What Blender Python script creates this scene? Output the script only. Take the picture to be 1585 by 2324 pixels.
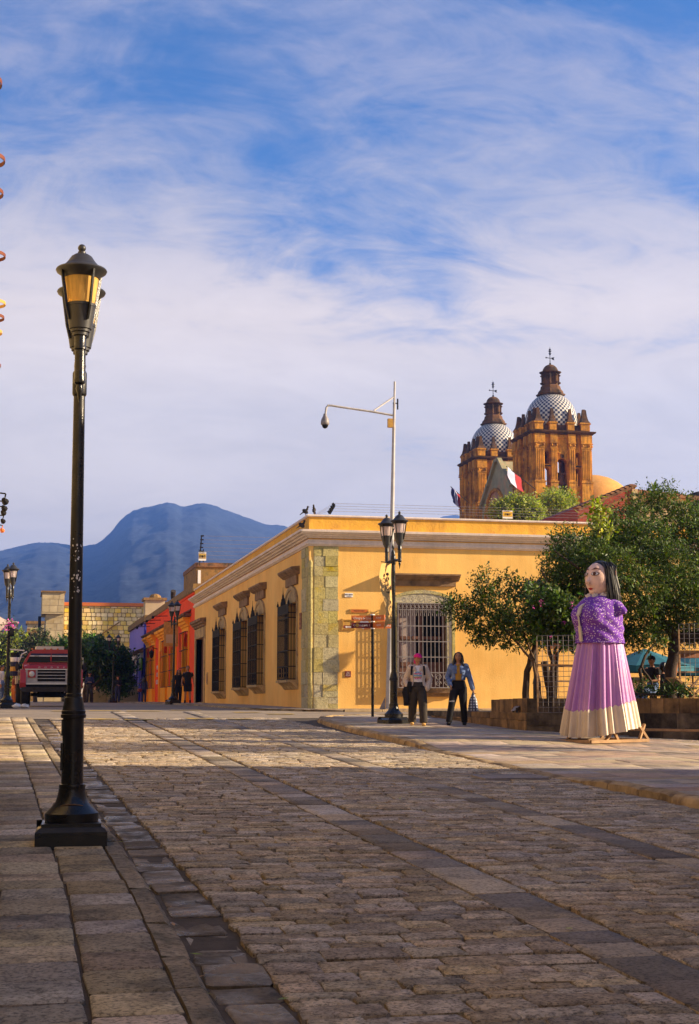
import bpy, bmesh, math, random
import numpy as np
from mathutils import Vector, Matrix, noise as mnoise
random.seed(7)
rng = np.random.default_rng(7)
for o in list(bpy.data.objects):
    bpy.data.objects.remove(o)
SC = bpy.context.scene
COL = SC.collection
R = math.radians

# ------------------------------------------------------------------ camera, sky, sun, exposure
TH, PITCH, EYE, F = R(12.4), R(7.36), 1.13, 3302.0
cam = bpy.data.cameras.new('camera')
cam.sensor_fit = 'HORIZONTAL'; cam.sensor_width = 24.0; cam.lens = 50.0
cam.clip_start = 0.1; cam.clip_end = 20000
camo = bpy.data.objects.new('camera', cam); COL.objects.link(camo)
camo.location = (0, 0, EYE); camo.rotation_euler = (R(90) + PITCH, 0, -TH)
SC.camera = camo
SUN = Vector((1.38, -0.35, 0.55)).normalized()
SUN_EL = math.asin(SUN.z); SUN_AZ = math.atan2(SUN.x, SUN.y)
sl = bpy.data.lights.new('sun', 'SUN'); sl.energy = 5.0; sl.angle = R(0.5); sl.color = (1.0, 0.80, 0.54)
so = bpy.data.objects.new('sun', sl); COL.objects.link(so)
so.location = (60, -20, 40); so.rotation_euler = SUN.to_track_quat('Z', 'Y').to_euler()
SC.view_settings.view_transform = 'Standard'; SC.view_settings.look = 'None'
SC.view_settings.exposure = 1.5; SC.view_settings.gamma = 1.0
SC.view_settings.use_curve_mapping = False
SC.render.engine = 'CYCLES'
SC.cycles.use_denoising = True
SC.cycles.volume_bounces = 0
SC.cycles.max_bounces = 6

world = bpy.data.worlds.new('World'); SC.world = world; world.use_nodes = True
def make_sky():
    nt = world.node_tree; nt.nodes.clear(); N = nt.nodes.new; L = nt.links.new
    out = N('ShaderNodeOutputWorld'); bg = N('ShaderNodeBackground'); L(bg.outputs[0], out.inputs[0])
    bg.inputs[1].default_value = 0.10
    sky = N('ShaderNodeTexSky'); sky.sky_type = 'NISHITA'; sky.sun_disc = False
    sky.sun_elevation = SUN_EL; sky.sun_rotation = SUN_AZ; sky.altitude = 1500; sky.air_density = 1.0; sky.dust_density = 0.6; sky.ozone_density = 2.0
    tc = N('ShaderNodeTexCoord'); sep = N('ShaderNodeSeparateXYZ'); L(tc.outputs['Generated'], sep.inputs[0])
    def math_(op, a, b=None, c=None):
        m = N('ShaderNodeMath'); m.operation = op
        for i, v in enumerate((a, b, c)):
            if v is None: continue
            if isinstance(v, (int, float)): m.inputs[i].default_value = v
            else: L(v, m.inputs[i])
        return m.outputs[0]
    zz = math_('MAXIMUM', sep.outputs[2], 0.0)
    den = math_('ADD', zz, 0.30)
    u = math_('DIVIDE', sep.outputs[0], den); v = math_('DIVIDE', sep.outputs[1], den)
    cmb = N('ShaderNodeCombineXYZ'); L(u, cmb.inputs[0]); L(v, cmb.inputs[1])
    def mapped(rz, sx, sy, off):
        m = N('ShaderNodeMapping'); m.inputs['Rotation'].default_value = (0, 0, rz); m.inputs['Scale'].default_value = (sx, sy, 1); m.inputs['Location'].default_value = off
        L(cmb.outputs[0], m.inputs[0]); return m.outputs[0]
    def noi(vec, sc, det, rough, dist):
        n = N('ShaderNodeTexNoise'); n.inputs['Scale'].default_value = sc; n.inputs['Detail'].default_value = det; n.inputs['Roughness'].default_value = rough; n.inputs['Distortion'].default_value = dist
        L(vec, n.inputs['Vector']); return n.outputs['Fac']
    def step(x, a, b):
        m = N('ShaderNodeMapRange'); m.interpolation_type = 'SMOOTHSTEP'; m.inputs[1].default_value = a; m.inputs[2].default_value = b
        L(x, m.inputs[0]); return m.outputs[0]
    big = noi(mapped(0.55, 1.0, 1.35, (3.1, 1.7, 0)), 1.9, 4, 0.55, 0.5)
    wisp = noi(mapped(0.6, 1.0, 1.7, (0.4, 2.2, 0)), 5.2, 10, 0.64, 1.4)
    fine = noi(mapped(-0.35, 1.2, 2.2, (5.0, 0.0, 0)), 15.0, 8, 0.7, 1.0)
    s = math_('ADD', math_('MULTIPLY', big, 0.95), math_('ADD', math_('MULTIPLY', wisp, 0.50), math_('MULTIPLY', fine, 0.17)))
    low = step(zz, 0.40, 0.05)          # more veil towards the horizon
    high = step(zz, 0.37, 0.50)
    s2 = math_('SUBTRACT', math_('ADD', s, math_('MULTIPLY', low, 0.42)), math_('MULTIPLY', high, 0.10))
    mask = math_('MULTIPLY', step(s2, 0.60, 0.98), 0.96)
    mask = math_('MAXIMUM', mask, math_('MULTIPLY', low, 0.55))
    # cloud colour: lavender up high, paler lower, faint warm top in thick places
    ramp = N('ShaderNodeValToRGB'); L(zz, ramp.inputs[0])
    e = ramp.color_ramp.elements
    e[0].position = 0.0; e[0].color = (4.87, 4.07, 2.94, 1); e[1].position = 0.6; e[1].color = (1.85, 1.97, 2.69, 1)
    for p, c in ((0.12, (4.37, 3.65, 2.81, 1)), (0.195, (3.86, 3.40, 3.07, 1)), (0.26, (4.37, 3.74, 3.32, 1)), (0.33, (2.69, 2.57, 2.86, 1)), (0.42, (1.85, 1.92, 2.65, 1))):
        k = e.new(p); k.color = c
    dens = math_('MULTIPLY_ADD', step(s2, 0.8, 1.45), 0.22, 0.86)
    vm = N('ShaderNodeVectorMath'); vm.operation = 'SCALE'; L(ramp.outputs[0], vm.inputs[0]); L(dens, vm.inputs[3])
    tint = N('ShaderNodeMixRGB'); tint.blend_type = 'MULTIPLY'; tint.inputs[0].default_value = 1.0; tint.inputs[2].default_value = (0.23, 0.45, 0.68, 1)
    L(sky.outputs[0], tint.inputs[1])
    mix = N('ShaderNodeMixRGB'); L(mask, mix.inputs[0]); L(tint.outputs[0], mix.inputs[1]); L(vm.outputs[0], mix.inputs[2])
    L(mix.outputs[0], bg.inputs[0])
make_sky()

# ------------------------------------------------------------------ ground heights, photo -> world helper
_KS = [-60, -5, 12, 32, 46, 58, 74, 130, 400, 9000]; _KZ = [-1.2, -.42, 0, .48, .83, .90, .94, .97, 1.0, 1.0]
_TAB = [float(np.mean([np.interp(s + d, _KS, _KZ) for d in (-3, -1.5, 0, 1.5, 3)])) for s in np.arange(-60, 460, .5)]
def zs(s):
    k = min(max((s + 60) * 2, 0), len(_TAB) - 2.001); i = int(k); return _TAB[i] + (_TAB[i + 1] - _TAB[i]) * (k - i)
def zg(t, s):
    w = min(max((40 - s) / 6, 0), 1)
    return zs(s) - .035 * min(max(0, t - 9.3), 8) * w
def ray(px, py):
    x = (px - 792.5) / F; y = -(py - 1161.5) / F
    c, s = math.cos(PITCH), math.sin(PITCH); f = c - y * s; u = y * c + s
    return Vector((x * math.cos(TH) + f * math.sin(TH), -x * math.sin(TH) + f * math.cos(TH), u))
def at(px, py, s):
    r = ray(px, py); k = s / r.y; return Vector((k * r.x, s, EYE + k * r.z))
def hR(s, t=7.0):            # height of the right pavement over the road, with the lowered crossing
    d = min(max((s - 16.2) / 1.6, 0), 1) * min(max((25.6 - s) / 1.6, 0), 1)
    f = 1.0
    return .09 - .085 * d * f
def XD(t, s):
    return t - max(0, s - 9) * .0225 * min(max((4.6 - t) / 4.1, 0), 1)

# ------------------------------------------------------------------ mesh helpers
class MB:
    def __init__(s): s.v = []; s.f = []; s.m = []; s.cur = 0
    def add(s, vs, fs):
        b = len(s.v); s.v += [tuple(p) for p in vs]
        for f in fs: s.f.append(tuple(i + b for i in f)); s.m.append(s.cur)
        return s
    def poly(s, *ps): return s.add(ps, [tuple(range(len(ps)))])
    def box(s, x0, y0, z0, x1, y1, z1):
        v = [(x0,y0,z0),(x1,y0,z0),(x1,y1,z0),(x0,y1,z0),(x0,y0,z1),(x1,y0,z1),(x1,y1,z1),(x0,y1,z1)]
        return s.add(v, [(0,3,2,1),(4,5,6,7),(0,1,5,4),(1,2,6,5),(2,3,7,6),(3,0,4,7)])
    def extr(s, pts, vec):
        n = len(pts); a = [Vector(p) for p in pts]; b = [p + Vector(vec) for p in a]
        return s.add(a + b, [tuple(range(n))[::-1], tuple(range(n, 2*n))] + [(i, (i+1) % n, n + (i+1) % n, n + i) for i in range(n)])
    def beam(s, a, b, w, h=None):
        a = Vector(a); b = Vector(b); d = (b - a).normalized(); h = h or w
        x = d.cross(Vector((0,0,1))); x = Vector((1,0,0)) if x.length < .01 else x.normalized(); y = d.cross(x)
        c = [x*w/2+y*h/2, -x*w/2+y*h/2, -x*w/2-y*h/2, x*w/2-y*h/2]
        return s.add([a+k for k in c] + [b+k for k in c], [(0,1,2,3),(7,6,5,4)] + [(i,(i+4),(i+1)%4+4,(i+1)%4) for i in range(4)])
    def tube(s, pts, r, n=6, side=None, caps=True):
        pts = [Vector(p) for p in pts]; m = len(pts)
        rr = r if isinstance(r, (list, tuple)) and len(r) == m else [r] * m
        base = len(s.v); ref = Vector(side) if side is not None else None
        for i, p in enumerate(pts):
            d = (pts[min(i+1, m-1)] - pts[max(i-1, 0)])
            d = d.normalized() if d.length > 1e-9 else Vector((0,0,1))
            if ref is None: ref = Vector((1,0,0)) if abs(d.x) < .8 else Vector((0,1,0))
            x = (ref - d * ref.dot(d)); x = x.normalized() if x.length > 1e-6 else d.orthogonal().normalized()
            if side is None: ref = x
            y = d.cross(x); q = rr[i]; a, b = (q, q) if not isinstance(q, (tuple, list)) else q
            s.v += [tuple(p + x * a * math.cos(2*math.pi*k/n) + y * b * math.sin(2*math.pi*k/n)) for k in range(n)]
        for i in range(m-1):
            for k in range(n):
                s.f.append((base+i*n+k, base+i*n+(k+1)%n, base+(i+1)*n+(k+1)%n, base+(i+1)*n+k)); s.m.append(s.cur)
        if caps:
            s.f.append(tuple(base+k for k in range(n))[::-1]); s.m.append(s.cur)
            s.f.append(tuple(base+(m-1)*n+k for k in range(n))); s.m.append(s.cur)
        return s
    def lathe(s, prof, n=16, c=(0,0,0), a0=0):
        b = len(s.v); m = len(prof)
        for r, z in prof:
            s.v += [(c[0]+r*math.cos(a0+2*math.pi*k/n), c[1]+r*math.sin(a0+2*math.pi*k/n), c[2]+z) for k in range(n)]
        for i in range(m-1):
            for k in range(n):
                s.f.append((b+i*n+k, b+i*n+(k+1)%n, b+(i+1)*n+(k+1)%n, b+(i+1)*n+k)); s.m.append(s.cur)
        s.f.append(tuple(b+k for k in range(n))[::-1]); s.m.append(s.cur)
        s.f.append(tuple(b+(m-1)*n+k for k in range(n))); s.m.append(s.cur)
        return s
    def ball(s, c, r, nu=12, nv=8, rot=None):
        r = (r, r, r) if isinstance(r, (int, float)) else r; b = len(s.v); c = Vector(c)
        for j in range(nv+1):
            th = math.pi * (j if 0 < j < nv else (j + (.02 if j == 0 else -.02))) / nv
            for k in range(nu):
                ph = 2*math.pi*k/nu
                p = Vector((r[0]*math.sin(th)*math.cos(ph), r[1]*math.sin(th)*math.sin(ph), -r[2]*math.cos(th)))
                if rot is not None: p = rot @ p
                s.v.append(tuple(c + p))
        for j in range(nv):
            for k in range(nu):
                s.f.append((b+j*nu+k, b+j*nu+(k+1)%nu, b+(j+1)*nu+(k+1)%nu, b+(j+1)*nu+k)); s.m.append(s.cur)
        s.f.append(tuple(b+k for k in range(nu))[::-1]); s.m.append(s.cur)
        s.f.append(tuple(b+nv*nu+k for k in range(nu))); s.m.append(s.cur)
        return s
    def sweep(s, prof, path, closed_prof=True):
        """profile [(out, z)] along the plan polyline [(x, y)], out to the right of the walking direction, mitred"""
        P = [Vector((p[0], p[1])) for p in path]; n = len(P); m = len(prof); b = len(s.v)
        for i in range(n):
            d0 = (P[i]-P[i-1]).normalized() if i else None; d1 = (P[i+1]-P[i]).normalized() if i < n-1 else None
            d0 = d0 or d1; d1 = d1 or d0
            n0 = Vector((d0.y, -d0.x)); n1 = Vector((d1.y, -d1.x)); k = n0 + n1; k = k / max(k.dot(n0), .2)
            zo = path[i][2] if len(path[i]) > 2 else 0
            for o, z in prof: s.v.append((P[i].x + k.x*o, P[i].y + k.y*o, z + zo))
        for i in range(n-1):
            for j in range(m if closed_prof else m-1):
                s.f.append((b+i*m+j, b+i*m+(j+1)%m, b+(i+1)*m+(j+1)%m, b+(i+1)*m+j)); s.m.append(s.cur)
        if closed_prof:
            s.f.append(tuple(b+j for j in range(m))[::-1]); s.m.append(s.cur)
            s.f.append(tuple(b+(n-1)*m+j for j in range(m))); s.m.append(s.cur)
        return s
    def wall(s, O, U, N, W, z0, z1, ops=(), depth=.3, closed=()):
        """a wall sheet with openings (u0, u1, za, zb, arch), reveals going in by depth"""
        O = Vector(O); U = Vector(U); N = Vector(N); P = lambda u, z, d=0: O + U*u + Vector((0,0,z)) - N*d
        us = sorted({0, W} | {o[0] for o in ops} | {o[1] for o in ops}); zz = sorted({z0, z1} | {o[2] for o in ops} | {o[3] for o in ops})
        for i in range(len(us)-1):
            for j in range(len(zz)-1):
                uc = (us[i]+us[i+1])/2; zc = (zz[j]+zz[j+1])/2
                if any(o[0] < uc < o[1] and o[2] < zc < o[3] for o in ops): continue
                s.poly(P(us[i], zz[j]), P(us[i+1], zz[j]), P(us[i+1], zz[j+1]), P(us[i], zz[j+1]))
        for o in ops:
            u0, u1, a, b = o[:4]; arch = len(o) > 4 and o[4]
            if arch:
                r = (u1-u0)/2; sp = b - r * arch; um = (u0+u1)/2; K = 8
                arc = [(um - r*math.cos(math.pi*k/K), sp + r*arch*math.sin(math.pi*k/K)) for k in range(K+1)]
                for k in range(K):
                    s.poly(P(*arc[k]), P(*arc[k+1]), P(arc[k+1][0], b), P(arc[k][0], b))
                bd = [(u0, a)] + arc + [(u1, a)]
            else: bd = [(u0, a), (u0, b), (u1, b), (u1, a)]
            for k in range(len(bd)):
                p, q = bd[k], bd[(k+1) % len(bd)]
                s.poly(P(*p), P(*q), P(*q, depth), P(*p, depth))
        return s
    def xf(s, M, start=0):
        s.v[start:] = [tuple(M @ Vector(p)) for p in s.v[start:]]; return s
    def mesh(s, name, mat, smooth=False):
        me = bpy.data.meshes.new(name); me.from_pydata(s.v, [], s.f)
        for k in (mat if isinstance(mat, (list, tuple)) else [mat]): me.materials.append(k)
        if isinstance(mat, (list, tuple)): me.polygons.foreach_set('material_index', s.m)
        bm = bmesh.new(); bm.from_mesh(me); bmesh.ops.recalc_face_normals(bm, faces=bm.faces); bm.to_mesh(me); bm.free()
        if smooth is True: me.polygons.foreach_set('use_smooth', [True]*len(me.polygons))
        elif smooth:
            me.polygons.foreach_set('use_smooth', [True]*len(me.polygons)); me.set_sharp_from_angle(angle=R(smooth))
        me.update(); return me
    def build(s, name, mat, parent=None, smooth=False, **kw):
        return link(name, s.mesh(name, mat, smooth), parent, **kw)
def link(name, me, parent=None, loc=None, kind=None, label=None):
    o = bpy.data.objects.new(name, me); COL.objects.link(o)
    if parent: o.parent = parent
    if loc is not None: o.location = loc
    if kind: o['kind'] = kind
    if label: o['label'] = label
    return o
def tag(o, label, cat, group=None):
    o['label'] = label; o['category'] = cat
    if group: o['group'] = group
    return o
def thing(name, label, cat, loc=(0,0,0), rz=0, group=None):
    o = bpy.data.objects.new(name, None); COL.objects.link(o); o.location = loc; o.rotation_euler = (0, 0, rz)
    o.empty_display_size = .2
    return tag(o, label, cat, group)
def copy_tree(o, parent=None):
    c = o.copy(); COL.objects.link(c); c.parent = parent
    for ch in list(o.children): copy_tree(ch, c)
    return c
def remesh(mb, voxel, mat, name, smooth_it=3):
    me = mb.mesh(name, mat); o = bpy.data.objects.new(name, me); COL.objects.link(o)
    m = o.modifiers.new('r', 'REMESH'); m.mode = 'VOXEL'; m.voxel_size = voxel; m.use_smooth_shade = True
    if smooth_it: k = o.modifiers.new('s', 'SMOOTH'); k.iterations = smooth_it; k.factor = .5
    dg = bpy.context.evaluated_depsgraph_get(); ev = o.evaluated_get(dg)
    r = bpy.data.meshes.new_from_object(ev); bpy.data.objects.remove(o)
    r.materials.clear(); r.materials.append(mat); return r
def text_mesh(body, size, mat, ext=.004, align='CENTER', sx=1.0, shear=0):
    cu = bpy.data.curves.new('t', 'FONT'); cu.body = body; cu.size = size; cu.extrude = ext; cu.align_x = align; cu.align_y = 'CENTER'; cu.resolution_u = 2; cu.shear = shear
    o = bpy.data.objects.new('t', cu); COL.objects.link(o)
    dg = bpy.context.evaluated_depsgraph_get(); me = bpy.data.meshes.new_from_object(o.evaluated_get(dg)); bpy.data.objects.remove(o)
    me.materials.clear(); me.materials.append(mat)
    if sx != 1.0:
        for v in me.vertices: v.co.x *= sx
    return me
def text(name, body, size, loc, rot, mat, parent=None, **kw):
    o = link(name, text_mesh(body, size, mat, **kw), parent, loc); o.rotation_euler = rot; return o

# ------------------------------------------------------------------ materials
def pmat(name, c, rough=.85, var=.25, vs=3.0, bump=.0, bs=30.0, c2=None, c2s=1.2, c2lo=.5, c2hi=.65, rnd=0, streak=0, metal=0, spec=.3, hue=0, trans=0, sheen=0, rough_lo=None, detail=6, speck=0, specks=60, wave=0, stretch=None):
    m = bpy.data.materials.new(name); m.use_nodes = True; nt = m.node_tree; N = nt.nodes.new; L = nt.links.new
    b = nt.nodes['Principled BSDF']; b.inputs['Roughness'].default_value = rough; b.inputs['Metallic'].default_value = metal
    b.inputs['Specular IOR Level'].default_value = spec; b.inputs['Base Color'].default_value = (*c, 1)
    if sheen: b.inputs['Sheen Weight'].default_value = sheen
    if not (var or bump or rnd or streak or c2): return m
    tc = N('ShaderNodeTexCoord'); geo = N('ShaderNodeNewGeometry')
    vec = tc.outputs['Object']
    if rnd:   # shift the pattern per piece so that copies differ
        oi = N('ShaderNodeObjectInfo'); rv = N('ShaderNodeMath'); rv.operation = 'ADD'; L(oi.outputs['Random'], rv.inputs[0]); L(geo.outputs['Random Per Island'], rv.inputs[1])
        fr = N('ShaderNodeMath'); fr.operation = 'FRACT'; L(rv.outputs[0], fr.inputs[0])
        sc = N('ShaderNodeMath'); sc.operation = 'MULTIPLY'; L(fr.outputs[0], sc.inputs[0]); sc.inputs[1].default_value = 37.0
        va = N('ShaderNodeVectorMath'); L(geo.outputs['Position'], va.inputs[0]); L(sc.outputs[0], va.inputs[1]); vec = va.outputs[0]
    if stretch:
        mp = N('ShaderNodeMapping'); mp.inputs['Scale'].default_value = stretch; L(vec, mp.inputs[0]); vec = mp.outputs[0]
    def noi(s, det=6, rough=.6, v=None):
        n = N('ShaderNodeTexNoise'); n.inputs['Scale'].default_value = s; n.inputs['Detail'].default_value = det; n.inputs['Roughness'].default_value = rough; L(v or vec, n.inputs['Vector']); return n.outputs['Fac']
    def mr(x, a, b_, lo, hi):
        k = N('ShaderNodeMapRange'); k.inputs[1].default_value = a; k.inputs[2].default_value = b_; k.inputs[3].default_value = lo; k.inputs[4].default_value = hi; L(x, k.inputs[0]); return k.outputs[0]
    col = None
    rgb = N('ShaderNodeRGB'); rgb.outputs[0].default_value = (*c, 1); col = rgb.outputs[0]
    if c2:
        mx = N('ShaderNodeMixRGB'); L(mr(noi(c2s, 7, .65), c2lo, c2hi, 0, 1), mx.inputs[0]); L(col, mx.inputs[1]); mx.inputs[2].default_value = (*c2, 1); col = mx.outputs[0]
    fac = mr(noi(vs, detail), .3, .7, 1-var, 1+var)
    def mul(a, x):
        k = N('ShaderNodeVectorMath'); k.operation = 'SCALE'; L(a, k.inputs[0]); L(x, k.inputs[3]); return k.outputs[0]
    if var: col = mul(col, fac)
    if rnd: col = mul(col, mr(fr.outputs[0], 0, 1, 1-rnd, 1+rnd))
    if hue and rnd:
        wn = N('ShaderNodeTexWhiteNoise'); wn.noise_dimensions = '1D'; L(fr.outputs[0], wn.inputs['W'])
        hs = N('ShaderNodeHueSaturation'); L(mr(wn.outputs['Value'], 0, 1, .5-hue, .5+hue), hs.inputs['Hue']); L(mr(wn.outputs['Color'], 0, 1, .6, 1.3), hs.inputs['Saturation']); L(col, hs.inputs['Color']); col = hs.outputs[0]
    if streak:
        mp2 = N('ShaderNodeMapping'); mp2.inputs['Scale'].default_value = (5, 5, .35); L(vec, mp2.inputs[0])
        col = mul(col, mr(noi(1.2, 7, .7, mp2.outputs[0]), .35, .7, 1-streak, 1+streak*.5))
    if speck:
        col = mul(col, mr(noi(specks, 4, .7), .38, .52, 1-speck, 1.06))
    L(col, b.inputs['Base Color'])
    if rough_lo is not None: L(mr(noi(2.2, 4), .42, .58, rough_lo, rough), b.inputs['Roughness'])
    if bump:
        bp = N('ShaderNodeBump'); bp.inputs['Strength'].default_value = min(bump, 1.0); bp.inputs['Distance'].default_value = .02 * max(1, bump); L(noi(bs, 8, .68), bp.inputs['Height']); L(bp.outputs[0], b.inputs['Normal'])
    if trans:
        tl = N('ShaderNodeBsdfTranslucent'); L(col, tl.inputs[0]); ms = N('ShaderNodeMixShader'); ms.inputs[0].default_value = trans
        L(b.outputs[0], ms.inputs[1]); L(tl.outputs[0], ms.inputs[2]); L(ms.outputs[0], nt.nodes['Material Output'].inputs[0])
    return m
M = {}
M['cobble'] = pmat('cobble_stone', (.50, .392, .265), .85, .34, 9, 1.3, 48, c2=(.27,.205,.135), c2s=6.5, c2lo=.46, c2hi=.7, rnd=.30, hue=.008, speck=.64, specks=46)
M['slab'] = pmat('paving_stone', (.45, .355, .235), .85, .24, 5, .8, 50, c2=(.19,.15,.105), c2s=1.7, rnd=.34, hue=.013, speck=.55, specks=40)
M['slabR'] = pmat('pale_paving_stone', (.42, .315, .215), .85, .18, 4, .5, 55, c2=(.21,.165,.13), c2s=.9, rnd=.13, hue=.02, speck=.2, specks=30)
M['band'] = pmat('band_stone', (.33, .262, .185), .82, .2, 5, .6, 60, c2=(.17,.14,.115), c2s=1.4, rnd=.55, hue=.01, speck=.5, specks=40)
M['gutter'] = pmat('wet_gutter_stone', (.19, .145, .095), .8, .4, 5, 1.2, 34, c2=(.05,.042,.03), c2s=2.6, rnd=.35, rough_lo=.14, spec=.3, speck=.3, specks=26)
M['kerb'] = pmat('kerb_stone', (.36, .25, .125), .9, .35, 4, 1.0, 26, c2=(.16,.105,.055), c2s=2.2, rnd=.15)
M['kerbG'] = pmat('grey_kerb_stone', (.27, .21, .135), .85, .34, 6, 1.3, 34, c2=(.10,.085,.05), c2s=3.5, rnd=.25, speck=.5, specks=36)
M['mortar'] = pmat('road_mortar', (.075, .058, .044), .95, .35, 6, .6, 40)
M['street'] = pmat('far_street', (.27, .215, .16), .9, .22, 1.4, .5, 14, c2=(.18,.14,.105), c2s=.8, speck=.3, specks=9, stretch=(.35, 1.6, 1))
M['earth'] = pmat('earth', (.16, .13, .09), .95, .3, .3, .3, 5, c2=(.10,.11,.055), c2s=.06)
M['yellowmark'] = pmat('worn_yellow_paint', (.52, .34, .06), .8, .35, 5, .4, 40, c2=(.25,.19,.12), c2s=3, c2lo=.45, c2hi=.6)
M['wallY'] = pmat('yellow_stucco', (.88, .525, .145), .9, .09, .7, .5, 22, c2=(.84,.46,.11), c2s=.45, c2lo=.42, c2hi=.6, streak=.08)
M['wallYd'] = pmat('parapet_stucco', (.76, .40, .05), .9, .12, 1.2, .8, 16, c2=(.62,.31,.05), c2s=1.5, streak=.12)
M['trimW'] = pmat('white_moulding', (.74, .62, .52), .8, .12, 1.5, .25, 20, streak=.14)
M['quoin'] = pmat('green_quarry_stone', (.44, .37, .165), .9, .16, 4, .9, 26, c2=(.50,.37,.085), c2s=1.5, c2lo=.56, c2hi=.7, rnd=.12, hue=.007, speck=.3, specks=16)
M['stoneW'] = pmat('window_stone', (.46, .32, .14), .9, .22, 3, .6, 26, c2=(.22,.15,.075), c2s=2, speck=.2, specks=18)
M['hood'] = pmat('hood_stone', (.25, .15, .075), .9, .3, 3, .7, 24, c2=(.12,.08,.045), c2s=2.5)
M['jamb'] = pmat('dirty_shaded_jamb_stone', (.15, .115, .06), .92, .3, 3, .6, 26)  # same stone as the surround, darkened for recess shade and dirt
M['iron'] = pmat('black_iron', (.013, .012, .012), .7, .2, 8, .1, 60, spec=.15)
M['ironL'] = pmat('grey_iron', (.22, .19, .18), .5, .25, 8, spec=.5)
M['lamp'] = pmat('black_lamp_paint', (.008, .008, .0085), .42, .3, 10, .12, 60, spec=.4, c2=(.026,.019,.014), c2s=5, c2lo=.52, c2hi=.72, rough_lo=.22)
M['lampB'] = pmat('brownish_lamp_housing', (.028, .027, .028), .45, .2, 10, .06, 80, spec=.5)
M['glassD'] = pmat('dark_glass', (.012, .012, .014), .2, 0, spec=.12)
M['curtain'] = pmat('curtain', (.35, .27, .24), .9, .2, 6)
M['wood'] = pmat('brown_window_wood', (.13, .055, .035), .6, .25, 6, .2, 40)
M['woodR'] = pmat('reddish_wood', (.30, .115, .05), .7, .3, 5, .3, 30)
M['woodL'] = pmat('plain_wood', (.36, .21, .10), .75, .3, 5, .3, 30)
M['orange'] = pmat('orange_red_stucco', (.90, .07, .0), .9, .08, .8, .2, 18, streak=.1)
M['amber'] = pmat('amber_stucco', (.92, .36, .008), .9, .1, 1.2, .2, 18, streak=.1)
M['blue'] = pmat('violet_stucco', (.27, .205, .56), .9, .08, .8, .2, 18, streak=.1)
M['bluedoor'] = pmat('blue_door_paint', (.03, .045, .42), .6, .15, 3)
M['tile'] = pmat('clay_tile', (.21, .105, .05), .9, .3, 5, .5, 25, rnd=.3, c2=(.06,.045,.03), c2s=3)
M['coping'] = pmat('weathered_coping', (.30, .17, .055), .95, .35, 2.5, .8, 12, c2=(.09,.065,.03), c2s=2.5, streak=.3)
M['cream'] = pmat('cream_dressed_stone', (.52, .40, .22), .9, .18, .6, .5, 5, c2=(.40,.29,.14), c2s=.35, rnd=.1)
M['rubble'] = pmat('cream_rubble_stone', (.74, .56, .20), .9, .2, 1.2, .6, 6, c2=(.64,.42,.09), c2s=.35, rnd=.16, hue=.012)
M['joint'] = pmat('lime_joint', (.32, .24, .12), .95, .2, 1)
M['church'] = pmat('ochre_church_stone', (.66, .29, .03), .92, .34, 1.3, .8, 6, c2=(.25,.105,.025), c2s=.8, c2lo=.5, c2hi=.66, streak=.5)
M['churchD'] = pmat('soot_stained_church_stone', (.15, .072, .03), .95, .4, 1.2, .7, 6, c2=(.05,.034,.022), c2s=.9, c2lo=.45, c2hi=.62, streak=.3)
M['greenst'] = pmat('green_grey_gable_stone', (.34, .31, .17), .92, .25, 1.2, .5, 6, c2=(.42,.24,.12), c2s=.6)
M['tileW'] = pmat('white_glazed_tile', (.64, .60, .50), .35, .1, 6, spec=.5)
M['tileB'] = pmat('blue_glazed_tile', (.03, .036, .075), .3, .2, 6, spec=.5)
M['ochre'] = pmat('ochre_dome_plaster', (.62, .31, .075), .92, .15, .8, .4, 8, streak=.15)
M['brick'] = None
M['leaf'] = pmat('tree_leaf', (.105, .16, .014), .55, .3, 4, rnd=.6, hue=.03, trans=.28, spec=.35)
M['leafD'] = pmat('dark_tree_leaf', (.058, .098, .010), .5, .3, 4, rnd=.6, hue=.025, trans=.22, spec=.4)
M['leafB'] = pmat('bright_feathery_leaf', (.33, .38, .03), .6, .3, 4, rnd=.5, hue=.03, trans=.35)
M['leafG'] = pmat('mid_green_leaf', (.05, .115, .014), .55, .3, 4, rnd=.5, hue=.02, trans=.25)
M['leafO'] = pmat('olive_leaf', (.075, .072, .022), .6, .3, 4, rnd=.5, hue=.03, trans=.2)
M['bark'] = pmat('bark', (.12, .075, .045), .95, .4, 5, .9, 14, c2=(.05,.035,.024), c2s=4)
M['barkD'] = pmat('dark_bark', (.055, .036, .026), .95, .4, 5, .9, 14)
M['pink'] = pmat('pink_petal', (.70, .10, .42), .7, .2, 8, rnd=.3, trans=.3)
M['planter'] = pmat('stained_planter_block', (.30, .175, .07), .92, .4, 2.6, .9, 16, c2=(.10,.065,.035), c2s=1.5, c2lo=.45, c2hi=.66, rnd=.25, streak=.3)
M['planterShade'] = pmat('shade_darkened_planter_block', (.14, .105, .068), .92, .45, 2.6, .9, 14, c2=(.035,.027,.02), c2s=1.6, c2lo=.42, c2hi=.6, rnd=.3, streak=.3)  # darker copy of the planter stone, shade of the front put into colour
M['soil'] = pmat('soil', (.06, .045, .03), .95, .3, 8, .8, 20)
M['white'] = pmat('white_paint', (.78, .74, .70), .5, .06, 6)
M['polew'] = pmat('chalky_grey_pole_paint', (.46, .43, .40), .5, .15, 5, streak=.2)
M['sign'] = pmat('brown_orange_sign', (.56, .15, .03), .45, .08, 4)
M['signD'] = pmat('maroon_sign', (.16, .02, .018), .45, .1, 4)
M['gold'] = pmat('gold_frame', (.50, .27, .05), .5, .25, 8, .2, 40)
M['skin'] = pmat('skin', (.42, .20, .11), .55, .08, 9, spec=.35)
M['hair'] = pmat('black_hair', (.010, .008, .008), .4, .2, 20, spec=.4)
M['black'] = pmat('black_cloth', (.014, .013, .015), .9, .25, 12, .25, 60)
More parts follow.
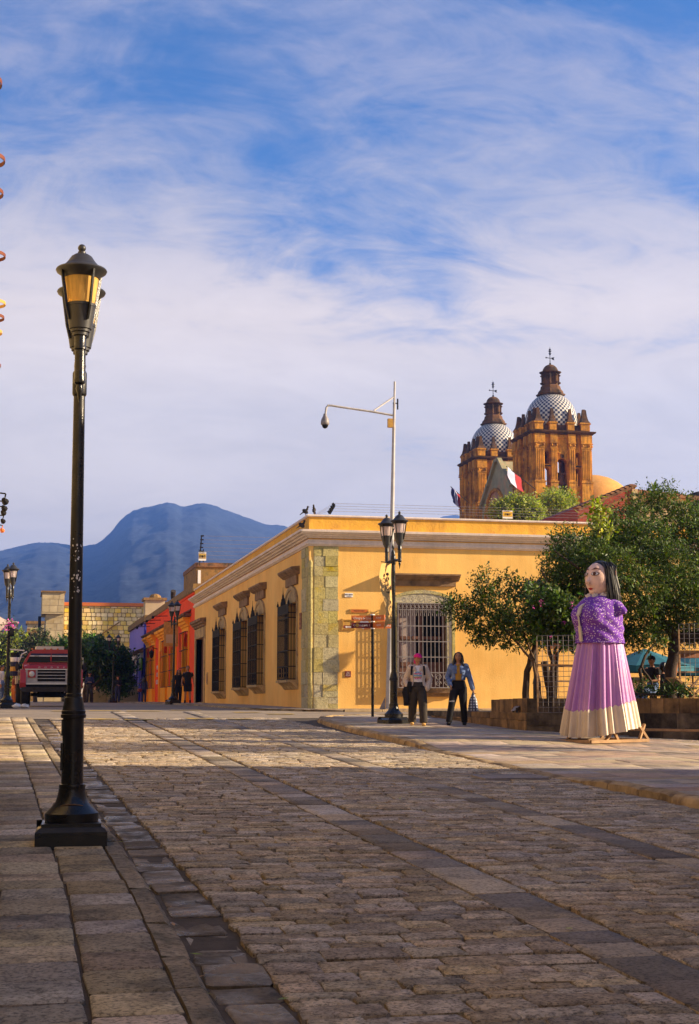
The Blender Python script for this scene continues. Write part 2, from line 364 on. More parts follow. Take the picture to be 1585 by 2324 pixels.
M['charcoal'] = pmat('charcoal_cloth', (.042, .034, .028), .92, .25, 8, .3, 60)
M['fleece'] = pmat('beige_fleece', (.60, .47, .37), .98, .12, 14, .6, 70)
M['denim'] = pmat('denim', (.115, .17, .33), .92, .35, 9, .3, 80, c2=(.25,.33,.5), c2s=7)
M['navy'] = pmat('navy_cloth', (.03, .035, .08), .9, .2, 8, .2, 60)
M['tee'] = pmat('white_tee', (.70, .67, .68), .9, .08, 8, .15, 50)
M['mustard'] = pmat('mustard_knit', (.46, .235, .04), .9, .12, 10, .2, 70)
M['magenta'] = pmat('magenta_cap', (.72, .018, .20), .8, .1, 8)
M['tan'] = pmat('tan_suede', (.52, .30, .085), .85, .18, 12)
M['rubber'] = pmat('rubber', (.015, .014, .014), .8, .2, 10, .3, 40)
M['red'] = pmat('red_truck_paint', (.36, .018, .022), .35, .14, 4, spec=.5)
M['steel'] = pmat('worn_white_grille', (.42, .40, .38), .5, .22, 6, .1, 40)
M['chrome'] = pmat('lamp_lens', (.62, .60, .55), .15, .1, 8, spec=.7)
M['skyblue'] = pmat('light_blue_paint', (.06, .32, .58), .5, .1, 5)
M['tank'] = pmat('cream_tank_paint', (.62, .52, .42), .6, .12, 3)
M['hill'] = pmat('haze_tinted_wooded_mountain', (.020, .030, .046), .95, .85, .22, 0, 1, c2=(.026,.036,.052), c2s=.05, c2lo=.4, c2hi=.7, detail=12)  # forest colour shifted to blue to carry part of the distance haze
def glass(name, c, rough=.25, tr=.55):
    m = pmat(name, c, rough, .30, 1.0, 0, 3.0, spec=.5, stretch=(34, 34, .6)); b = m.node_tree.nodes['Principled BSDF']; b.inputs['Transmission Weight'].default_value = tr; b.inputs['IOR'].default_value = 1.1
    return m
M['amberLitG'] = glass('amber_lit_ribbed_lantern_glass', (.90, .56, .16), .35, .45)  # sunlit, warm-reflecting look of the glass put into its amber colour
M['paleG'] = glass('pale_ribbed_lantern_glass', (.86, .70, .62), .35, .5)
# ------------------------------------------------------------------ ground, road, pavements
def sheet(name, tl, tr, s0, s1, ds, dz, mat, parent=None, kind=None, nt_=6, drift=True):
    mb = MB(); ss = np.arange(s0, s1 + ds * .5, ds); n = nt_ + 1
    for s in ss:
        for k in range(n):
            t = tl + (tr - tl) * k / nt_; x = XD(t, s) if drift else t
            mb.v.append((x, s, zg(x, s) + (dz(t, s) if callable(dz) else dz)))
    for i in range(len(ss) - 1):
        for k in range(nt_):
            mb.f.append((i*n+k, i*n+k+1, (i+1)*n+k+1, (i+1)*n+k)); mb.m.append(0)
    return mb.build(name, mat, parent, smooth=True, kind=kind)
def make_ground():
    mb = MB(); xs = [-6000, -2500, -900, -300, -100, -40, -12, -3, 4, 9.3, 14, 18, 30, 60, 150, 400, 1000, 2500, 6000]
    ys = [-300, -60, -20, 0, 8, 16, 24, 32, 40, 48, 60, 80, 110, 150, 220, 300, 600, 1200, 2500, 6000, 9000]
    for y in ys:
        for x in xs: mb.v.append((x, y, zg(x, y) - .14))
    n = len(xs)
    for i in range(len(ys)-1):
        for k in range(n-1): mb.f.append((i*n+k, i*n+k+1, (i+1)*n+k+1, (i+1)*n+k)); mb.m.append(0)
    mb.build('ground', M['earth'], kind='structure')
make_ground()
road = sheet('road', .66, 9.5, 1.0, 39.0, 1.0, -.026, M['mortar'], kind='structure')
far_street = sheet('cross_street', -30, 40, 39.0, 60, 1.0, -.012, M['street'], kind='structure', nt_=20, drift=False)
far2 = sheet('far_street', -30, 7.2, 60.0, 190, 2.0, -.016, M['street'], kind='structure', nt_=8, drift=False)

def stone_mesh(name, mat, r, jit=.05, inset=.05, zj=.008, corner=.12, h=.06, dome=.006, shoulder=.014):
    mb = MB(); c = corner
    base = [(-.5+c,-.5),(.5-c,-.5),(.5,-.5+c),(.5,.5-c),(.5-c,.5),(-.5+c,.5),(-.5,.5-c),(-.5,-.5+c)]
    out = [(x + r.uniform(-jit, jit) * .5, y + r.uniform(-jit, jit) * .5) for x, y in base]
    v = [(x, y, -h) for x, y in out] + [(x, y, -shoulder + r.uniform(-.3, .3) * shoulder) for x, y in out]
    v += [(x * (1 - 2*inset), y * (1 - 2*inset), r.uniform(-zj, zj)) for x, y in out]
    mid = [(x * .5, y * .5, dome + r.uniform(-zj, zj)) for x, y in out[::2]]
    v += mid + [(0, 0, dome + r.uniform(-zj, zj))]
    f = [(i, (i+1) % 8, 8+(i+1) % 8, 8+i) for i in range(8)] + [(8+i, 8+(i+1) % 8, 16+(i+1) % 8, 16+i) for i in range(8)]
    for k in range(4):
        a, b, d = 16+2*k, 16+(2*k+1) % 8, 16+(2*k+2) % 8
        f += [(a, b, 24+k), (b, d, 24+(k+1) % 4, 24+k), (24+k, 24+(k+1) % 4, 28)]
    mb.add(v, f); return mb
_r = random.Random(3)
COB = [stone_mesh('c', None, _r, .075, .026, .0045, .05, .06, .001, .007) for _ in range(14)]
SLB = [stone_mesh('s', None, _r, .035, .022, .0025, .05, .06, .002, .007) for _ in range(8)]
SLB_R = [stone_mesh('s', None, _r, .012, .010, .0012, .02, .06, .0005, .003) for _ in range(6)]
SLOPE = math.atan(.0235)
def put(name, me, parent, x, s, w, d, dz, rz=0, tilt=None):
    o = link(name, me, parent); z = zg(x, s) + dz
    sl_ = (zg(x, s + .4) - zg(x, s - .4)) / .8; st = (zg(x + .4, s) - zg(x - .4, s)) / .8
    o.location = (x, s, z); o.scale = (w, d, 1)
    o.rotation_euler = (math.atan(sl_) + (tilt or 0) * random.uniform(-1, 1), -math.atan(st) + (tilt or 0) * random.uniform(-1, 1), rz)
    return o
def in_view(x, s, pad=.0):
    d = x * math.sin(TH) + s * math.cos(TH); xx = x * math.cos(TH) - s * math.sin(TH)
    return d > 4.5 and abs(xx / d) < .2405 + pad and (EYE - zg(x, s)) / d < .222 + pad
# cobbles
cob_meshes = [k.mesh('cobblestone', M['cobble'], 40) for k in COB]
slab_meshes = [k.mesh('paving_slab', M['slab'], 40) for k in SLB]
slabR_meshes = [k.mesh('paving_slab', M['slabR'], 40) for k in SLB_R]
band_meshes = [k.mesh('band_slab', M['band'], 40) for k in SLB]
gut_meshes = [stone_mesh('g', None, _r, .10, .03, .005, .07, .06, -.003, .006).mesh('gutter_slab', M['gutter'], 40) for _ in range(7)]
def make_cobbles():
    items = []; rr = random.Random(11)
    for (ta, tb) in ((1.12, 2.76), (3.16, 4.60), (4.96, 6.64)):
        s = 2.5
        while s < 39.0:
            d = rr.choice((rr.uniform(.13, .18), rr.uniform(.17, .25), rr.uniform(.17, .22)))
            t = ta + rr.uniform(-.0, .02); row = []
            while t < tb - .06:
                w = rr.choice((rr.uniform(.16, .28), rr.uniform(.24, .52), rr.uniform(.24, .38)))
                if tb - (t + w) < .13: w = tb - t
                row.append((t, w)); t += w
            for t, w in row:
                dj = d * rr.uniform(.90, 1.0); tc = t + w/2; sc = s + d/2 + rr.uniform(-.012, .012) + (rr.uniform(-.03, .03) if w > .3 else 0)
                items.append((XD(tc, sc), sc, w - rr.uniform(.005, .014), dj - rr.uniform(.005, .013), rr.uniform(-.006, .006), rr.uniform(-.05, .05), rr.randrange(14)))
            s += d
    seen = [i for i in items if in_view(i[0], i[1], .01)]; seen.sort(key=lambda i: i[1])
    single = set(seen[:300]); mb = MB()
    for it in items:
        x, s, w, d, dz, rz, k = it
        if it in single:
            put('cobblestone', cob_meshes[k], road, x, s, w, d, dz, rz, .02)
        else:
            Mx = Matrix.Translation((x, s, zg(x, s) + dz)) @ Matrix.Rotation(rz, 4, 'Z') @ Matrix.Rotation(math.atan((zg(x, s+.4)-zg(x, s-.4))/.8) + rr.uniform(-.02, .02), 4, 'X') @ Matrix.Rotation(rr.uniform(-.02,.02), 4, 'Y') @ Matrix.Diagonal((w, d, 1, 1))
            st = len(mb.v); mb.add(COB[k].v, COB[k].f); mb.xf(Mx, st)
    mb.build('cobblestones', M['cobble'], road, smooth=40, kind='stuff')
make_cobbles()
def make_bands():
    rr = random.Random(5)
    for ta, tb in ((2.77, 3.15), (4.61, 4.95)):
        s = 2.6
        while s < 44.0:
            d = rr.uniform(.34, .62); x = XD((ta+tb)/2, s + d/2)
            put('band_slab', rr.choice(band_meshes), road, x, s + d/2, tb - ta - .02, d - .018, -.002 + rr.uniform(-.003, .003) + (.010 if s > 38.6 else 0), .012)
            s += d
    s = 2.6
    while s < 36:
        d = rr.uniform(.30, .62); x = XD(.975, s + d/2)
        put('gutter_slab', rr.choice(gut_meshes), road, x + rr.uniform(-.02, .02), s + d/2, rr.uniform(.25, .31), d - rr.uniform(.008, .03), -.012 + rr.uniform(-.016, .010), rr.uniform(-.06, .06), .03)
        s += d
make_bands()
# left pavement
left_pavement = sheet('left_pavement', -1.3, .66, 1.0, 38.6, 1.0, .030, M['mortar'], kind='structure')
def make_left():
    rr = random.Random(9); stuff = MB()
    for ta, tb in ((-1.27, -.87), (-.87, -.50), (-.50, -.13), (-.13, .275), (.275, .655)):
        s = 2.2 + rr.uniform(0, .3)
        while s < 38.4:
            d = rr.uniform(.32, .56); tc = (ta+tb)/2; x = XD(tc, s+d/2)
            if in_view(x + .25, s + d/2, .03):
                o = put('paving_slab', rr.choice(slab_meshes), left_pavement, x, s+d/2, tb-ta-.022, d-.02, .05 + rr.uniform(-.004, .004), rr.uniform(-.008, .008), .006)
            else:
                Mx = Matrix.Translation((x, s+d/2, zg(x, s+d/2)+.05)) @ Matrix.Rotation(SLOPE, 4, 'X') @ Matrix.Diagonal((tb-ta-.022, d-.02, 1, 1))
                st = len(stuff.v); stuff.add(SLB[0].v, SLB[0].f); stuff.xf(Mx, st)
            s += d
    stuff.build('paving_slabs', M['slab'], left_pavement, smooth=40, kind='stuff')
make_left()
def kerb_piece(name, mat, parent, p, q, zt0, zt1, zb, w, r, ochre=False):
    """one kerb stone from p to q (x, s), tops zt0, zt1, road side to the right of p->q when w > 0"""
    p = Vector(p); q = Vector(q); d = (q - p).normalized(); n = Vector((d.y, -d.x)); mb = MB()
    prof = [(0, 0), (w*.72 + r.uniform(-.01, .01), r.uniform(-.008, .004)), (w*.95, -.022 + r.uniform(-.008, .004)), (w*1.04 + r.uniform(-.01, .015), -.075)]
    K = 4; rows = []
    for i in range(K + 1):
        f = i / K; g = .012 if i in (0, K) else 0; c = p + (q - p) * f + d * (.007 if i == 0 else -.007 if i == K else 0); zt = zt0 + (zt1 - zt0) * f
        row = [(c.x + n.x*o, c.y + n.y*o, zt + z - g + r.uniform(-.006, .006)) for o, z in prof]
        row.append((c.x + n.x*w*1.05, c.y + n.y*w*1.05, min(zb, zt - .08))); row.append((c.x, c.y, min(zb, zt - .08))); rows.append(row)
    m = len(rows[0]); b = [v for row in rows for v in row]
    f = [(i*m+j, i*m+(j+1) % m, (i+1)*m+(j+1) % m, (i+1)*m+j) for i in range(K) for j in range(m)]
    f += [tuple(range(m))[::-1], tuple(K*m+j for j in range(m))]
    mb.add(b, f); return mb.build(name, mat, parent, smooth=40)
left_kerb = sheet('left_kerb', .66, .81, 1.0, 38.6, 1.0, -.03, M['mortar'], kind='structure', nt_=1)
def make_lkerb():
    rr = random.Random(4); s = 2.2
    while s < 38.2:
        d = rr.uniform(.55, .95); a = (XD(.66, s), s); b = (XD(.66, s+d), s+d)
        kerb_piece('kerb_stone', M['kerbG'], left_kerb, a, b, zg(*a)+.048, zg(*b)+.048, zg(*a)-.05, .145, rr); s += d
make_lkerb()
# right pavement: polygon beyond the right kerb
KR = [(6.66, 1.0), (6.66, 14.5), (6.66, 18), (6.70, 23), (6.78, 28), (6.86, 31.5), (7.02, 34.5), (7.22, 36.6), (7.6, 38.0), (8.3, 38.9), (9.4, 39.3), (11, 39.4), (16, 39.4)]
def kr_x(s):
    for (x0, s0), (x1, s1) in zip(KR, KR[1:]):
        if s0 <= s <= s1: return x0 + (x1-x0)*(s-s0)/(s1-s0) if s1 > s0 else x0
    return 7.2
def make_right():
    mb = MB(); rows = np.arange(1, 39.41, .8); K = 10
    for s in rows:
        x0 = kr_x(s) + .17
        if s > 36.6: x0 = 7.3 + (s-36.6)*.55 + .1
        for k in range(K+1):
            x = x0 + (17 - x0) * (k/K)**1.5; mb.v.append((x, s, zg(x, s) + hR(s, x) - .010))
    n = K+1
    for i in range(len(rows)-1):
        for k in range(K): mb.f.append((i*n+k, i*n+k+1, (i+1)*n+k+1, (i+1)*n+k)); mb.m.append(0)
    rp = mb.build('right_pavement', M['mortar'], kind='structure', smooth=True)
    rr = random.Random(21); stuff = MB(); s = 2.0
    while s < 38.6:
        d = rr.choice((.46, .52, .58)); x = kr_x(s + d/2) + .18
        if s > 36.6: x += (s-36.6)*.35
        w0 = rr.uniform(.5, .95)
        while x < 15.5:
            w = w0 if w0 else rr.uniform(.80, 1.02); w0 = 0; xc = x + w/2; sc = s + d/2
            if not (sc > 31 and xc > 10.6) and not (xc > 10.9 + max(0, 30-sc) * 1.8 and sc > 24):
                if in_view(xc, sc, .01):
                    o = put('paving_slab', rr.choice(slabR_meshes), rp, xc, sc, w-.007, d-.007, hR(sc, xc) + rr.uniform(-.001, .001), 0, .0008)
                    dh = (hR(sc+.3, xc) - hR(sc-.3, xc)) / .6; o.rotation_euler.x += math.atan(dh)
                elif sc < 20:
                    st = len(stuff.v); stuff.add(SLB[1].v, SLB[1].f)
                    stuff.xf(Matrix.Translation((xc, sc, zg(xc, sc) + hR(sc, xc))) @ Matrix.Rotation(SLOPE, 4, 'X') @ Matrix.Diagonal((w-.012, d-.012, 1, 1)), st)
            x += w
        s += d
    stuff.build('paving_slabs', M['slabR'], rp, smooth=40, kind='stuff')
    # rough cobble strip at the foot of the planter, beside the paper giant
    st = MB(); s = 24.2
    while s < 30.5:
        x = 10.9
        while x < 15:
            w = rr.uniform(.15, .3); xc, sc = x + w/2, s + .09
            if xc > 10.9 + max(0, 30-sc)*.0 and xc > 10.9 + max(0, 30-sc) * .45:
                a = len(st.v); st.add(COB[rr.randrange(14)].v, COB[0].f); st.xf(Matrix.Translation((xc, sc, zg(xc, sc) + hR(sc, xc) - .002)) @ Matrix.Diagonal((w-.015, .165, 1, 1)), a)
            x += w
        s += .18
    st.build('cobblestones', M['slab'], rp, smooth=40, kind='stuff')
    rk = bpy.data.objects.new('right_kerb', None); COL.objects.link(rk); rk['kind'] = 'structure'
    pts = []; r2 = random.Random(8)
    for (x0, s0), (x1, s1) in zip(KR, KR[1:]):
        L_ = math.hypot(x1-x0, s1-s0); k = max(1, round(L_ / .95))
        pts += [(x0 + (x1-x0)*i/k, s0 + (s1-s0)*i/k) for i in range(k)]
    pts.append(KR[-1])
    for a, b in zip(pts, pts[1:]):
        if a[1] < 5: continue
        # stones run so that the road lies on their left: give the profile a negative width
        za = zg(*a) + hR(a[1]) + .005; zb_ = zg(*b) + hR(b[1]) + .005
        aa = (a[0] + .17, a[1]) if a[1] < 38 else (a[0] + .08, a[1] - .15); bb = (b[0] + .17, b[1]) if b[1] < 38 else (b[0] + .08, b[1] - .15)
        kerb_piece('kerb_stone', M['kerb'], rk, aa, bb, za, zb_, zg(*a) - .06, -.17, r2)
    return rp
right_pavement = make_right()
def drain():
    mb = MB(); x0, s0 = 6.05, 18.0; z = zg(x0, s0)
    t = thing('drain_grate', 'flat grey drain grate let into the cobbles beside the lowered kerb', 'drain grate', (x0, s0, z + .012))
    mb.box(-.42, -.3, -.02, .42, -.27, .012); mb.box(-.42, .27, -.02, .42, .3, .012); mb.box(-.42, -.27, -.02, -.39, .27, .012); mb.box(.39, -.27, -.02, .42, .27, .012)
    mb.build('frame', M['ironL'], t)
    m2 = MB()
    for k in range(20): m2.box(-.385 + k*.039, -.268, -.02, -.363 + k*.039, .268, .008)
    m2.build('grate', M['ironL'], t); t.rotation_euler = (SLOPE, 0, 0)
    c = copy_tree(t); c['label'] = 'slotted drain grate let into the left pavement slabs beyond the street lamp'; c.location = (-.05, 25.8, zg(-.05, 25.8) + .062); c.scale = (.8, .8, 1); t['group'] = c['group'] = 'drain grates in the paving'
drain()
# worn yellow crossing marks
def marks():
    rr = random.Random(6)
    for (px, py, w, d) in ((240, 1612, 1.0, .5), (330, 1613, 1.1, .5), (420, 1611, 1.0, .5), (235, 1632, .8, .7), (315, 1633, .8, .7), (455, 1631, .75, .8), (545, 1632, .7, .6), (150, 1613, .9, .5), (560, 1616, .8, .5), (640, 1620, .8, .5)):
        r = ray(px, py); k = 20.0
        while EYE + k*r.z > zg(k*r.x, k*r.y): k += .05
        x, s = k*r.x, k*r.y; mb = MB(); n = 10
        lift = .006 if s > 39 else .014
        pts = [(x + w * a * rr.uniform(.8, 1.1), s + d * b * rr.uniform(.8, 1.1)) for a, b in ((-.5,-.5),(-.2,-.5),(.2,-.5),(.5,-.5),(.5,0),(.5,.5),(.2,.5),(-.2,.5),(-.5,.5),(-.5,0))]
        mb.poly(*[(p, q, zg(p, q) + lift) for p, q in pts]); mb.build('marking', M['yellowmark'], road)
marks()
# pavement in front of the yellow, orange and blue houses + yellow kerb
def house_pavement():
    mb = MB(); rows = list(np.arange(44.6, 136, 1.5)); n = 4
    for s in rows:
        for x in (7.0 if s > 46.5 else 7.0 + (46.5-s)*.8, 7.6 if s > 46.5 else 8.6, 8.2 if s > 46.5 else 8.8, 8.9): mb.v.append((x, s, zg(x, s) + .05))
    for i in range(len(rows)-1):
        for k in range(3): mb.f.append((i*n+k, i*n+k+1, (i+1)*n+k+1, (i+1)*n+k)); mb.m.append(0)
    b = len(mb.v)
    for x in np.arange(8.9, 36, 2.5):
        for s in (44.5, 46.1): mb.v.append((x, s, zg(x, s) + .05))
    for i in range(10): mb.f.append((b+2*i, b+2*i+2, b+2*i+3, b+2*i+1)); mb.m.append(0)
    hp = mb.build('house_pavement', M['slabR'], kind='structure', smooth=True)
    rr = random.Random(3); P = [(6.95, s) for s in np.arange(120, 49, -1.2)] + [(6.98, 48.6), (7.2, 47.2), (7.7, 45.9), (8.5, 44.9)] + [(x, 44.5) for x in np.arange(9.6, 24, 1.2)]
    hk = bpy.data.objects.new('house_kerb', None); COL.objects.link(hk); hk['kind'] = 'structure'
    for a, b in zip(P, P[1:]):
        kerb_piece('kerb_stone', M['kerb'] if a[0] > 6.96 or a[1] < 62 else M['kerbG'], hk, a, b, zg(*a) + .06, zg(*b) + .06, zg(*a) - .05, .16, rr)
house_pavement()
# ------------------------------------------------------------------ yellow corner building
TF, SF = 8.79, 46.0            # facade planes: left one x = TF, right one y = SF
def curl(mb, c, r, r2, plane, turns=1.25, th=.008, flip=1, n=14):
    """a scroll of bar iron; plane = (U, V) directions"""
    U, V = Vector(plane[0]), Vector(plane[1]); c = Vector(c)
    mb.tube([c + U * flip * (r + (r2-r)*k/n) * math.cos(2*math.pi*turns*k/n) + V * (r + (r2-r)*k/n) * math.sin(2*math.pi*turns*k/n) for k in range(n+1)], th, 4)
def left_window(b, s0, s1, zsill, name='window'):
    """arched stone surround with a projecting iron cage; s0..s1 = outer edges of the stone"""
    x = TF; j = .20; a0, a1 = s0 + j, s1 - j; zt = 5.0; sp = 4.42; sm = (s0+s1)/2; ro = (s1-s0)/2; h = zt - sp
    w = MB()
    w.box(x-.045, s0, zsill, x+.05, a0, sp); w.box(x-.045, a1, zsill, x+.05, s1, sp)
    K = 10; arc = [(x-.045, sm - ro*math.cos(math.pi*k/K), sp + h*math.sin(math.pi*k/K)) for k in range(K+1)]
    w.extr(arc, (.56, 0, 0))
    win = w.build(name, M['stoneW'], b)
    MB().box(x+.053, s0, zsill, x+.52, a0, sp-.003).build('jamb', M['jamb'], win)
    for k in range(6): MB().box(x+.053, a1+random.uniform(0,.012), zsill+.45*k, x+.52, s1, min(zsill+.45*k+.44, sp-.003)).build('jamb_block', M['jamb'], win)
    r = MB(); K = 10
    for k in range(K):
        t0, t1 = math.pi*k/K, math.pi*(k+1)/K
        r.extr([(x-.075, sm-ro*math.cos(t0), sp+h*math.sin(t0)), (x-.075, sm-ro*math.cos(t1), sp+h*math.sin(t1)), (x-.075, sm-(ro-.16)*math.cos(t1), sp+(h-.14)*math.sin(t1)), (x-.075, sm-(ro-.16)*math.cos(t0), sp+(h-.14)*math.sin(t0))], (.03, 0, 0))
    r.build('surround', M['stoneW'], win)
    MB().box(x+.47, a0, zsill, x+.49, a1, sp).build('pane', M['glassD'], win)
    x += .25; f = MB(); f.box(x+.15, a0, zsill, x+.20, a0+.1, sp); f.box(x+.15, a1-.1, zsill, x+.20, a1, sp); f.box(x+.15, sm-.05, zsill, x+.20, sm+.05, sp)
    for z in (zsill+.05, zsill+1.0, zsill+2.0): f.box(x+.152, a0+.1, z, x+.198, sm-.05, z+.07); f.box(x+.152, sm+.05, z, x+.198, a1-.1, z+.07)
    f.build('sash', M['wood'], win)
    c = MB(); c.box(x+.204, a0+.12, zsill+.3, x+.208, sm-.35, sp-.2); c.build('curtain', M['curtain'], win); x -= .25
    # sill
    sl_ = MB(); sl_.sweep([(0, zsill-.32), (.05, zsill-.30), (.12, zsill-.2), (.22, zsill-.12), (.26, zsill-.08), (.34, zsill-.08), (.34, zsill), (0, zsill)], [(x, s1+.06), (x, s0-.06)]); sl_.build('sill', M['stoneW'], win)
    # hood on a corbel
    hd = MB(); hd.sweep([(0, 5.32), (.11, 5.32), (.13, 5.36), (.18, 5.375), (.2, 5.42), (.24, 5.43), (.27, 5.48), (.29, 5.485), (.29, 5.555), (0, 5.59)], [(x, s1+.12), (x, s0-.22)])
    hd.sweep([(0, 5.0), (.07, 5.0), (.085, 5.03), (.085, 5.316), (0, 5.316)], [(x, s1-.3), (x, s0+.02)]); hd.build('hood', M['hood'], win)
    # cage
    g = MB(); g0, g1 = s0 + .22, s1 - .05; xf = x - .30; zb, zt_ = zsill + .03, 4.35
    for k in range(12): s = g0 + (g1-g0)*k/11; g.box(xf-.012, s-.014, zb, xf+.012, s+.014, zt_)
    for xx in (x-.20, x-.10):
        for s in (g0, g1): g.box(xx-.008, s-.008, zb, xx+.008, s+.008, zt_)
    for z in (zb, zb+.42, zb+.95, zb+1.5, zb+2.05, zt_-.30, zt_-.02):
        g.box(xf-.014, g0-.01, z-.018, xf+.014, g1+.01, z+.018)
        for s in (g0, g1): g.box(xf+.014, s-.012, z-.015, x-.046, s+.012, z+.015)
    g.box(xf-.006, g0, zt_-.27, xf+.006, g1, zt_-.04)
    for k in range(5):
        s = g0 + .1 + (g1-g0-.2)*k/4; curl(g, (xf, s, zb+.29), .09, .03, ((0,1,0),(0,0,1)), 1.6, .013, 1 if k % 2 else -1); curl(g, (xf, s, zb+.12), .075, .02, ((0,1,0),(0,0,1)), 1.4, .013, -1 if k % 2 else 1)
    sm_ = (g0+g1)/2
    for s, hh in ((sm_, .62), (sm_-.16, .40), (sm_+.16, .40), (sm_-.32, .24), (sm_+.32, .24), (g0, .2), (g1, .2)):
        g.tube([(xf, s, zt_), (xf, s, zt_+hh*.45), (xf, s, zt_+hh*.6), (xf, s, zt_+hh)], [.045, .03, .014, .004], 5)
        if hh > .3: curl(g, (xf, s-.07, zt_+.1), .06, .02, ((0,1,0),(0,0,1)), 1.2, .012); curl(g, (xf, s+.07, zt_+.1), .06, .02, ((0,1,0),(0,0,1)), 1.2, .012, -1)
    g.build('grille', M['iron'], win)
    return win
def yellow_building():
    b = thing('corner_building', 'single storey yellow corner house with white cornices and a green stone corner', 'building', (TF, SF, .85))
    b.location = (0, 0, 0)
    w = MB(); E_ = 79.1; W_ = 40.0
    wins = [(47.95, 50.35, 1.80), (54.85, 57.35, 1.70), (59.15, 61.75, 1.63), (66.05, 68.75, 1.52)]
    ops = [(s0+.21-SF, s1-.21-SF, z, 4.4) for s0, s1, z in wins] + [(74.45-SF, 78.2-SF, .5, 4.35)]
    w.wall((TF, SF, 0), (0,1,0), (-1,0,0), E_-SF, .3, 6.5, ops, .35)
    w.wall((TF, SF, 0), (1,0,0), (0,-1,0), 36, .3, 6.5, [(11.72-TF, 13.36-TF, 1.5, 4.42)], .35)
    w.poly((TF, E_, .3), (TF+20, E_, .3), (TF+20, E_, 7), (TF, E_, 7))
    w.box(TF+.8, SF+.6, .3, TF+36, E_-.1, 6.2)
    w.build('wall', M['wallY'], b)
    pth = [(TF, E_), (TF, SF), (TF+36, SF)]
    pr = MB(); pr.sweep([(-.02, 6.5), (.02, 6.5), (.02, 7.02), (-.30, 7.02), (-.30, 6.5)], pth); pr.build('parapet', M['wallYd'], b)
    cp = MB(); cp.sweep([(-.36, 7.02), (.07, 7.02), (.09, 7.05), (.08, 7.09), (-.3, 7.11)], pth); cp.build('coping', M['trimW'], b)
    co = MB(); co.sweep([(-.05, 6.20), (.06, 6.20), (.06, 6.28), (.02, 6.285)], pth); co.sweep([(0, 6.325), (.09, 6.33), (.11, 6.37), (.19, 6.385), (.21, 6.43), (.29, 6.445), (.31, 6.49), (.375, 6.50), (.385, 6.57), (.0, 6.62)], pth)
    co.sweep([(0, 6.07), (.05, 6.075), (.07, 6.11), (.10, 6.12), (.11, 6.16), (.10, 6.195), (0, 6.20)], pth); co.build('cornice', M['trimW'], b)
    for s0, s1, z in wins: left_window(b, s0, s1, z)
    # stone doorway at the far end
    d = MB(); d.box(TF-.05, 74.0, .5, TF+.3, 74.45, 4.35); d.box(TF-.05, 78.2, .5, TF+.3, 78.65, 4.35); d.box(TF-.05, 74.0, 4.352, TF+.3, 78.65, 4.86)
    dr = d.build('doorway', M['stoneW'], b)
    MB().box(TF+.30, 74.45, .5, TF+.34, 78.2, 4.35).build('door', M['wood'], dr)
    MB().sweep([(0, 4.88), (.09, 4.9), (.11, 5.0), (.2, 5.03), (.22, 5.12), (.31, 5.15), (.31, 5.28), (0, 5.31)], [(TF, 78.75), (TF, 73.85)]).build('hood', M['hood'], dr)
    MB().box(TF+.1, 74.5, .9, TF+.25, 78.1, 1.02).build('step', M['stoneW'], dr)
    # big window of the right facade
    y = SF; w = MB(); x0, x1 = 11.46, 13.64; xm = (x0+x1)/2; sp = 4.28; K = 12
    w.box(x0, y-.05, 1.5, 11.72, y+.25, sp); w.box(13.36, y-.05, 1.5, x1, y+.25, sp)
    arc = [(xm-(x1-x0)/2*math.cos(math.pi*k/K), y-.05, sp+.42*math.sin(math.pi*k/K)) for k in range(K+1)]
    w.extr(arc, (0, .3, 0)); win = w.build('window', M['quoin'], b)
    r = MB()
    for k in range(K):
        t0, t1 = math.pi*k/K, math.pi*(k+1)/K; q = (x1-x0)/2
        r.extr([(xm-q*math.cos(t0), y-.08, sp+.42*math.sin(t0)), (xm-q*math.cos(t1), y-.08, sp+.42*math.sin(t1)), (xm-(q-.1)*math.cos(t1), y-.08, sp+.31*math.sin(t1)), (xm-(q-.1)*math.cos(t0), y-.08, sp+.31*math.sin(t0))], (0, .029, 0))
    r.box(x1-.1, y-.08, 1.5, x1, y-.051, sp); r.box(x0, y-.08, 1.5, x0+.1, y-.051, sp)
    r.build('surround', M['quoin'], win)
    MB().box(11.72, y+.28, 1.5, 13.36, y+.30, sp).build('pane', M['glassD'], win)
    MB().box(11.80, y+.262, 2.35, 12.40, y+.272, 4.1).build('curtain', M['curtain'], win)
    f = MB()
    for xx in (11.72, 12.47, 13.26): f.box(xx, y+.17, 1.5, xx+.11, y+.26, sp)
    for z, h in ((1.5, .12), (2.22, .14), (3.1, .1), (4.1, .18)): f.box(11.83, y+.175, z, 12.47, y+.255, z+h); f.box(12.58, y+.175, z, 13.26, y+.255, z+h)
    f.box(11.83, y+.2, 1.62, 12.47, y+.24, 2.22); f.box(12.58, y+.2, 1.62, 13.26, y+.24, 2.22)
    f.build('sash', M['wood'], win)
    MB().sweep([(0, 1.24), (.1, 1.25), (.13, 1.33), (.24, 1.36), (.27, 1.50), (0, 1.51)], [(x0-.05, y), (x1-.1, y)]).build('sill', M['hood'], win)
    hd = MB(); hd.sweep([(0, 5.0), (.10, 5.0), (.12, 5.04), (.18, 5.05), (.2, 5.1), (.27, 5.11), (.29, 5.16), (.35, 5.165), (.35, 5.215), (0, 5.24)], [(11.28, y), (13.78, y)])
    hd.sweep([(0, 4.83), (.08, 4.83), (.08, 4.996), (0, 4.996)], [(11.38, y), (13.68, y)]); hd.build('hood', M['hood'], win)
    g = MB(); yf = y - .33; g0, g1 = 11.66, 13.42; zb, zt = 1.53, 4.24
    for k in range(14): x = g0 + (g1-g0)*k/13; g.box(x-.010, yf-.010, zb, x+.010, yf+.010, zt)
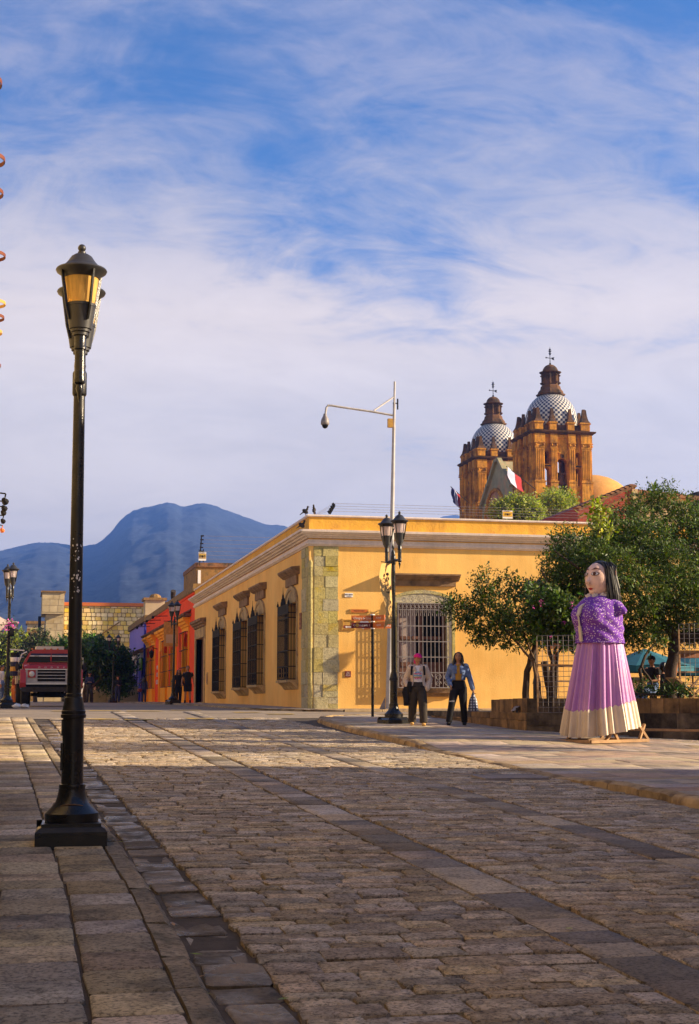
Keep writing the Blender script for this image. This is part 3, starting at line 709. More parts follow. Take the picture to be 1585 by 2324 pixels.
    for yy in (yf+.10, yf+.20):
        for x in (g0, g1): g.box(x-.009, yy-.009, zb, x+.009, yy+.009, zt)
    for z in (zb, zb+.48, zb+.98, zb+1.48, zb+1.98, zt-.2, zt):
        g.box(g0-.01, yf-.014, z-.014, g1+.01, yf+.014, z+.014)
        for x in (g0, g1): g.box(x-.012, yf+.014, z-.012, x+.012, y-.081, z+.012)
    for k in range(13): x = g0 + (g1-g0)*(k+.5)/13; curl(g, (x, yf, zt-.1), .055, .045, ((1,0,0),(0,0,1)), 1, .009); g.tube([(x, yf, zt-.21), (x+.012, yf, zt-.28), (x-.012, yf, zt-.34), (x, yf, zt-.40)], .008, 4)
    for k in range(6): x = g0 + .15 + (g1-g0-.3)*k/5; curl(g, (x, yf, zb+.34), .12, .03, ((1,0,0),(0,0,1)), 1.7, .011, 1 if k % 2 else -1); curl(g, (x, yf, zb+.13), .10, .02, ((1,0,0),(0,0,1)), 1.5, .011, -1 if k % 2 else 1)
    for sg in (1, -1):
        for q, rr in ((.16, .16), (.46, .13), (.7, .09)): curl(g, (xm+sg*q, yf, zt+.17-q*.08), rr, .03, ((1,0,0),(0,0,1)), 1.6, .009, sg)
    g.tube([(xm, yf, zt), (xm, yf, zt+.5)], [.012, .004], 5)
    g.build('grille', M['ironL'], win)
    # quarry stone corner, block by block; a slim engaged column softens the edge
    rr = random.Random(12); zz = [.80, 1.22, 1.62, 2.02, 2.42, 2.80, 3.22, 3.58, 3.98, 4.36, 4.74, 5.10, 5.42, 5.75, 6.066]
    for i in range(14):
        z0, z1 = zz[i] + .003, zz[i+1] - .003; sx = TF + rr.choice((.36, .44, .52, .62)); sy = SF + rr.choice((.40, .55, .7)); p = [rr.uniform(.02, .045) for _ in range(4)]
        ch = .16
        mb = MB(); mb.extr([(TF-p[0], SF+ch, z0), (TF+ch, SF-p[0], z0), (sx-.003, SF-p[0], z0), (sx-.003, SF+.1, z0), (TF+.1, SF+.1, z0), (TF+.1, sy-.003, z0), (TF-p[0], sy-.003, z0)], (0, 0, z1-z0)); mb.build('quoin_stone', M['quoin'], b)
        x1 = 9.74 + rr.uniform(-.03, .03)
        if rr.random() < .35 and z1 - z0 > .3:
            zm = (z0+z1)/2; MB().box(sx+.003, SF-p[1], z0, x1, SF+.1, zm-.005).build('quoin_stone', M['quoin'], b); MB().box(sx+.003, SF-p[2], zm+.005, x1, SF+.1, z1).build('quoin_stone', M['quoin'], b)
        else: MB().box(sx+.003, SF-p[1], z0, x1, SF+.1, z1).build('quoin_stone', M['quoin'], b)
        MB().box(TF-p[3], sy+.003, z0, TF+.1, 47.2 + rr.uniform(-.03, .03), z1).build('quoin_stone', M['quoin'], b)
    mb = MB(); mb.lathe([(.085, .8), (.085, 5.55), (.05, 5.66), (.02, 5.72)], 10, (TF+.055, SF+.055, 0)); mb.build('corner_column', M['quoin'], b, smooth=40)
    mb = MB(); mb.extr([(TF-.16, SF+1.0, .3), (TF-.12, SF-.0, .3), (TF+.0, SF-.14, .3), (TF+.95, SF-.12, .3), (TF+.95, SF+.05, .3), (TF+.05, SF+.05, .3), (TF+.05, SF+1.0, .3)], (0, 0, .56)); mb.build('plinth', M['quoin'], b)
    return b
yellow_building()
def roof_room():
    b = thing('roof_room', 'small weathered stone rooftop room with tiled edge behind the yellow parapet', 'building', (9, 79.6, 6.4)); b.location = (0,0,0)
    MB().box(8.88, 79.6, 6.0, 13.0, 86, 8.38).build('wall', M['coping'], b)
    MB().box(8.84, 79.52, 8.385, 13.1, 86.1, 8.62).build('roof', M['tile'], b)
    MB().box(8.98, 79.55, 7.4, 9.14, 79.595, 8.2).build('whitewash_patch', M['white'], b)
roof_room()
def plaques():
    y = SF - .004
    t = thing('tile_plaque', 'small grey tiled street plaque on yellow wall high beside the green corner', 'plaque', (10.09, y, 4.50))
    MB().box(-.135, -.02, -.065, .135, 0, .065).build('panel', M['white'], t)
    text('lettering', 'REFORMA', .06, (0, -.022, .012), (R(90),0,0), M['charcoal'], t, ext=.002); text('lettering', 'CENTRO', .035, (0, -.022, -.037), (R(90),0,0), M['charcoal'], t, ext=.002)
    t = thing('carved_plaque', 'long ochre tiled house sign on yellow wall above the brown direction boards', 'plaque', (10.43, y, 3.99))
    MB().box(-.31, -.03, -.06, .31, 0, .06).build('panel', M['gold'], t); MB().extr([(-.29, -.034, 0), (-.24, -.034, -.05), (.24, -.034, -.05), (.29, -.034, 0), (.24, -.034, .05), (-.24, -.034, .05)], (0, .003, 0)).build('field', M['sign'], t)
    text('lettering', 'MACEDONIO', .06, (0, -.036, 0), (R(90),0,0), M['charcoal'], t, ext=.001)
    t = thing('arrow_plaque', 'gold framed plaque with a white arrow on maroon, left end of the row', 'plaque', (10.07, y, 3.55))
    f = MB(); f.box(-.2, -.05, -.16, .2, 0, -.13); f.box(-.2, -.05, .13, .2, 0, .16); f.box(-.2, -.05, -.129, -.17, 0, .129); f.box(.17, -.05, -.129, .2, 0, .129)
    for sx in (-1, 1):
        for sz in (-1, 1): f.box(sx*.2-.022, -.053, sz*.15-.03, sx*.2+.022, -.002, sz*.15+.03)
    f.build('frame', M['gold'], t); MB().box(-.168, -.02, -.03, .168, 0, .128).build('panel', M['gold'], t); MB().box(-.168, -.022, -.128, .168, 0, -.031).build('panel', M['signD'], t)
    MB().extr([(-.12, -.027, -.08), (-.05, -.027, -.045), (-.05, -.027, -.066), (.1, -.027, -.066), (.1, -.027, -.094), (-.05, -.027, -.094), (-.05, -.027, -.115)], (0, .004, 0)).build('arrow', M['white'], t)
    t = thing('oval_plaque', 'round white ceramic plaque with painted script on the yellow wall', 'plaque', (10.60, y, 3.56))
    m = MB(); m.extr([(.165*math.cos(2*math.pi*k/24), -.025, .15*math.sin(2*math.pi*k/24)) for k in range(24)], (0, .025, 0)); m.build('disc', M['white'], t)
    text('lettering', 'Antonio Valadez', .055, (0, -.027, .03), (R(90),0,0), M['charcoal'], t, ext=.001, sx=.75, shear=.3); text('lettering', 'Museo', .035, (-.02, -.027, .105), (R(90),0,0), M['sign'], t, ext=.001, shear=.3)
    text('lettering', 'a 20 m de la esquina', .026, (0, -.027, -.02), (R(90),0,0), M['charcoal'], t, ext=.001, shear=.3); text('lettering', 'Alcala', .028, (.05, -.027, -.065), (R(90),0,0), M['charcoal'], t, ext=.001, shear=.3)
    t = thing('maroon_plaque', 'small square maroon plaque low on the yellow wall right of the green corner', 'plaque', (10.06, y, 1.96))
    MB().box(-.10, -.02, -.10, .10, 0, .10).build('frame', M['woodR'], t); MB().box(-.085, -.024, -.085, .085, -.021, .085).build('panel', M['signD'], t)
    for k, s in enumerate(('CENTRO', 'HISTORICO', 'DE OAXACA', 'MONUMENTO')): text('lettering', s, .03, (0, -.026, .052 - .035*k), (R(90),0,0), M['white'], t, ext=.001, sx=.8)
    t = thing('side_plaque', 'narrow reddish plaque beside the green corner stones on the shaded facade', 'plaque', (TF-.004, 47.45, 3.72))
    MB().box(-.03, -.16, -.27, 0, .16, .27).build('panel', M['signD'], t)
    for k in range(3): MB().box(-.034, -.05, -.2 + k*.15, -.031, .05, -.12 + k*.15).build('symbol', M['gold'], t)
    t = thing('door_plaque', 'small dark plaque beside the stone doorway', 'plaque', (TF-.004, 73.0, 2.2))
    MB().box(-.03, -.25, -.3, 0, .25, .3).build('panel', M['gold'], t); MB().box(-.033, -.18, -.22, -.031, .18, .22).build('field', M['signD'], t)
plaques()
# ------------------------------------------------------------------ orange and violet houses
def tile_eave(name, mat, parent, s0, s1, z, out=.42):
    """a row of half round clay tiles over openings"""
    mb = MB(); n = max(3, int((s1-s0)/.34))
    for k in range(n):
        s = s0 + (s1-s0)*(k+.5)/n
        mb.tube([(TF+.05, s, z+.22), (TF-out, s, z-.05)], [(.15,.06),(.17,.07)], 7, side=(0,1,0))
    mb.box(TF-out+.12, s0, z-.16, TF, s1, z-.02)
    mb.build(name, mat, parent)
def cage(parent, s0, s1, zb, zt, out=.22, nb=5):
    g = MB(); xf = TF - out
    for k in range(nb): s = s0 + (s1-s0)*k/(nb-1); g.box(xf-.012, s-.012, zb, xf+.012, s+.012, zt)
    for z in (zb, zb+(zt-zb)*.33, zb+(zt-zb)*.66, zt):
        g.box(xf-.018, s0, z-.02, xf+.018, s1, z+.02)
        for s in (s0, s1): g.box(xf+.018, s-.014, z-.014, TF-.001, s+.014, z+.014)
    g.build('grille', M['iron'], parent)
def orange_house():
    b = thing('orange_house', 'single storey orange red house with amber window surrounds and tiled eaves', 'building', (0,0,0))
    wins = [(81.9, 84.9), (89.0, 91.8), (94.0, 97.0), (104.0, 106.4), (108.6, 111.2)]
    ops = [(a-79.1, c-79.1, 1.95, 4.9, .5) for a, c in wins] + [(98.5-79.1, 99.9-79.1, 1.0, 4.4, 1.0)]
    w = MB(); w.wall((TF, 79.12, 0), (0,1,0), (-1,0,0), 33.1, .3, 6.98, ops, .4); w.box(TF+.5, 79.3, .3, TF+9, 112, 6.9); w.build('wall', M['orange'], b)
    MB().sweep([(-.5, 6.98), (.10, 6.98), (.14, 7.06), (.1, 7.42), (-.5, 7.46)], [(TF, 112.2), (TF, 79.15)]).build('coping', M['coping'], b)
    MB().sweep([(0, 6.86), (.06, 6.87), (.08, 6.97), (0, 6.975)], [(TF, 112.2), (TF, 79.15)]).build('moulding', M['orange'], b)
    for a, c in wins:
        j = .32; f = MB(); f.box(TF-.07, a-j, 1.95, TF+.2, a, 5.0); f.box(TF-.07, c, 1.95, TF+.2, c+j, 5.0); f.box(TF-.07, a-j, 5.002, TF+.2, c+j, 5.22)
        win = f.build('window', M['amber'], b)
        MB().sweep([(0, 5.22), (.12, 5.24), (.15, 5.36), (.25, 5.4), (.28, 5.52), (.38, 5.56), (.4, 5.72), (0, 5.74)], [(TF, c+j+.1), (TF, a-j-.1)]).build('lintel', M['amber'], win)
        MB().box(TF-.22, a-j, .6, TF, c+j, 1.93).build('dado', M['amber'], win)
        MB().box(TF+.3, a, 1.95, TF+.34, c, 4.9).build('pane', M['wood'], win)
        cage(win, a-.1, c+.1, 1.96, 4.95)
    f = MB(); f.box(TF-.07, 97.9, .6, TF+.2, 98.5, 5.2); f.box(TF-.07, 99.9, .6, TF+.2, 100.5, 5.2); f.box(TF-.06, 98.5, 4.42, TF+.2, 99.9, 5.2)
    d = f.build('doorway', M['amber'], b); MB().box(TF+.3, 98.5, .9, TF+.35, 99.9, 4.4).build('door', M['orange'], d)
    MB().sweep([(0, 5.22), (.12, 5.24), (.15, 5.36), (.25, 5.4), (.28, 5.52), (.38, 5.56), (.4, 5.72), (0, 5.74)], [(TF, 100.6), (TF, 97.8)]).build('lintel', M['amber'], d)
    tile_eave('tiled_eave', M['tile'], b, 92.6, 112.1, 5.92); tile_eave('tiled_eave', M['tile'], b, 80.9, 86.2, 5.92)
    l = MB()
    for s in (95.0, 100, 104.5, 109): l.tube([(TF, s, 6.55), (TF-.9, s, 6.52)], .025, 5); l.ball((TF-.95, s, 6.45), .10, 8, 5)
    l.build('wall_light', M['iron'], b)
    t = thing('hanging_board', 'upright pale board sign hung on the orange wall beside a tall window', 'sign', (TF-.5, 87.2, 0))
    MB().box(-.42, -.04, 4.3, .42, .04, 5.75).build('board', M['gold'], t); MB().tube([(.5, 0, 5.8), (-.45, 0, 5.8)], .02, 5).build('bracket', M['iron'], t); MB().box(-.3, -.045, 4.5, .3, -.041, 5.0).build('panel', M['cream'], t)
    t = thing('menu_sign', 'white lettering on the orange wall left of the arched door', 'sign', (TF-.012, 101.9, 0))
    for k, s in enumerate(('PAN', 'CAFE', 'MEZCAL')): text('lettering', s, .42, (-.01, 0, 3.35 - .5*k), (R(90), 0, R(-90)), M['white'], t, ext=.006)
    MB().tube([(.0, 0, 3.9), (-.02, 0, 3.9)], .02, 4).build('hook', M['iron'], t)
    t = thing('wall_lantern', 'dark iron lantern fixed to the orange wall above the white lettering', 'wall lamp', (TF, 102.2, 4.55))
    m = MB(); m.tube([(0,0,.1),(-.35,0,.2),(-.4,0,0)], .03, 5); m.lathe([(.03,-.55),(.12,-.45),(.17,-.1),(.05,.02)], 6, (-.4,0,0)); m.build('body', M['iron'], t)
    t = thing('roof_camera', 'dark bulbous floodlight standing on the coping of the orange house', 'floodlight', (TF+.1, 92.6, 7.44))
    MB().tube([(0,0,0),(0,0,.15)], .05, 6).build('stem', M['iron'], t); m = MB(); m.tube([(0,.2,.12),(0,-.05,.35),(0,-.2,.55)], [.12,.16,.17], 8); m.build('head', M['charcoal'], t)
    return b
orange_house()
def violet_house():
    b = thing('violet_house', 'violet house with blue doors beyond the orange house', 'building', (0,0,0))
    w = MB(); ops = [(113.9-112.3, 116.0-112.3, .8, 3.5), (119.6-112.3, 121.6-112.3, .8, 3.3), (125.0-112.3, 127.2-112.3, .8, 3.3)]
    w.wall((TF+.02, 112.3, 0), (0,1,0), (-1,0,0), 18.9, .3, 7.15, ops, .35); w.box(TF+.4, 112.4, .3, TF+9, 131.1, 7.1); w.poly((TF+.02,131.2,.3),(TF+9,131.2,.3),(TF+9,131.2,7),(TF+.02,131.2,7)); w.build('wall', M['blue'], b)
    MB().sweep([(-.4, 7.15), (.15, 7.15), (.15, 7.6), (-.4, 7.62)], [(TF, 131.4), (TF, 112.4)]).build('coping', M['coping'], b)
    tile_eave('tiled_eave', M['tile'], b, 112.6, 131.0, 4.95, .6)
    for k, (s0, s1, zt) in enumerate(((113.9, 116.0, 3.5), (119.6, 121.6, 3.3), (125.0, 127.2, 3.3))):
        f = MB(); f.box(TF-.06, s0-.6, .6, TF, s0, zt+1.0); f.box(TF-.06, s1, .6, TF, s1+.6, zt+1.0); d = f.build('doorway', M['blue'], b)
        MB().box(TF+.25, s0, .8, TF+.3, s1, zt).build('door', M['bluedoor'], d)
        MB().sweep([(0, 4.35), (.3, 4.4), (.35, 4.75), (0, 4.78)], [(TF, s1+.7), (TF, s0-.7)]).build('lintel', M['trimW'], d)
        MB().box(TF-.13, s1+.62, .6, TF, s1+1.5, 4.3).build('pilaster', M['bluedoor'], d)
    MB().tube([(TF-.1, 112.35, .9), (TF-.1, 112.35, 6.9)], .08, 6).build('drainpipe', M['bluedoor'], b)
    t = thing('green_shop_sign', 'lime green sign reading icapet above the nearest blue door', 'sign', (TF-.16, 114.9, 3.95))
    MB().box(-.08, -1.25, -.55, 0, 1.25, .5).build('board', pmat('lime_sign', (.22, .42, .02), .5, .05), t); text('lettering', 'icapet', .85, (-.085, 0, -.05), (R(90), 0, R(-90)), M['yellowmark'], t, ext=.006)
    for nm, s in (('pale poster board above the middle blue door', 120.6), ('pale poster board above the farthest blue door', 126.1)):
        t = thing('poster_board', nm, 'sign', (TF-.16, s, 3.85), group='poster boards over the blue doors')
        MB().box(-.06, -1.0, -.65, 0, 1.0, .55).build('board', M['trimW'], t)
        for k in range(2): text('lettering', ('ARTE', 'TALLER')[k], .5, (-.066, 0, .2 - .5*k), (R(90), 0, R(-90)), M['sign'], t, ext=.004)
violet_house()
# ------------------------------------------------------------------ cream stone wall building in the distance
def rubble_building():
    b = thing('stone_hall', 'long cream rubble stone hall with dressed buttress at its left end', 'building', (0,0,0))
    s0 = 150.0; MB().box(3.4, s0, .5, 30, s0+12, 10.6).build('wall', M['joint'], b)
    MB().box(3.3, s0-.25, 10.605, 30.2, s0+12.2, 10.95).build('coping', M['sign'], b)
    # the wall's own stones: largest 300 as parts, the rest joined
    rr = random.Random(15); items = []; z = 1.2
    while z < 10.5:
        h = rr.uniform(.34, .5); x = 3.45
        while x < 14.8:
            w = rr.uniform(.36, .72); items.append((x, z, w, min(h, 10.58 - z))); x += w
        z += h
    def blk(mb, x, z, w, h):
        c = .06; q = rr.uniform(.05, .11); j = lambda: rr.uniform(-.025, .025)
        mb.extr([(x+c+j()+.03, s0-q, z+.03), (x+w-c-.03+j(), s0-q, z+.03+j()), (x+w-.03, s0-q, z+c+.04), (x+w-.03+j(), s0-q, z+h-c-.03), (x+w-c-.02, s0-q, z+h-.03+j()), (x+c+.03, s0-q, z+h-.03), (x+.03+j(), s0-q, z+h-c), (x+.03, s0-q, z+c+.03)], (0, q+.05, 0))
    vis = [i for i in items if i[1] > 4.5 and i[0] < 10.2]; rest = [i for i in items if i not in vis[-300:]]
    for i in vis[-300:]: m = MB(); blk(m, *i); m.build('wall_stone', M['rubble'], b)
    m = MB(); [blk(m, *i) for i in rest]; m.build('wall_stones', M['rubble'], b, kind='stuff')
    bt = MB(); bt.box(1.6, s0-2.5, .5, 3.38, s0+4, 9.6); bt.extr([(1.2, s0-3.0, 9.6), (3.38, s0-3.0, 9.6), (3.38, s0-3.0, 11.7), (1.2, s0-3.0, 11.7)], (0, 7, 0)); bu = bt.build('buttress', M['cream'], b)
    rr = random.Random(5); z = 1.0
    while z < 11.6:
        h = rr.uniform(.5, .75); x = 1.64 if z < 9.3 else 1.22
        while x < 3.3:
            w = min(rr.uniform(.6, 1.1), 3.36-x); y = s0 - (2.5 if z < 9.3 else 3.0)
            if z + h < 11.72: MB().box(x+.02, y-.04, z+.02, x+w-.02, y+.05, z+h-.02).build('ashlar_block', M['cream'], bu)
            x += w
        z += h
    MB().box(1.1, s0-3.2, 11.702, 3.5, s0+4.2, 11.86).build('cap', M['coping'], bu); MB().box(.9, s0-1.9, 7.6, 1.19, s0+.2, 9.4).build('panel', M['iron'], bu)
    m = MB(); m.beam((9.0, s0-.16, 9.0), (6.2, s0-.16, 7.0), .12, .12); m.build('cable', M['coping'], b)
    # two more stone masses
    t = thing('stone_pier', 'pale square stone chimney block rising beside the coping of the orange house', 'building', (0,0,0))
    MB().box(9.05, 117, 5.0, 10.6, 119, 9.05).build('pier', M['cream'], t); MB().box(8.9, 116.85, 9.052, 10.75, 119.2, 9.25).build('cap', M['coping'], t); m = MB(); m.ball((9.9, 118, 9.3), (.5,.5,.35), 10, 6); m.build('finial', M['coping'], t)
    MB().box(10.6, 117.6, 5.0, 16, 119, 8.75).build('wall', M['cream'], t); MB().box(10.76, 117.4, 8.752, 16, 119.2, 8.98).build('coping', M['coping'], t)
    t = thing('stone_turret', 'smaller cream stone turret half hidden by trees at far left', 'building', (0,0,0))
    p = at(62, 1420, 190); q = at(100, 1420, 190); zt = at(70, 1415, 190).z
    MB().box(p.x, 190, .5, q.x, 194, zt).build('tower', M['cream'], t); MB().box(p.x-.2, 189.7, zt+.002, q.x+.2, 194.2, zt+.35).build('cap', M['coping'], t)
    MB().box(p.x-.05, 189.9, .5, q.x-.8, 189.98, zt-.6).build('pilaster', M['coping'], t)
    t = thing('far_dome', 'low ochre dome behind the trees at far left', 'dome', (0,0,0)); c = at(122, 1455, 200)
    m = MB(); m.ball((c.x, 200, c.z-1.6), (2.6, 2.6, 3.2), 20, 12); m.build('shell', M['ochre'], t, smooth=True)
    m = MB(); m.box(c.x-2.7, 197.3, .5, c.x+2.7, 202.7, c.z-1.5); m.build('drum', M['cream'], t)
    # low buff house under the tree with a brown door
    t = thing('buff_house', 'low buff house with a brown door seen below the flat topped tree', 'building', (0,0,0))
    p = at(180, 1560, 148); q = at(300, 1560, 148); w = MB(); w.wall((p.x, 147, 0), (1,0,0), (0,-1,0), q.x-p.x, .5, 5.6, [(1.2, 3.0, .5, 4.6)], .3); w.box(p.x, 147.4, .5, q.x, 149.5, 5.5); w.build('wall', M['trimW'], t)
    MB().box(p.x+1.2, 147.25, .5, p.x+3.0, 147.3, 4.6).build('door', M['wood'], t); MB().box(p.x-.1, 146.8, 5.602, q.x+.1, 149.6, 5.8).build('coping', M['coping'], t)
    t = thing('floodlight', 'grey floodlight on a pole sticking out above the flat topped tree', 'floodlight', tuple(at(194, 1462, 116)))
    m = MB(); m.tube([(0,0,-3),(0,0,.1),(.15,0,.35)], .06, 6); m.build('pole', M['ironL'], t); m = MB(); m.tube([(.1,0,.3),(.35,0,.5),(.85,0,.42)], [.16,.24,.22], 8); m.build('head', M['ironL'], t)
    # low walls and planted bank
    t = thing('garden_wall', 'low pale stone garden wall sloping up behind the far walkers', 'wall', (0,0,0))
    for k in range(9):
        x = at(188, 1575, 118).x + k * .62; MB().box(x+.01, 118, .8, x+.61, 118.5, 1.9 + .06*k).build('coping_block', M['cream'], t)
    return b
rubble_building()
# ------------------------------------------------------------------ house fronts just outside the frame that shade and warm the street
def street_fronts():
    t = thing('shade_house', 'tall plain rendered house on the near right side of the street', 'building', (0,0,0))
    w = MB(); w.extr([(12.0, -45, -1.6), (24, -45, -1.6), (24, 15.0, -1.6), (12, 18.3, -1.6)], (0, 0, 9.2)); w.build('wall', M['trimW'], t)
    w = MB(); w.extr([(11.8, -45.1, 7.602), (24.1, -45.1, 7.602), (24.1, 15.0, 7.602), (11.8, 18.4, 7.602)], (0, 0, .3)); w.build('cornice', M['trimW'], t)
    for s in range(-20, 17, 6): MB().box(11.93, s, .9, 11.99, s+1.4, 4.0).build('window', M['wood'], t)
    t = thing('left_house', 'plain warm ochre house front along the near left pavement', 'building', (0,0,0))
    w = MB(); w.box(-12, -30, -1.5, -1.32, 37.5, 7.8); w.build('wall', M['cream'], t)
    for s in range(2, 36, 6): MB().box(-1.315, s, .8, -1.27, s+1.5, 3.6).build('window', M['wood'], t)
    t = thing('light_bounce_house', 'plain pale house row, added unseen across the street to bounce sunlight', 'building', (0,0,0))  # unseen row, added to throw sunlight back onto the shaded facades
    w = MB(); w.box(-14, 47, .3, -4.6, 124, 7.8); w.build('wall', M['cream'], t)
    for s in range(49, 82, 6): MB().box(-4.595, s, 1.4, -4.55, s+1.4, 4.0).build('window', M['wood'], t)
street_fronts()
# ------------------------------------------------------------------ brick house, church, dome, mountain
def brick_house():
    t = thing('brick_house', 'red brick house end with sloping tiled roof edge behind the trees', 'building', (0,0,0))
    m = bpy.data.materials.new('red_brick'); m.use_nodes = True; nt = m.node_tree; N = nt.nodes.new; L = nt.links.new; bs = nt.nodes['Principled BSDF']; bs.inputs['Roughness'].default_value = .9
    tc = N('ShaderNodeTexCoord'); mp = N('ShaderNodeMapping'); mp.inputs['Rotation'].default_value = (R(90), 0, 0); br = N('ShaderNodeTexBrick'); br.inputs['Scale'].default_value = 1.0; br.inputs['Brick Width'].default_value = .30; br.inputs['Row Height'].default_value = .105; br.inputs['Mortar Size'].default_value = .012
    br.inputs['Color1'].default_value = (.50, .065, .03, 1); br.inputs['Color2'].default_value = (.36, .045, .022, 1); br.inputs['Mortar'].default_value = (.32, .17, .11, 1)
    L(tc.outputs['Object'], mp.inputs[0]); L(mp.outputs[0], br.inputs['Vector']); nz = N('ShaderNodeTexNoise'); nz.inputs['Scale'].default_value = 1.3; nz.inputs['Detail'].default_value = 6; L(tc.outputs['Object'], nz.inputs[0])
    mx = N('ShaderNodeMixRGB'); mx.blend_type = 'MULTIPLY'; mx.inputs[0].default_value = .6; L(br.outputs[0], mx.inputs[1]); L(nz.outputs[0], mx.inputs[2]); L(mx.outputs[0], bs.inputs[0])
    bp = N('ShaderNodeBump'); bp.inputs['Distance'].default_value = .02; bp.inputs['Strength'].default_value = .8; L(br.outputs[1], bp.inputs['Height']); bp.invert = True; L(bp.outputs[0], bs.inputs['Normal'])
    A = lambda px, py, s=75: at(px, py, s)
    # gable face built at its own distance, 75 m down the street
    pts = [A(1310, 1152), A(1440, 1098), A(1443, 1400), A(1310, 1400)]; MB().extr([tuple(p) for p in pts], (0, 8, 0)).build('wall', m, t)
    q0, q1 = A(1443, 1112), A(1578, 1118); w = MB(); w.box(q0.x, 75.6, .5, q1.x, 84, q0.z-.15); w.build('wall', M['cream'], t)
    # rows of bricks standing proud along the gable
    e0, e1 = pts[0], pts[1]; r = MB(); n = 12
    for k in range(n):
        a = e0 + (e1-e0)*(k/n); c = e0 + (e1-e0)*((k+1)/n); r.tube([(a.x, 74.8, a.z+.02), (a.x, 75.5, a.z+.04)], [(.16,.07),(.16,.07)], 6, side=(1,0,0)); r.beam((a.x, 74.85, a.z-.12), (c.x, 74.85, c.z-.12), .18, .12)
    r.build('roof_edge', M['tile'], t)
    MB().beam((e0.x, 74.93, e0.z-.55), (e1.x, 74.93, e1.z-.6), .3, .1).build('render_band', M['coping'], t)
    MB().box(e1.x-.22, 74.9, .5, e1.x+.1, 74.99, e1.z-.3).build('render_strip', M['cream'], t)
    MB().extr([(q0.x-.3, 75.2, q0.z-.1), (q1.x+.3, 75.2, q1.z-.35), (q1.x+.3, 75.2, q1.z-.15), (q0.x-.3, 75.2, q0.z+.12)], (0, 9, 0)).build('roof', M['tile'], t)
    t = thing('round_tank', 'dark grey rounded rooftop water tank at the right picture edge', 'water tank', (0,0,0)); c = A(1588, 1135, 84)
    MB().lathe([(.9, -1.6), (1.1, -1.2), (1.1, .3), (.7, .8), (.2, .95)], 14, (c.x, 84, c.z-.4)).build('shell', M['charcoal'], t, smooth=40); MB().lathe([(1.2, -4), (1.2, -1.61)], 12, (c.x, 84, c.z-.4)).build('stand', M['cream'], t)
brick_house()
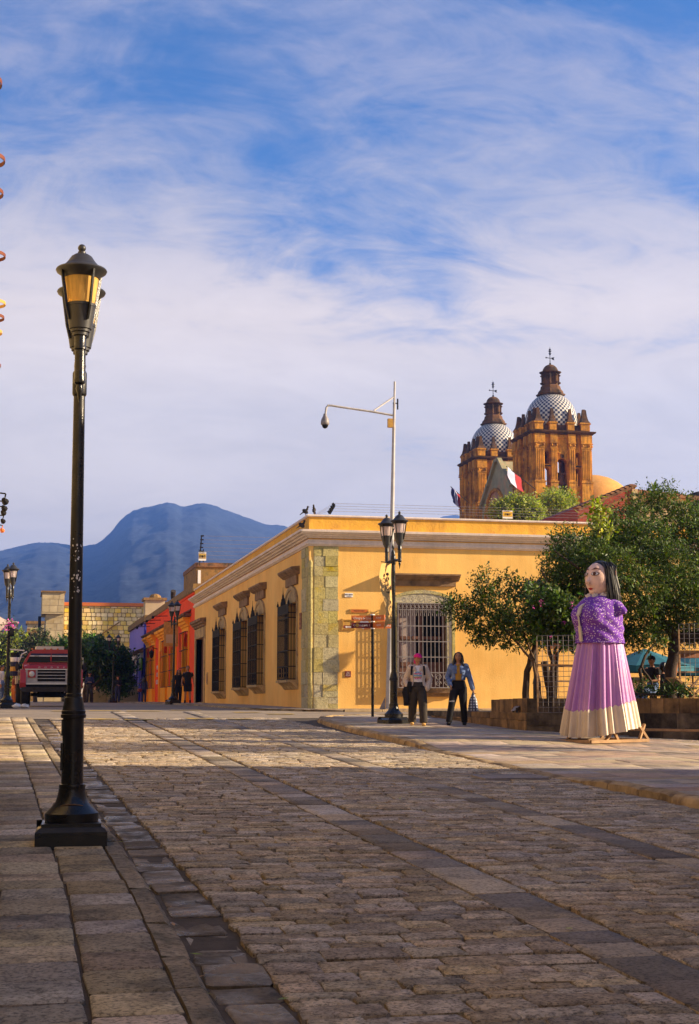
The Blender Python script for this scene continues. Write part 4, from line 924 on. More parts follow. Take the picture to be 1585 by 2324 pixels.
def tower(label, cx, cy):
    t = thing('church_tower', label, 'church tower', (cx, cy, 0), group='pair of domed church towers'); a = 2.95
    Z0, Zp, Zc, Ze = 21.6, 23.2, 27.35, 28.4
    MB().box(-a-.1, -a-.1, .5, a+.1, a+.1, Z0-1.4).build('shaft', M['church'], t)
    # belfry walls pierced by a tall arch and stacked side openings on every side
    w = MB()
    for k in range(4):
        c, s = math.cos(k*math.pi/2), math.sin(k*math.pi/2); st = len(w.v)
        ops = [(a-.52, a+.58, 21.9, 25.75, 1.0), (a-1.92, a-1.35, 22.9, 24.75, 1.0), (a-1.92, a-1.35, 25.1, 26.4, 1.0), (a+1.40, a+1.98, 22.9, 24.75, 1.0), (a+1.40, a+1.98, 25.1, 26.4, 1.0)]
        w.wall((-a, -a, 0), (1,0,0), (0,-1,0), 2*a, Z0-1.4, Ze, ops, .75)
        w.xf(Matrix.Rotation(k*math.pi/2, 4, 'Z'), st)
    w.box(-a+.02, -a+.02, Ze-.3, a-.02, a-.02, Ze); w.box(-a+.1, -a+.1, Z0-1.4, a-.1, a-.1, Z0-.4)
    w.build('belfry', M['church'], t)
    for k in range(4):
        Rm = Matrix.Rotation(k*math.pi/2, 4, 'Z')
        for x0, x1 in ((-2.98, -1.98), (-1.28, -.60), (.68, 1.34), (2.06, 2.98)):
            m = MB(); m.box(x0, -a-.30, Zp+.12, x1, -a+.02, Zc-.62)
            n = max(3, int((x1-x0)/.17))
            for i in range(n): xx = x0 + (x1-x0)*(i+.5)/n; m.tube([(xx, -a-.30, Zp+.35), (xx, -a-.30, Zc-.75)], .055, 6)
            p = m.xf(Rm).build('pilaster', M['church'], t)
            m = MB(); m.box(x0-.05, -a-.34, Zc-.62, x1+.05, -a, Zc-.5); m.box(x0-.02, -a-.32, Zc-.49, x1+.02, -a, Zc-.12); m.box(x0-.1, -a-.42, Zc-.118, x1+.1, -a, Zc)
            for sx in (x0+.08, x1-.08): m.ball((sx, -a-.36, Zc-.3), .13, 8, 5)
            m.xf(Rm).build('capital', M['church'], p)
            m = MB(); m.box(x0-.12, -a-.42, Zp-.02, x1+.12, -a, Zp+.118); m.box(x0-.05, -a-.36, Z0-.9, x1+.05, -a, Zp-.022); m.box(x0-.12, -a-.44, Z0-1.15, x1+.12, -a, Z0-.902); m.xf(Rm).build('pedestal', M['church'], p)
            # entablature block + attic pedestal + spike above every pilaster
            m = MB(); m.box(x0-.06, -a-.36, Zc+.01, x1+.06, -a-.02, Ze-.2); m.xf(Rm).build('entablature_block', M['church'], p)
            xm = (x0+x1)/2; hw = min((x1-x0)/2, .42)
            m = MB(); m.box(xm-hw-.03, -a-.18, Ze+.26, xm+hw+.03, -a+.62, Ze+.95); m.box(xm-hw-.12, -a-.26, Ze+.952, xm+hw+.12, -a+.70, Ze+1.1); m.xf(Rm).build('attic_pedestal', M['church'], p)
            m = MB(); b0, b1 = hw+.06, .10; zz = [Ze+1.102, Ze+1.45, Ze+1.9, Ze+2.55]; ws = [b0, b0*.62, b0*.42, .13]; yc = -a+.22; st = len(m.v)
            for z, q in zip(zz, ws): m.v += [(xm-q, yc-q, z), (xm+q, yc-q, z), (xm+q, yc+q, z), (xm-q, yc+q, z)]
            for i in range(3):
                for j in range(4): m.f.append((st+4*i+j, st+4*i+(j+1)%4, st+4*i+4+(j+1)%4, st+4*i+4+j)); m.m.append(0)
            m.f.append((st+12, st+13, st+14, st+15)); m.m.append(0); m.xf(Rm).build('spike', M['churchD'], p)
        m = MB(); m.extr([(.06+.62*math.cos(2*math.pi*i/16), -a-.10, 26.55+.42*math.sin(2*math.pi*i/16)) for i in range(16)], (0, .12, 0)); m.xf(Rm).build('medallion', M['church'], t)
        m = MB()
        for xx in (-1.64, 1.69): m.box(xx-.4, -a-.16, 24.85, xx+.4, -a-.01, 24.98)
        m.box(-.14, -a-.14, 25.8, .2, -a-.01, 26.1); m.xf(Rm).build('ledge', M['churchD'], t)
    sq = [(-a, a), (-a, -a), (a, -a), (a, a), (-a, a)]
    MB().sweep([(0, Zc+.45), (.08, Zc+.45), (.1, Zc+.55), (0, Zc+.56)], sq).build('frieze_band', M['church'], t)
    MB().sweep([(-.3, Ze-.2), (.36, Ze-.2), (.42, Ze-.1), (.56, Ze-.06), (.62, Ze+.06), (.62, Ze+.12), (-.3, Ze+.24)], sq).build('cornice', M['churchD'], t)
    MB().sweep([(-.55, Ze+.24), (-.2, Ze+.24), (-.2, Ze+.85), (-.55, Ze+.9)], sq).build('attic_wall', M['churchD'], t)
    # tiled dome in alternating faces
    m = MB(); nu, nv = 64, 22; cz, r = 30.05, 2.72
    prof = [(r * math.cos(th), cz + 1.14 * r * math.sin(th)) for th in np.linspace(-.52, 1.27, nv+1)]
    for i in range(nv+1): m.v += [(prof[i][0]*math.cos(2*math.pi*k/nu), prof[i][0]*math.sin(2*math.pi*k/nu), prof[i][1]) for k in range(nu)]
    for i in range(nv):
        for k in range(nu): m.f.append((i*nu+k, i*nu+(k+1)%nu, (i+1)*nu+(k+1)%nu, (i+1)*nu+k)); m.m.append((i+k) % 2)
    m.build('tiled_dome', [M['tileW'], M['tileB']], t, smooth=True)
    ln = MB(); ln.lathe([(1.5, 32.85), (1.55, 33.0), (1.35, 33.06), (1.3, 33.3), (1.08, 33.55), (1.02, 33.85), (.92, 33.95), (.82, 34.0), (.82, 35.2)], 8, a0=R(22.5)); lt = ln.build('lantern', M['churchD'], t)
    m = MB()
    for k in range(8):
        c, s = math.cos(math.pi*k/4 + R(22.5)), math.sin(math.pi*k/4 + R(22.5)); m.tube([(.84*c, .84*s, 34.02), (.84*c, .84*s, 35.15)], .12, 6); m.ball((.98*c, .98*s, 34.2), .12, 6, 4); m.ball((.98*c, .98*s, 35.0), .10, 6, 4)
    m.build('lantern_column', M['churchD'], lt)
    m = MB(); m.lathe([(.8, 35.15), (1.1, 35.28), (1.18, 35.36), (1.0, 35.42), (.84, 35.45)], 16); m.build('lantern_cornice', M['churchD'], lt)
    m = MB(); m.lathe([(.82*math.cos(th), 35.44 + .78*math.sin(th)) for th in np.linspace(0, 1.5, 8)], 16); m.build('lantern_dome', M['churchD'], lt, smooth=40)
    m = MB(); m.tube([(0,0,36.1),(0,0,38.1)], [.05,.02], 5); m.ball((0,0,36.3), .12, 8, 5); m.tube([(-.42,0,36.95),(.42,0,36.9)], .035, 4); m.extr([(.2,0,36.8),(.5,0,36.72),(.42,0,36.9),(.5,0,37.05),(.2,0,37.0)], (0,.03,0)); m.ball((-.42,0,36.96), .09, 6, 4)
    for z, q in ((37.35, .22), (37.6, .28), (37.8, .18)): m.tube([(-q*.6,0,z+.12),(0,0,z-.08),(q*.6,0,z+.12)], .04, 4); m.ball((0,0,z), (.1,.1,.14), 6, 4)
    m.build('weather_vane', M['iron'], t)
    m = MB(); m.lathe([(.52, 23.0), (.46, 23.15), (.36, 23.6), (.3, 23.95), (.12, 24.1)], 14, (0, -a+.5, 0)); m.beam((-.6, -a+.5, 24.2), (.7, -a+.5, 24.2), .16, .2); m.ball((.0, -a+.5, 22.95), .12, 8, 5); m.build('bell', M['churchD'], t, smooth=40)
    m = MB()
    for k in range(7): m.box(-.48+k*.16, -a-.06, 21.9, -.45+k*.16, -a-.03, 22.7)
    m.box(-.5, -a-.07, 22.7, .56, -a-.02, 22.76); m.build('railing', M['iron'], t)
    return t
tower('nearer and larger domed church tower with chequered tiles and a bell', 52.95, 142.3)
tower('farther church tower with chequered dome, partly behind the nearer one', 52.15, 159.2)
def church_body():
    t = thing('church', 'weathered stone church gable between the two towers', 'church', (0,0,0))
    g = MB(); x = 49.6; g.extr([(x, 145.3, .5), (x, 156.2, .5), (x, 156.2, 22.2), (x, 150.5, 26.9), (x, 149.2, 26.9), (x, 145.3, 23.4)], (1.4, 0, 0)); g.build('gable', M['greenst'], t)
    m = MB(); m.beam((x-.1, 156.4, 22.3), (x-.1, 150.4, 27.1), .5, .35); m.beam((x-.1, 149.3, 27.1), (x-.1, 145.3, 23.6), .5, .35); m.beam((x-.1, 150.5, 27.12), (x-.1, 149.2, 27.12), .5, .35); m.build('coping', M['greenst'], t)
    m = MB(); pts = [(x-.12, 151 + 3.4*math.cos(th), 20.2 + 3.8*math.sin(th)) for th in np.linspace(0, math.pi, 15)]; m.tube(pts, .22, 6); m.build('arch_moulding', M['church'], t)
    m = MB(); m.extr([(x-.06, 151 + 3.2*math.cos(th), 20.2 + 3.6*math.sin(th)) for th in np.linspace(0, math.pi, 15)], (.05, 0, 0)); m.build('arch_panel', pmat('faded_pink_plaster', (.46, .24, .13), .9, .35, .8, c2=(.3,.22,.1), c2s=.5), t)
    MB().box(51, 145, .5, 72, 156, 20.5).build('nave', M['church'], t)
    m = MB(); m.ball((60.6, 150.5, 22.0), (4.6, 4.6, 3.9), 32, 14); m.build('nave_dome', M['ochre'], t, smooth=True); MB().lathe([(4.7, 20.4), (4.7, 22.2)], 32, (60.6, 150.5, 0)).build('drum', M['ochre'], t)
    def flag(label, p0, p1, cols, drop):
        f = thing('flag', label, 'flag', (0,0,0), group='flags hung from the church towers'); p0 = Vector(p0); p1 = Vector(p1)
        MB().tube([p0, p1], .045, 5).build('pole', M['iron'], f)
        n = 6; d = (p1 - p0)
        for c in range(len(cols)):
            m = MB(); rows = []
            for i in range(n+1):
                u = .50 + .48*(c + 0)/len(cols); u2 = .50 + .48*(c+1)/len(cols); v = i/n
                for uu in (u, u2): q = p0 + d*uu + Vector((.25*v*drop[0] + .06*math.sin(7*v+c), .12*math.sin(5*v+2*uu*6), -drop[1]*v)); m.v.append(tuple(q))
            for i in range(n): m.f.append((2*i, 2*i+1, 2*i+3, 2*i+2)); m.m.append(0)
            m.build('stripe', cols[c], f, smooth=True)
    redf = pmat('red_flag_cloth', (.30, .01, .015), .8, .1); whf = pmat('white_flag_cloth', (.45, .42, .55), .8, .1); blf = pmat('blue_flag_cloth', (.05, .045, .16), .8, .1)
    a = at(1212, 1108, 139.0); c = at(1148, 1058, 136.0); flag('red and white flag hanging from a pole on the nearer tower', a, c, [redf, whf], (1.2, 1.6))
    a = at(1062, 1140, 156.0); c = at(1022, 1104, 153.0); flag('blue, white and red flag hanging from a pole left of the farther tower', a, c, [redf, whf, blf], (.6, 1.7))
church_body()
def mountains():
    def ridge(name, dist, prof, base_s, mat_, nx, ny, rough, seed, ext=(0,0)):
        azs = [ray(px, 1300) for px, _ in prof]; ang = [math.atan2(r.x, r.y) for r in azs]; el = []
        for px, py in prof: r = ray(px, py); el.append(EYE + dist * r.z / math.hypot(r.x, r.y))
        a0, a1 = ang[0], ang[-1]; mb = MB()
        for j in range(ny+1):
            f = j/ny
            for i in range(nx+1):
                a = a0 + (a1-a0)*i/nx; h = float(np.interp(a, ang, el))
                fr = .25 + .75*min(f/.8, 1)**.9 if f <= .8 else 1 - (f-.8)*.5
                d = base_s + (dist - base_s) * min(f/.8, 1) + (dist*.25*max(0, f-.8)/.2)
                spur = mnoise.fractal(Vector((a*16+seed, d*.0012, seed)), 1.0, 2.0, 4)
                p = Vector((d*math.sin(a), d*math.cos(a), 0))
                env = math.sin(math.pi*min(f/.8, 1)*.93+.1)
                z = h * (min(f/.8, 1)**1.15 if f <= .8 else 1 - (f-.8)*1.5) * (1 + .075*spur*env*(f < .8)) + rough*mnoise.fractal(Vector((p.x*.016, p.y*.016, seed)), 1.0, 2.0, 4) + rough*.45*abs(mnoise.noise(Vector((p.x*.085, p.y*.085, seed))))
                mb.v.append((p.x, p.y, z - rough*.3 if f > 0 else -3))
        n = nx+1
        for j in range(ny):
            for i in range(nx): mb.f.append((j*n+i, j*n+i+1, (j+1)*n+i+1, (j+1)*n+i)); mb.m.append(0)
        return mb.build(name, mat_, kind='structure', smooth=True)
    prof = [(-900, 1330), (-500, 1290), (-120, 1262), (0, 1248), (40, 1240), (80, 1230), (130, 1229), (160, 1236), (190, 1237), (215, 1231), (232, 1221), (250, 1203), (270, 1178), (285, 1164), (300, 1155), (330, 1148), (360, 1141), (378, 1137), (395, 1141), (410, 1149), (425, 1149), (440, 1146), (465, 1144), (500, 1155), (540, 1168), (600, 1185), (645, 1193), (700, 1215), (800, 1262), (950, 1330)]
    ridge('mountain', 2600.0, prof, 500.0, M['hill'], 420, 150, 4.5, 3.7)
    prof = [(780, 1290), (900, 1215), (980, 1182), (1000, 1174), (1030, 1168), (1060, 1170), (1130, 1176), (1300, 1180), (1600, 1200), (2400, 1260)]
    ridge('far_hill', 3300.0, prof, 1200.0, M['hill'], 160, 40, 5, 9.1)
    prof = [(-900, 1440), (-300, 1380), (0, 1335), (60, 1345), (160, 1378), (260, 1420), (400, 1470), (600, 1510)]
    ridge('foothill', 1700.0, prof, 450.0, M['hill'], 160, 60, 3.5, 5.3)
mountains()
def haze():
    m = bpy.data.materials.new('haze_air'); m.use_nodes = True; nt = m.node_tree; nt.nodes.clear()
    out = nt.nodes.new('ShaderNodeOutputMaterial'); v = nt.nodes.new('ShaderNodeVolumePrincipled'); v.inputs['Density'].default_value = 2.9e-4; v.inputs['Color'].default_value = (.15, .34, 1.0, 1); v.inputs['Anisotropy'].default_value = .2
    nt.links.new(v.outputs[0], out.inputs['Volume'])
    MB().box(-6100, -320, -6.0, 6100, 9100, 400).build('haze', m, kind='stuff')
haze()
# ------------------------------------------------------------------ trees and plants
def leaf_mesh(name, mats, clumps, n_tot, size, aspect=.42, seed=1, shell=.55, twig=7, droop=.25):
    """thousands of folded leaf blades set in twigs through the clumps"""
    g = np.random.default_rng(seed); C_ = np.array([c[:3] for c in clumps], float); Rr = np.array([(c[3:6] if len(c) >= 6 else (c[3],)*3) for c in clumps], float)
    vol = Rr.prod(1)**(2/3); pr = vol/vol.sum(); nt_ = max(1, n_tot//twig)
    k = g.choice(len(clumps), nt_, p=pr); d = g.normal(size=(nt_,3)); d /= np.linalg.norm(d, axis=1)[:,None]
    rad = np.where(g.random(nt_) < .8, shell + (1.02-shell)*g.random(nt_), g.random(nt_)); rad *= 1 + .12*g.normal(size=nt_)
    tc = C_[k] + d*Rr[k]*rad[:,None]; td = d + .55*g.normal(size=(nt_,3)) + np.array([0,0,.15]); td /= np.linalg.norm(td, axis=1)[:,None]
    tl = size*g.uniform(1.5, 3.4, nt_)
    i = np.repeat(np.arange(nt_), twig); n = len(i); f = np.tile(np.arange(twig)/twig, nt_)
    p = tc[i] + td[i]*(tl[i]*f)[:,None] + g.normal(size=(n,3))*size*.22
    a = td[i]*.7 + g.normal(size=(n,3))*.75; a[:,2] -= droop; a /= np.linalg.norm(a, axis=1)[:,None]
    b = np.cross(a, g.normal(size=(n,3))*.6 + np.array([0,0,1])); b /= np.linalg.norm(b, axis=1)[:,None]
    nn = np.cross(a, b); L = size*g.uniform(.6, 1.25, n)[:,None]; W = L*aspect
    v = np.stack([p, p + a*L*.45 + b*W*.5 + nn*L*.08, p + a*L, p + a*L*.45 - b*W*.5 + nn*L*.08], 1).reshape(-1, 3)
    me = bpy.data.meshes.new(name); me.vertices.add(4*n); me.vertices.foreach_set('co', v.ravel().astype(np.float32))
    me.loops.add(6*n); me.polygons.add(2*n); b4 = 4*np.arange(n)[:,None]
    me.loops.foreach_set('vertex_index', (b4 + np.array([0,1,2,0,2,3])).ravel().astype(np.int32)); me.polygons.foreach_set('loop_start', (3*np.arange(2*n)).astype(np.int32)); me.polygons.foreach_set('loop_total', np.full(2*n, 3, np.int32))
    mats = mats if isinstance(mats, (list, tuple)) else [mats]
    for m in mats: me.materials.append(m)
    mi = np.repeat((g.random(nt_) * len(mats)).astype(np.int32)[i], 2); me.polygons.foreach_set('material_index', mi)
    me.update(calc_edges=True); return me
def blossoms(name, mat, pts, size, seed, parent):
    g = random.Random(seed); mb = MB()
    for p in pts:
        for k in range(9):
            c = Vector(p) + Vector((g.gauss(0,1), g.gauss(0,1), g.gauss(0,1)))*size*.8; a = Vector((g.gauss(0,1), g.gauss(0,1), g.gauss(0,1))).normalized(); b = a.orthogonal().normalized(); mb.poly(c - a*size*.5, c + b*size*.35, c + a*size*.5, c - b*size*.35)
    return mb.build(name, mat, parent)
def limb(mb, pts, r0, r1, seed=0, n=7):
    g = random.Random(seed); P = [Vector(p) for p in pts]; out = [P[0]]
    for a, b in zip(P, P[1:]):
        for k in range(1, 4): out.append(a + (b-a)*k/3 + Vector((g.uniform(-1,1), g.uniform(-1,1), g.uniform(-.4,.4)))*(b-a).length*.035)
    m = len(out); mb.tube(out, [r0 + (r1-r0)*i/(m-1) for i in range(m)], n)
def V(px, py, s): return tuple(at(px, py, s))
def big_right_tree():
    s = 33.2; t = thing('broad_tree', 'large dense dark green tree overhanging the planter at right', 'tree', V(1520, 1566, s)); o = t.location; z0 = Vector(o)
    w = lambda px, py, ss=s: Vector(V(px, py, ss)) - z0
    mb = MB(); limb(mb, [w(1521, 1585), w(1520, 1530), w(1527, 1480), w(1532, 1440)], .15, .13, 1, 9); limb(mb, [w(1532, 1445), w(1490, 1395, 33), w(1440, 1340, 32.5), w(1380, 1270, 32)], .13, .04, 2); limb(mb, [w(1533, 1448), w(1600, 1440, 33), w(1660, 1400, 33)], .14, .06, 3)
    limb(mb, [w(1500, 1405, 33), w(1510, 1320, 34), w(1500, 1200, 34)], .09, .03, 4); limb(mb, [w(1456, 1580, 32.4), w(1452, 1520, 32.4), w(1462, 1488, 32.6), w(1490, 1455, 32.8)], .05, .025, 5); limb(mb, [w(1454, 1510, 32.4), w(1475, 1545, 32.5), w(1486, 1568, 32.5)], .03, .02, 8); limb(mb, [w(1440, 1340, 32.5), w(1380, 1340, 32), w(1310, 1290, 31.8), w(1260, 1250, 31.6)], .06, .015, 6)
    mb.build('trunk', M['barkD'], t, smooth=60)
    cl = [(1290,1235,33,45),(1345,1270,32,55),(1320,1330,33,55),(1400,1290,31.6,60),(1390,1210,33,45),(1430,1180,33.5,50),(1470,1140,34,42),(1505,1125,34,32),(1540,1190,34,60),(1480,1230,32.5,60),(1570,1160,34.5,38),(1600,1230,33.5,70),(1530,1290,32,65),(1450,1340,31.8,60),(1580,1360,32.5,65),(1500,1390,33,50),(1420,1400,33,45),(1350,1385,33.5,40),(1640,1300,33,80),(1680,1200,34,80),(1560,1420,33.5,35),(1440,1450,34,22),(1265,1280,32.6,38),(1250,1330,33.4,34),(1445,1250,34.5,70),(1360,1225,33,40),(1660,1400,33,50),(1545,1330,34.5,70),(1760,1300,33,90),(1470,1440,32.5,35),(1510,1440,34,40),(1400,1440,33.5,40),(1340,1430,33.5,36),(1575,1440,34.5,30),(1300,1290,33.5,50)]
    m_ = s/F*1.02; C_ = [tuple(w(px, py, ss)) + (r*m_, r*m_*1.1, r*m_*.85) for px, py, ss, r in cl]
    link('crown', leaf_mesh('crown', [M['leaf'], M['leafD'], M['leaf']], C_, 78000, .098, .40, 3, .45), t)
    # pale creeper shoot standing out of the top
    mb = MB(); limb(mb, [w(1357, 1215, 31.5), w(1362, 1170, 31.5), w(1358, 1138, 31.5)], .02, .008, 4, 5); mb.build('shoot', M['bark'], t)
    link('shoot_leaves', leaf_mesh('shoot_leaves', [M['leafB']], [tuple(w(1358, 1195-k*14, 31.5)) + (.05+.03*(k%2),)*3 for k in range(5)] + [tuple(w(1380, 1195, 31.5)) + (.08,)*3], 260, .14, .6, 8, .3), t)
big_right_tree()
def small_left_tree():
    s = 32.0; b0 = V(1195, 1586, s); t = thing('slender_tree', 'slender tree with reddish stems leaning left before the yellow wall', 'tree', b0); z0 = Vector(b0); w = lambda px, py, ss=s: Vector(V(px, py, ss)) - z0
    mb = MB()
    limb(mb, [w(1193, 1590), w(1194, 1540), w(1203, 1490), w(1222, 1440), w(1235, 1400)], .085, .05, 1, 9)
    mb.build('trunk', M['barkD'], t, smooth=60)
    mb = MB(); limb(mb, [w(1222, 1590, 31.6), w(1218, 1550, 31.6), w(1208, 1500, 31.6), w(1180, 1465, 31.8), w(1150, 1435, 31.9), w(1110, 1400, 31.9)], .042, .018, 2); limb(mb, [w(1226, 1590, 31.7), w(1222, 1530, 31.7), w(1205, 1480, 31.7), w(1186, 1430, 32), w(1160, 1350, 32)], .038, .015, 3)
    limb(mb, [w(1235, 1400), w(1250, 1340), w(1225, 1290)], .04, .012, 6)
    mb.build('stem', M['bark'], t, smooth=60)
    cl = [(1020,1375,32,17),(1050,1395,32,26),(1090,1370,32,30),(1105,1330,32,22),(1090,1300,32,15),(1135,1395,31.6,36),(1120,1440,32,28),(1085,1440,32,20),(1075,1325,32,10),(1160,1345,32.2,26),(1150,1310,32,14),(1175,1410,32,36),(1160,1450,32,22),(1200,1440,32,24),(1215,1365,32.6,34),(1245,1400,32.4,40),(1255,1340,33,34),(1230,1450,33,24),(1280,1430,32.8,40),(1070,1410,32.2,22),(1036,1360,32,12),(1190,1330,32.4,16),(1290,1370,33,44)]
    m_ = s/F*1.02; C_ = [tuple(w(px, py, ss)) + (r*m_, r*m_*1.2, r*m_*.85) for px, py, ss, r in cl]
    link('crown', leaf_mesh('crown', [M['leaf'], M['leafD']], C_, 19000, .088, .42, 5, .35), t)
    t2 = thing('bougainvillea', 'flowering shrub with a few pink blossoms between slender tree and giant', 'shrub', V(1255, 1588, 31.3)); z0 = Vector(t2.location)
    mb = MB(); limb(mb, [w_ for w_ in (Vector(V(1255, 1588, 31.3))-z0, Vector(V(1252, 1500, 31.2))-z0, Vector(V(1240, 1450, 31.1))-z0, Vector(V(1236, 1435, 31))-z0)], .07, .02, 4); limb(mb, [Vector(V(1258, 1588, 31.3))-z0, Vector(V(1268, 1480, 31.3))-z0, Vector(V(1300, 1420, 31))-z0], .05, .015, 7); mb.build('stem', M['barkD'], t2)
    cl = [(1225,1375,31,24),(1250,1365,30.8,26),(1275,1385,30.8,30),(1300,1400,30.8,30),(1250,1420,31,30),(1290,1440,31,28),(1310,1440,31,22),(1230,1410,31.2,22),(1195,1320,31.4,8),(1205,1335,31.4,10)]
    link('crown', leaf_mesh('crown', [M['leafG'], M['leaf'], M['leafD']], [tuple(Vector(V(px,py,ss))-z0) + (r*.0098, r*.0098, r*.0085) for px,py,ss,r in cl], 5200, .115, .62, 6, .4, 6), t2)
    rr = random.Random(4); pts = [Vector(V(px,py,30.45))-z0 for px,py in ((1227,1363),(1227,1374),(1210,1377),(1296,1367),(1298,1378),(1278,1411),(1248,1444))]
    blossoms('blossom', M['pink'], pts, .034, 3, t2)
small_left_tree()
def feathery(label, cl, s, base, trunk, n, seed, mats, size=.22, group=None, aspect=.5, name='feathery_tree'):
    b0 = V(*base, s); t = thing(name, label, 'tree', (b0[0], s, zg(b0[0], s)), group=group); z0 = Vector(t.location); mb = MB()
    for i, pts in enumerate(trunk): limb(mb, [Vector(V(px, py, s)) - z0 for px, py in pts], .014*s/8 if i == 0 else .008*s/8, .03, seed+i)
    mb.build('trunk', M['bark'], t, smooth=60); m_ = s/F
    link('crown', leaf_mesh('crown', mats, [tuple(Vector(V(px, py, s + dz)) - z0) + (r*m_*(e[0][0] if e else 1), r*m_*1.1, r*m_*(e[0][1] if e else .8)) for px, py, dz, r, *e in cl], n, size, aspect, seed, .35, 7), t)
LB = [M['leafB'], M['leafB'], M['leafB']]
feathery('bright feathery tree in front of the nearer tower', [(1235,1148,0,24),(1262,1146,-2,30),(1250,1128,1,16),(1278,1132,0,18),(1215,1160,0,22),(1285,1160,0,24),(1240,1165,0,24)], 100, (1262,1200), [[(1255,1215),(1255,1180),(1262,1150)],[(1256,1180),(1240,1150)],[(1256,1175),(1275,1140)]], 11000, 21, LB, .24, 'feathery trees below the church')
feathery('bright feathery tree below the farther tower and the warning sign', [(1132,1158,0,20),(1165,1150,0,26),(1198,1152,0,26),(1150,1170,0,26),(1190,1170,0,26),(1172,1138,0,14),(1215,1168,0,18)], 92, (1165,1215), [[(1168,1215),(1165,1185),(1160,1165)],[(1166,1185),(1190,1160)]], 11000, 22, LB, .22, 'feathery trees below the church')
feathery('wide flat topped green tree beyond the red truck', [(175,1480,0,34,(1.3,.6)),(215,1482,-3,34,(1.3,.6)),(250,1500,0,34),(270,1520,2,30),(150,1470,0,24,(1.3,.6)),(205,1465,2,24,(1.4,.5)),(265,1550,0,24),(190,1510,3,34),(230,1530,2,32),(160,1500,0,30),(280,1500,0,16),(285,1545,0,14),(140,1485,3,22),(240,1478,0,20,(1.4,.5))], 112, (208,1590), [[(190,1600),(192,1560),(200,1520)],[(208,1600),(207,1560),(215,1520)],[(207,1560),(240,1530)]], 20000, 23, [M['leafG'], M['leafG'], M['leafD']], .34, None, .45, 'flat_topped_tree')
feathery('yellow green bushy tree behind the far left street lamp', [(15,1465,0,34),(40,1455,0,26),(5,1510,0,34),(35,1510,0,30),(-25,1480,0,36),(60,1475,2,18),(15,1545,0,26)], 140, (15,1590), [[(15,1605),(15,1560),(18,1500)]], 11000, 24, LB[:2] + [M['leafO']], .36, None, .5, 'bushy_tree')
feathery('dark olive tree before the stone turret at left', [(65,1480,0,22),(85,1465,0,22),(92,1445,0,14),(80,1500,0,26),(60,1510,0,24),(95,1490,0,18)], 132, (80,1590), [[(80,1605),(80,1550),(85,1480)]], 8000, 25, [M['leafO'], M['leafO'], M['leafD']], .30, None, .4, 'olive_tree')
# tree standing just right of the frame: the shade over the paper giant
def shade_tree():
    t = thing('shade_tree', 'dense tree just beyond the right edge of the planter', 'tree', (16.6, 26.8, zg(16.6, 26.8)))
    mb = MB(); limb(mb, [(0,0,0),(0.1,0,1.5),(-.2,.2,3)], .16, .10, 3); limb(mb, [(-.2,.2,3),(-1,.5,4.2)], .08, .03, 4); mb.build('trunk', M['barkD'], t, smooth=60)
    rr = random.Random(8); link('crown', leaf_mesh('crown', [M['leaf'], M['leafD']], [(rr.uniform(-1.3,1.6), rr.uniform(-1.6,1.6), rr.uniform(2.6,5.0), rr.uniform(.7,1.0)) for _ in range(20)], 34000, .11, .42, 9, .2), t)
    t = thing('street_tree', 'open crowned street tree beyond the right picture edge', 'tree', (14.6, 22.7, zg(14.6, 22.7)))
    mb = MB(); limb(mb, [(0,0,0),(-.1,0,2.0),(.2,.1,4.6)], .15, .07, 3); mb.build('trunk', M['barkD'], t, smooth=60)
    link('crown', leaf_mesh('crown', [M['leaf'], M['leafD']], [(rr.uniform(-1.7,1.5), rr.uniform(-1.2,1.2), rr.uniform(2.7,6.6), rr.uniform(.5,.85)) for _ in range(16)], 15000, .11, .42, 19, .4), t)
shade_tree()
def agaves():
    t = thing('garden_plants', 'spiky yellow green plants topping the far garden wall', 'plants', (0,0,0)); t['kind'] = 'stuff'
    rr = random.Random(3); mb = MB()
    for k in range(26):
        c = Vector(V(218 + k*3.0, 1570 - rr.uniform(0, 3), 119)); c.z = zg(c.x, 119) + 1.5 + .04*k
        for q in range(9):
            a = rr.uniform(0, 6.3); l = rr.uniform(.5, 1.1); d = Vector((math.cos(a)*.5, math.sin(a)*.5, 1)).normalized()*l; n = Vector((-math.sin(a), math.cos(a), 0))*.06; mb.poly(c-n, c+n, c+d)
    mb.build('plants', M['leafB'], t, kind='stuff')
    for o in t.children: o['kind'] = 'stuff'
agaves()
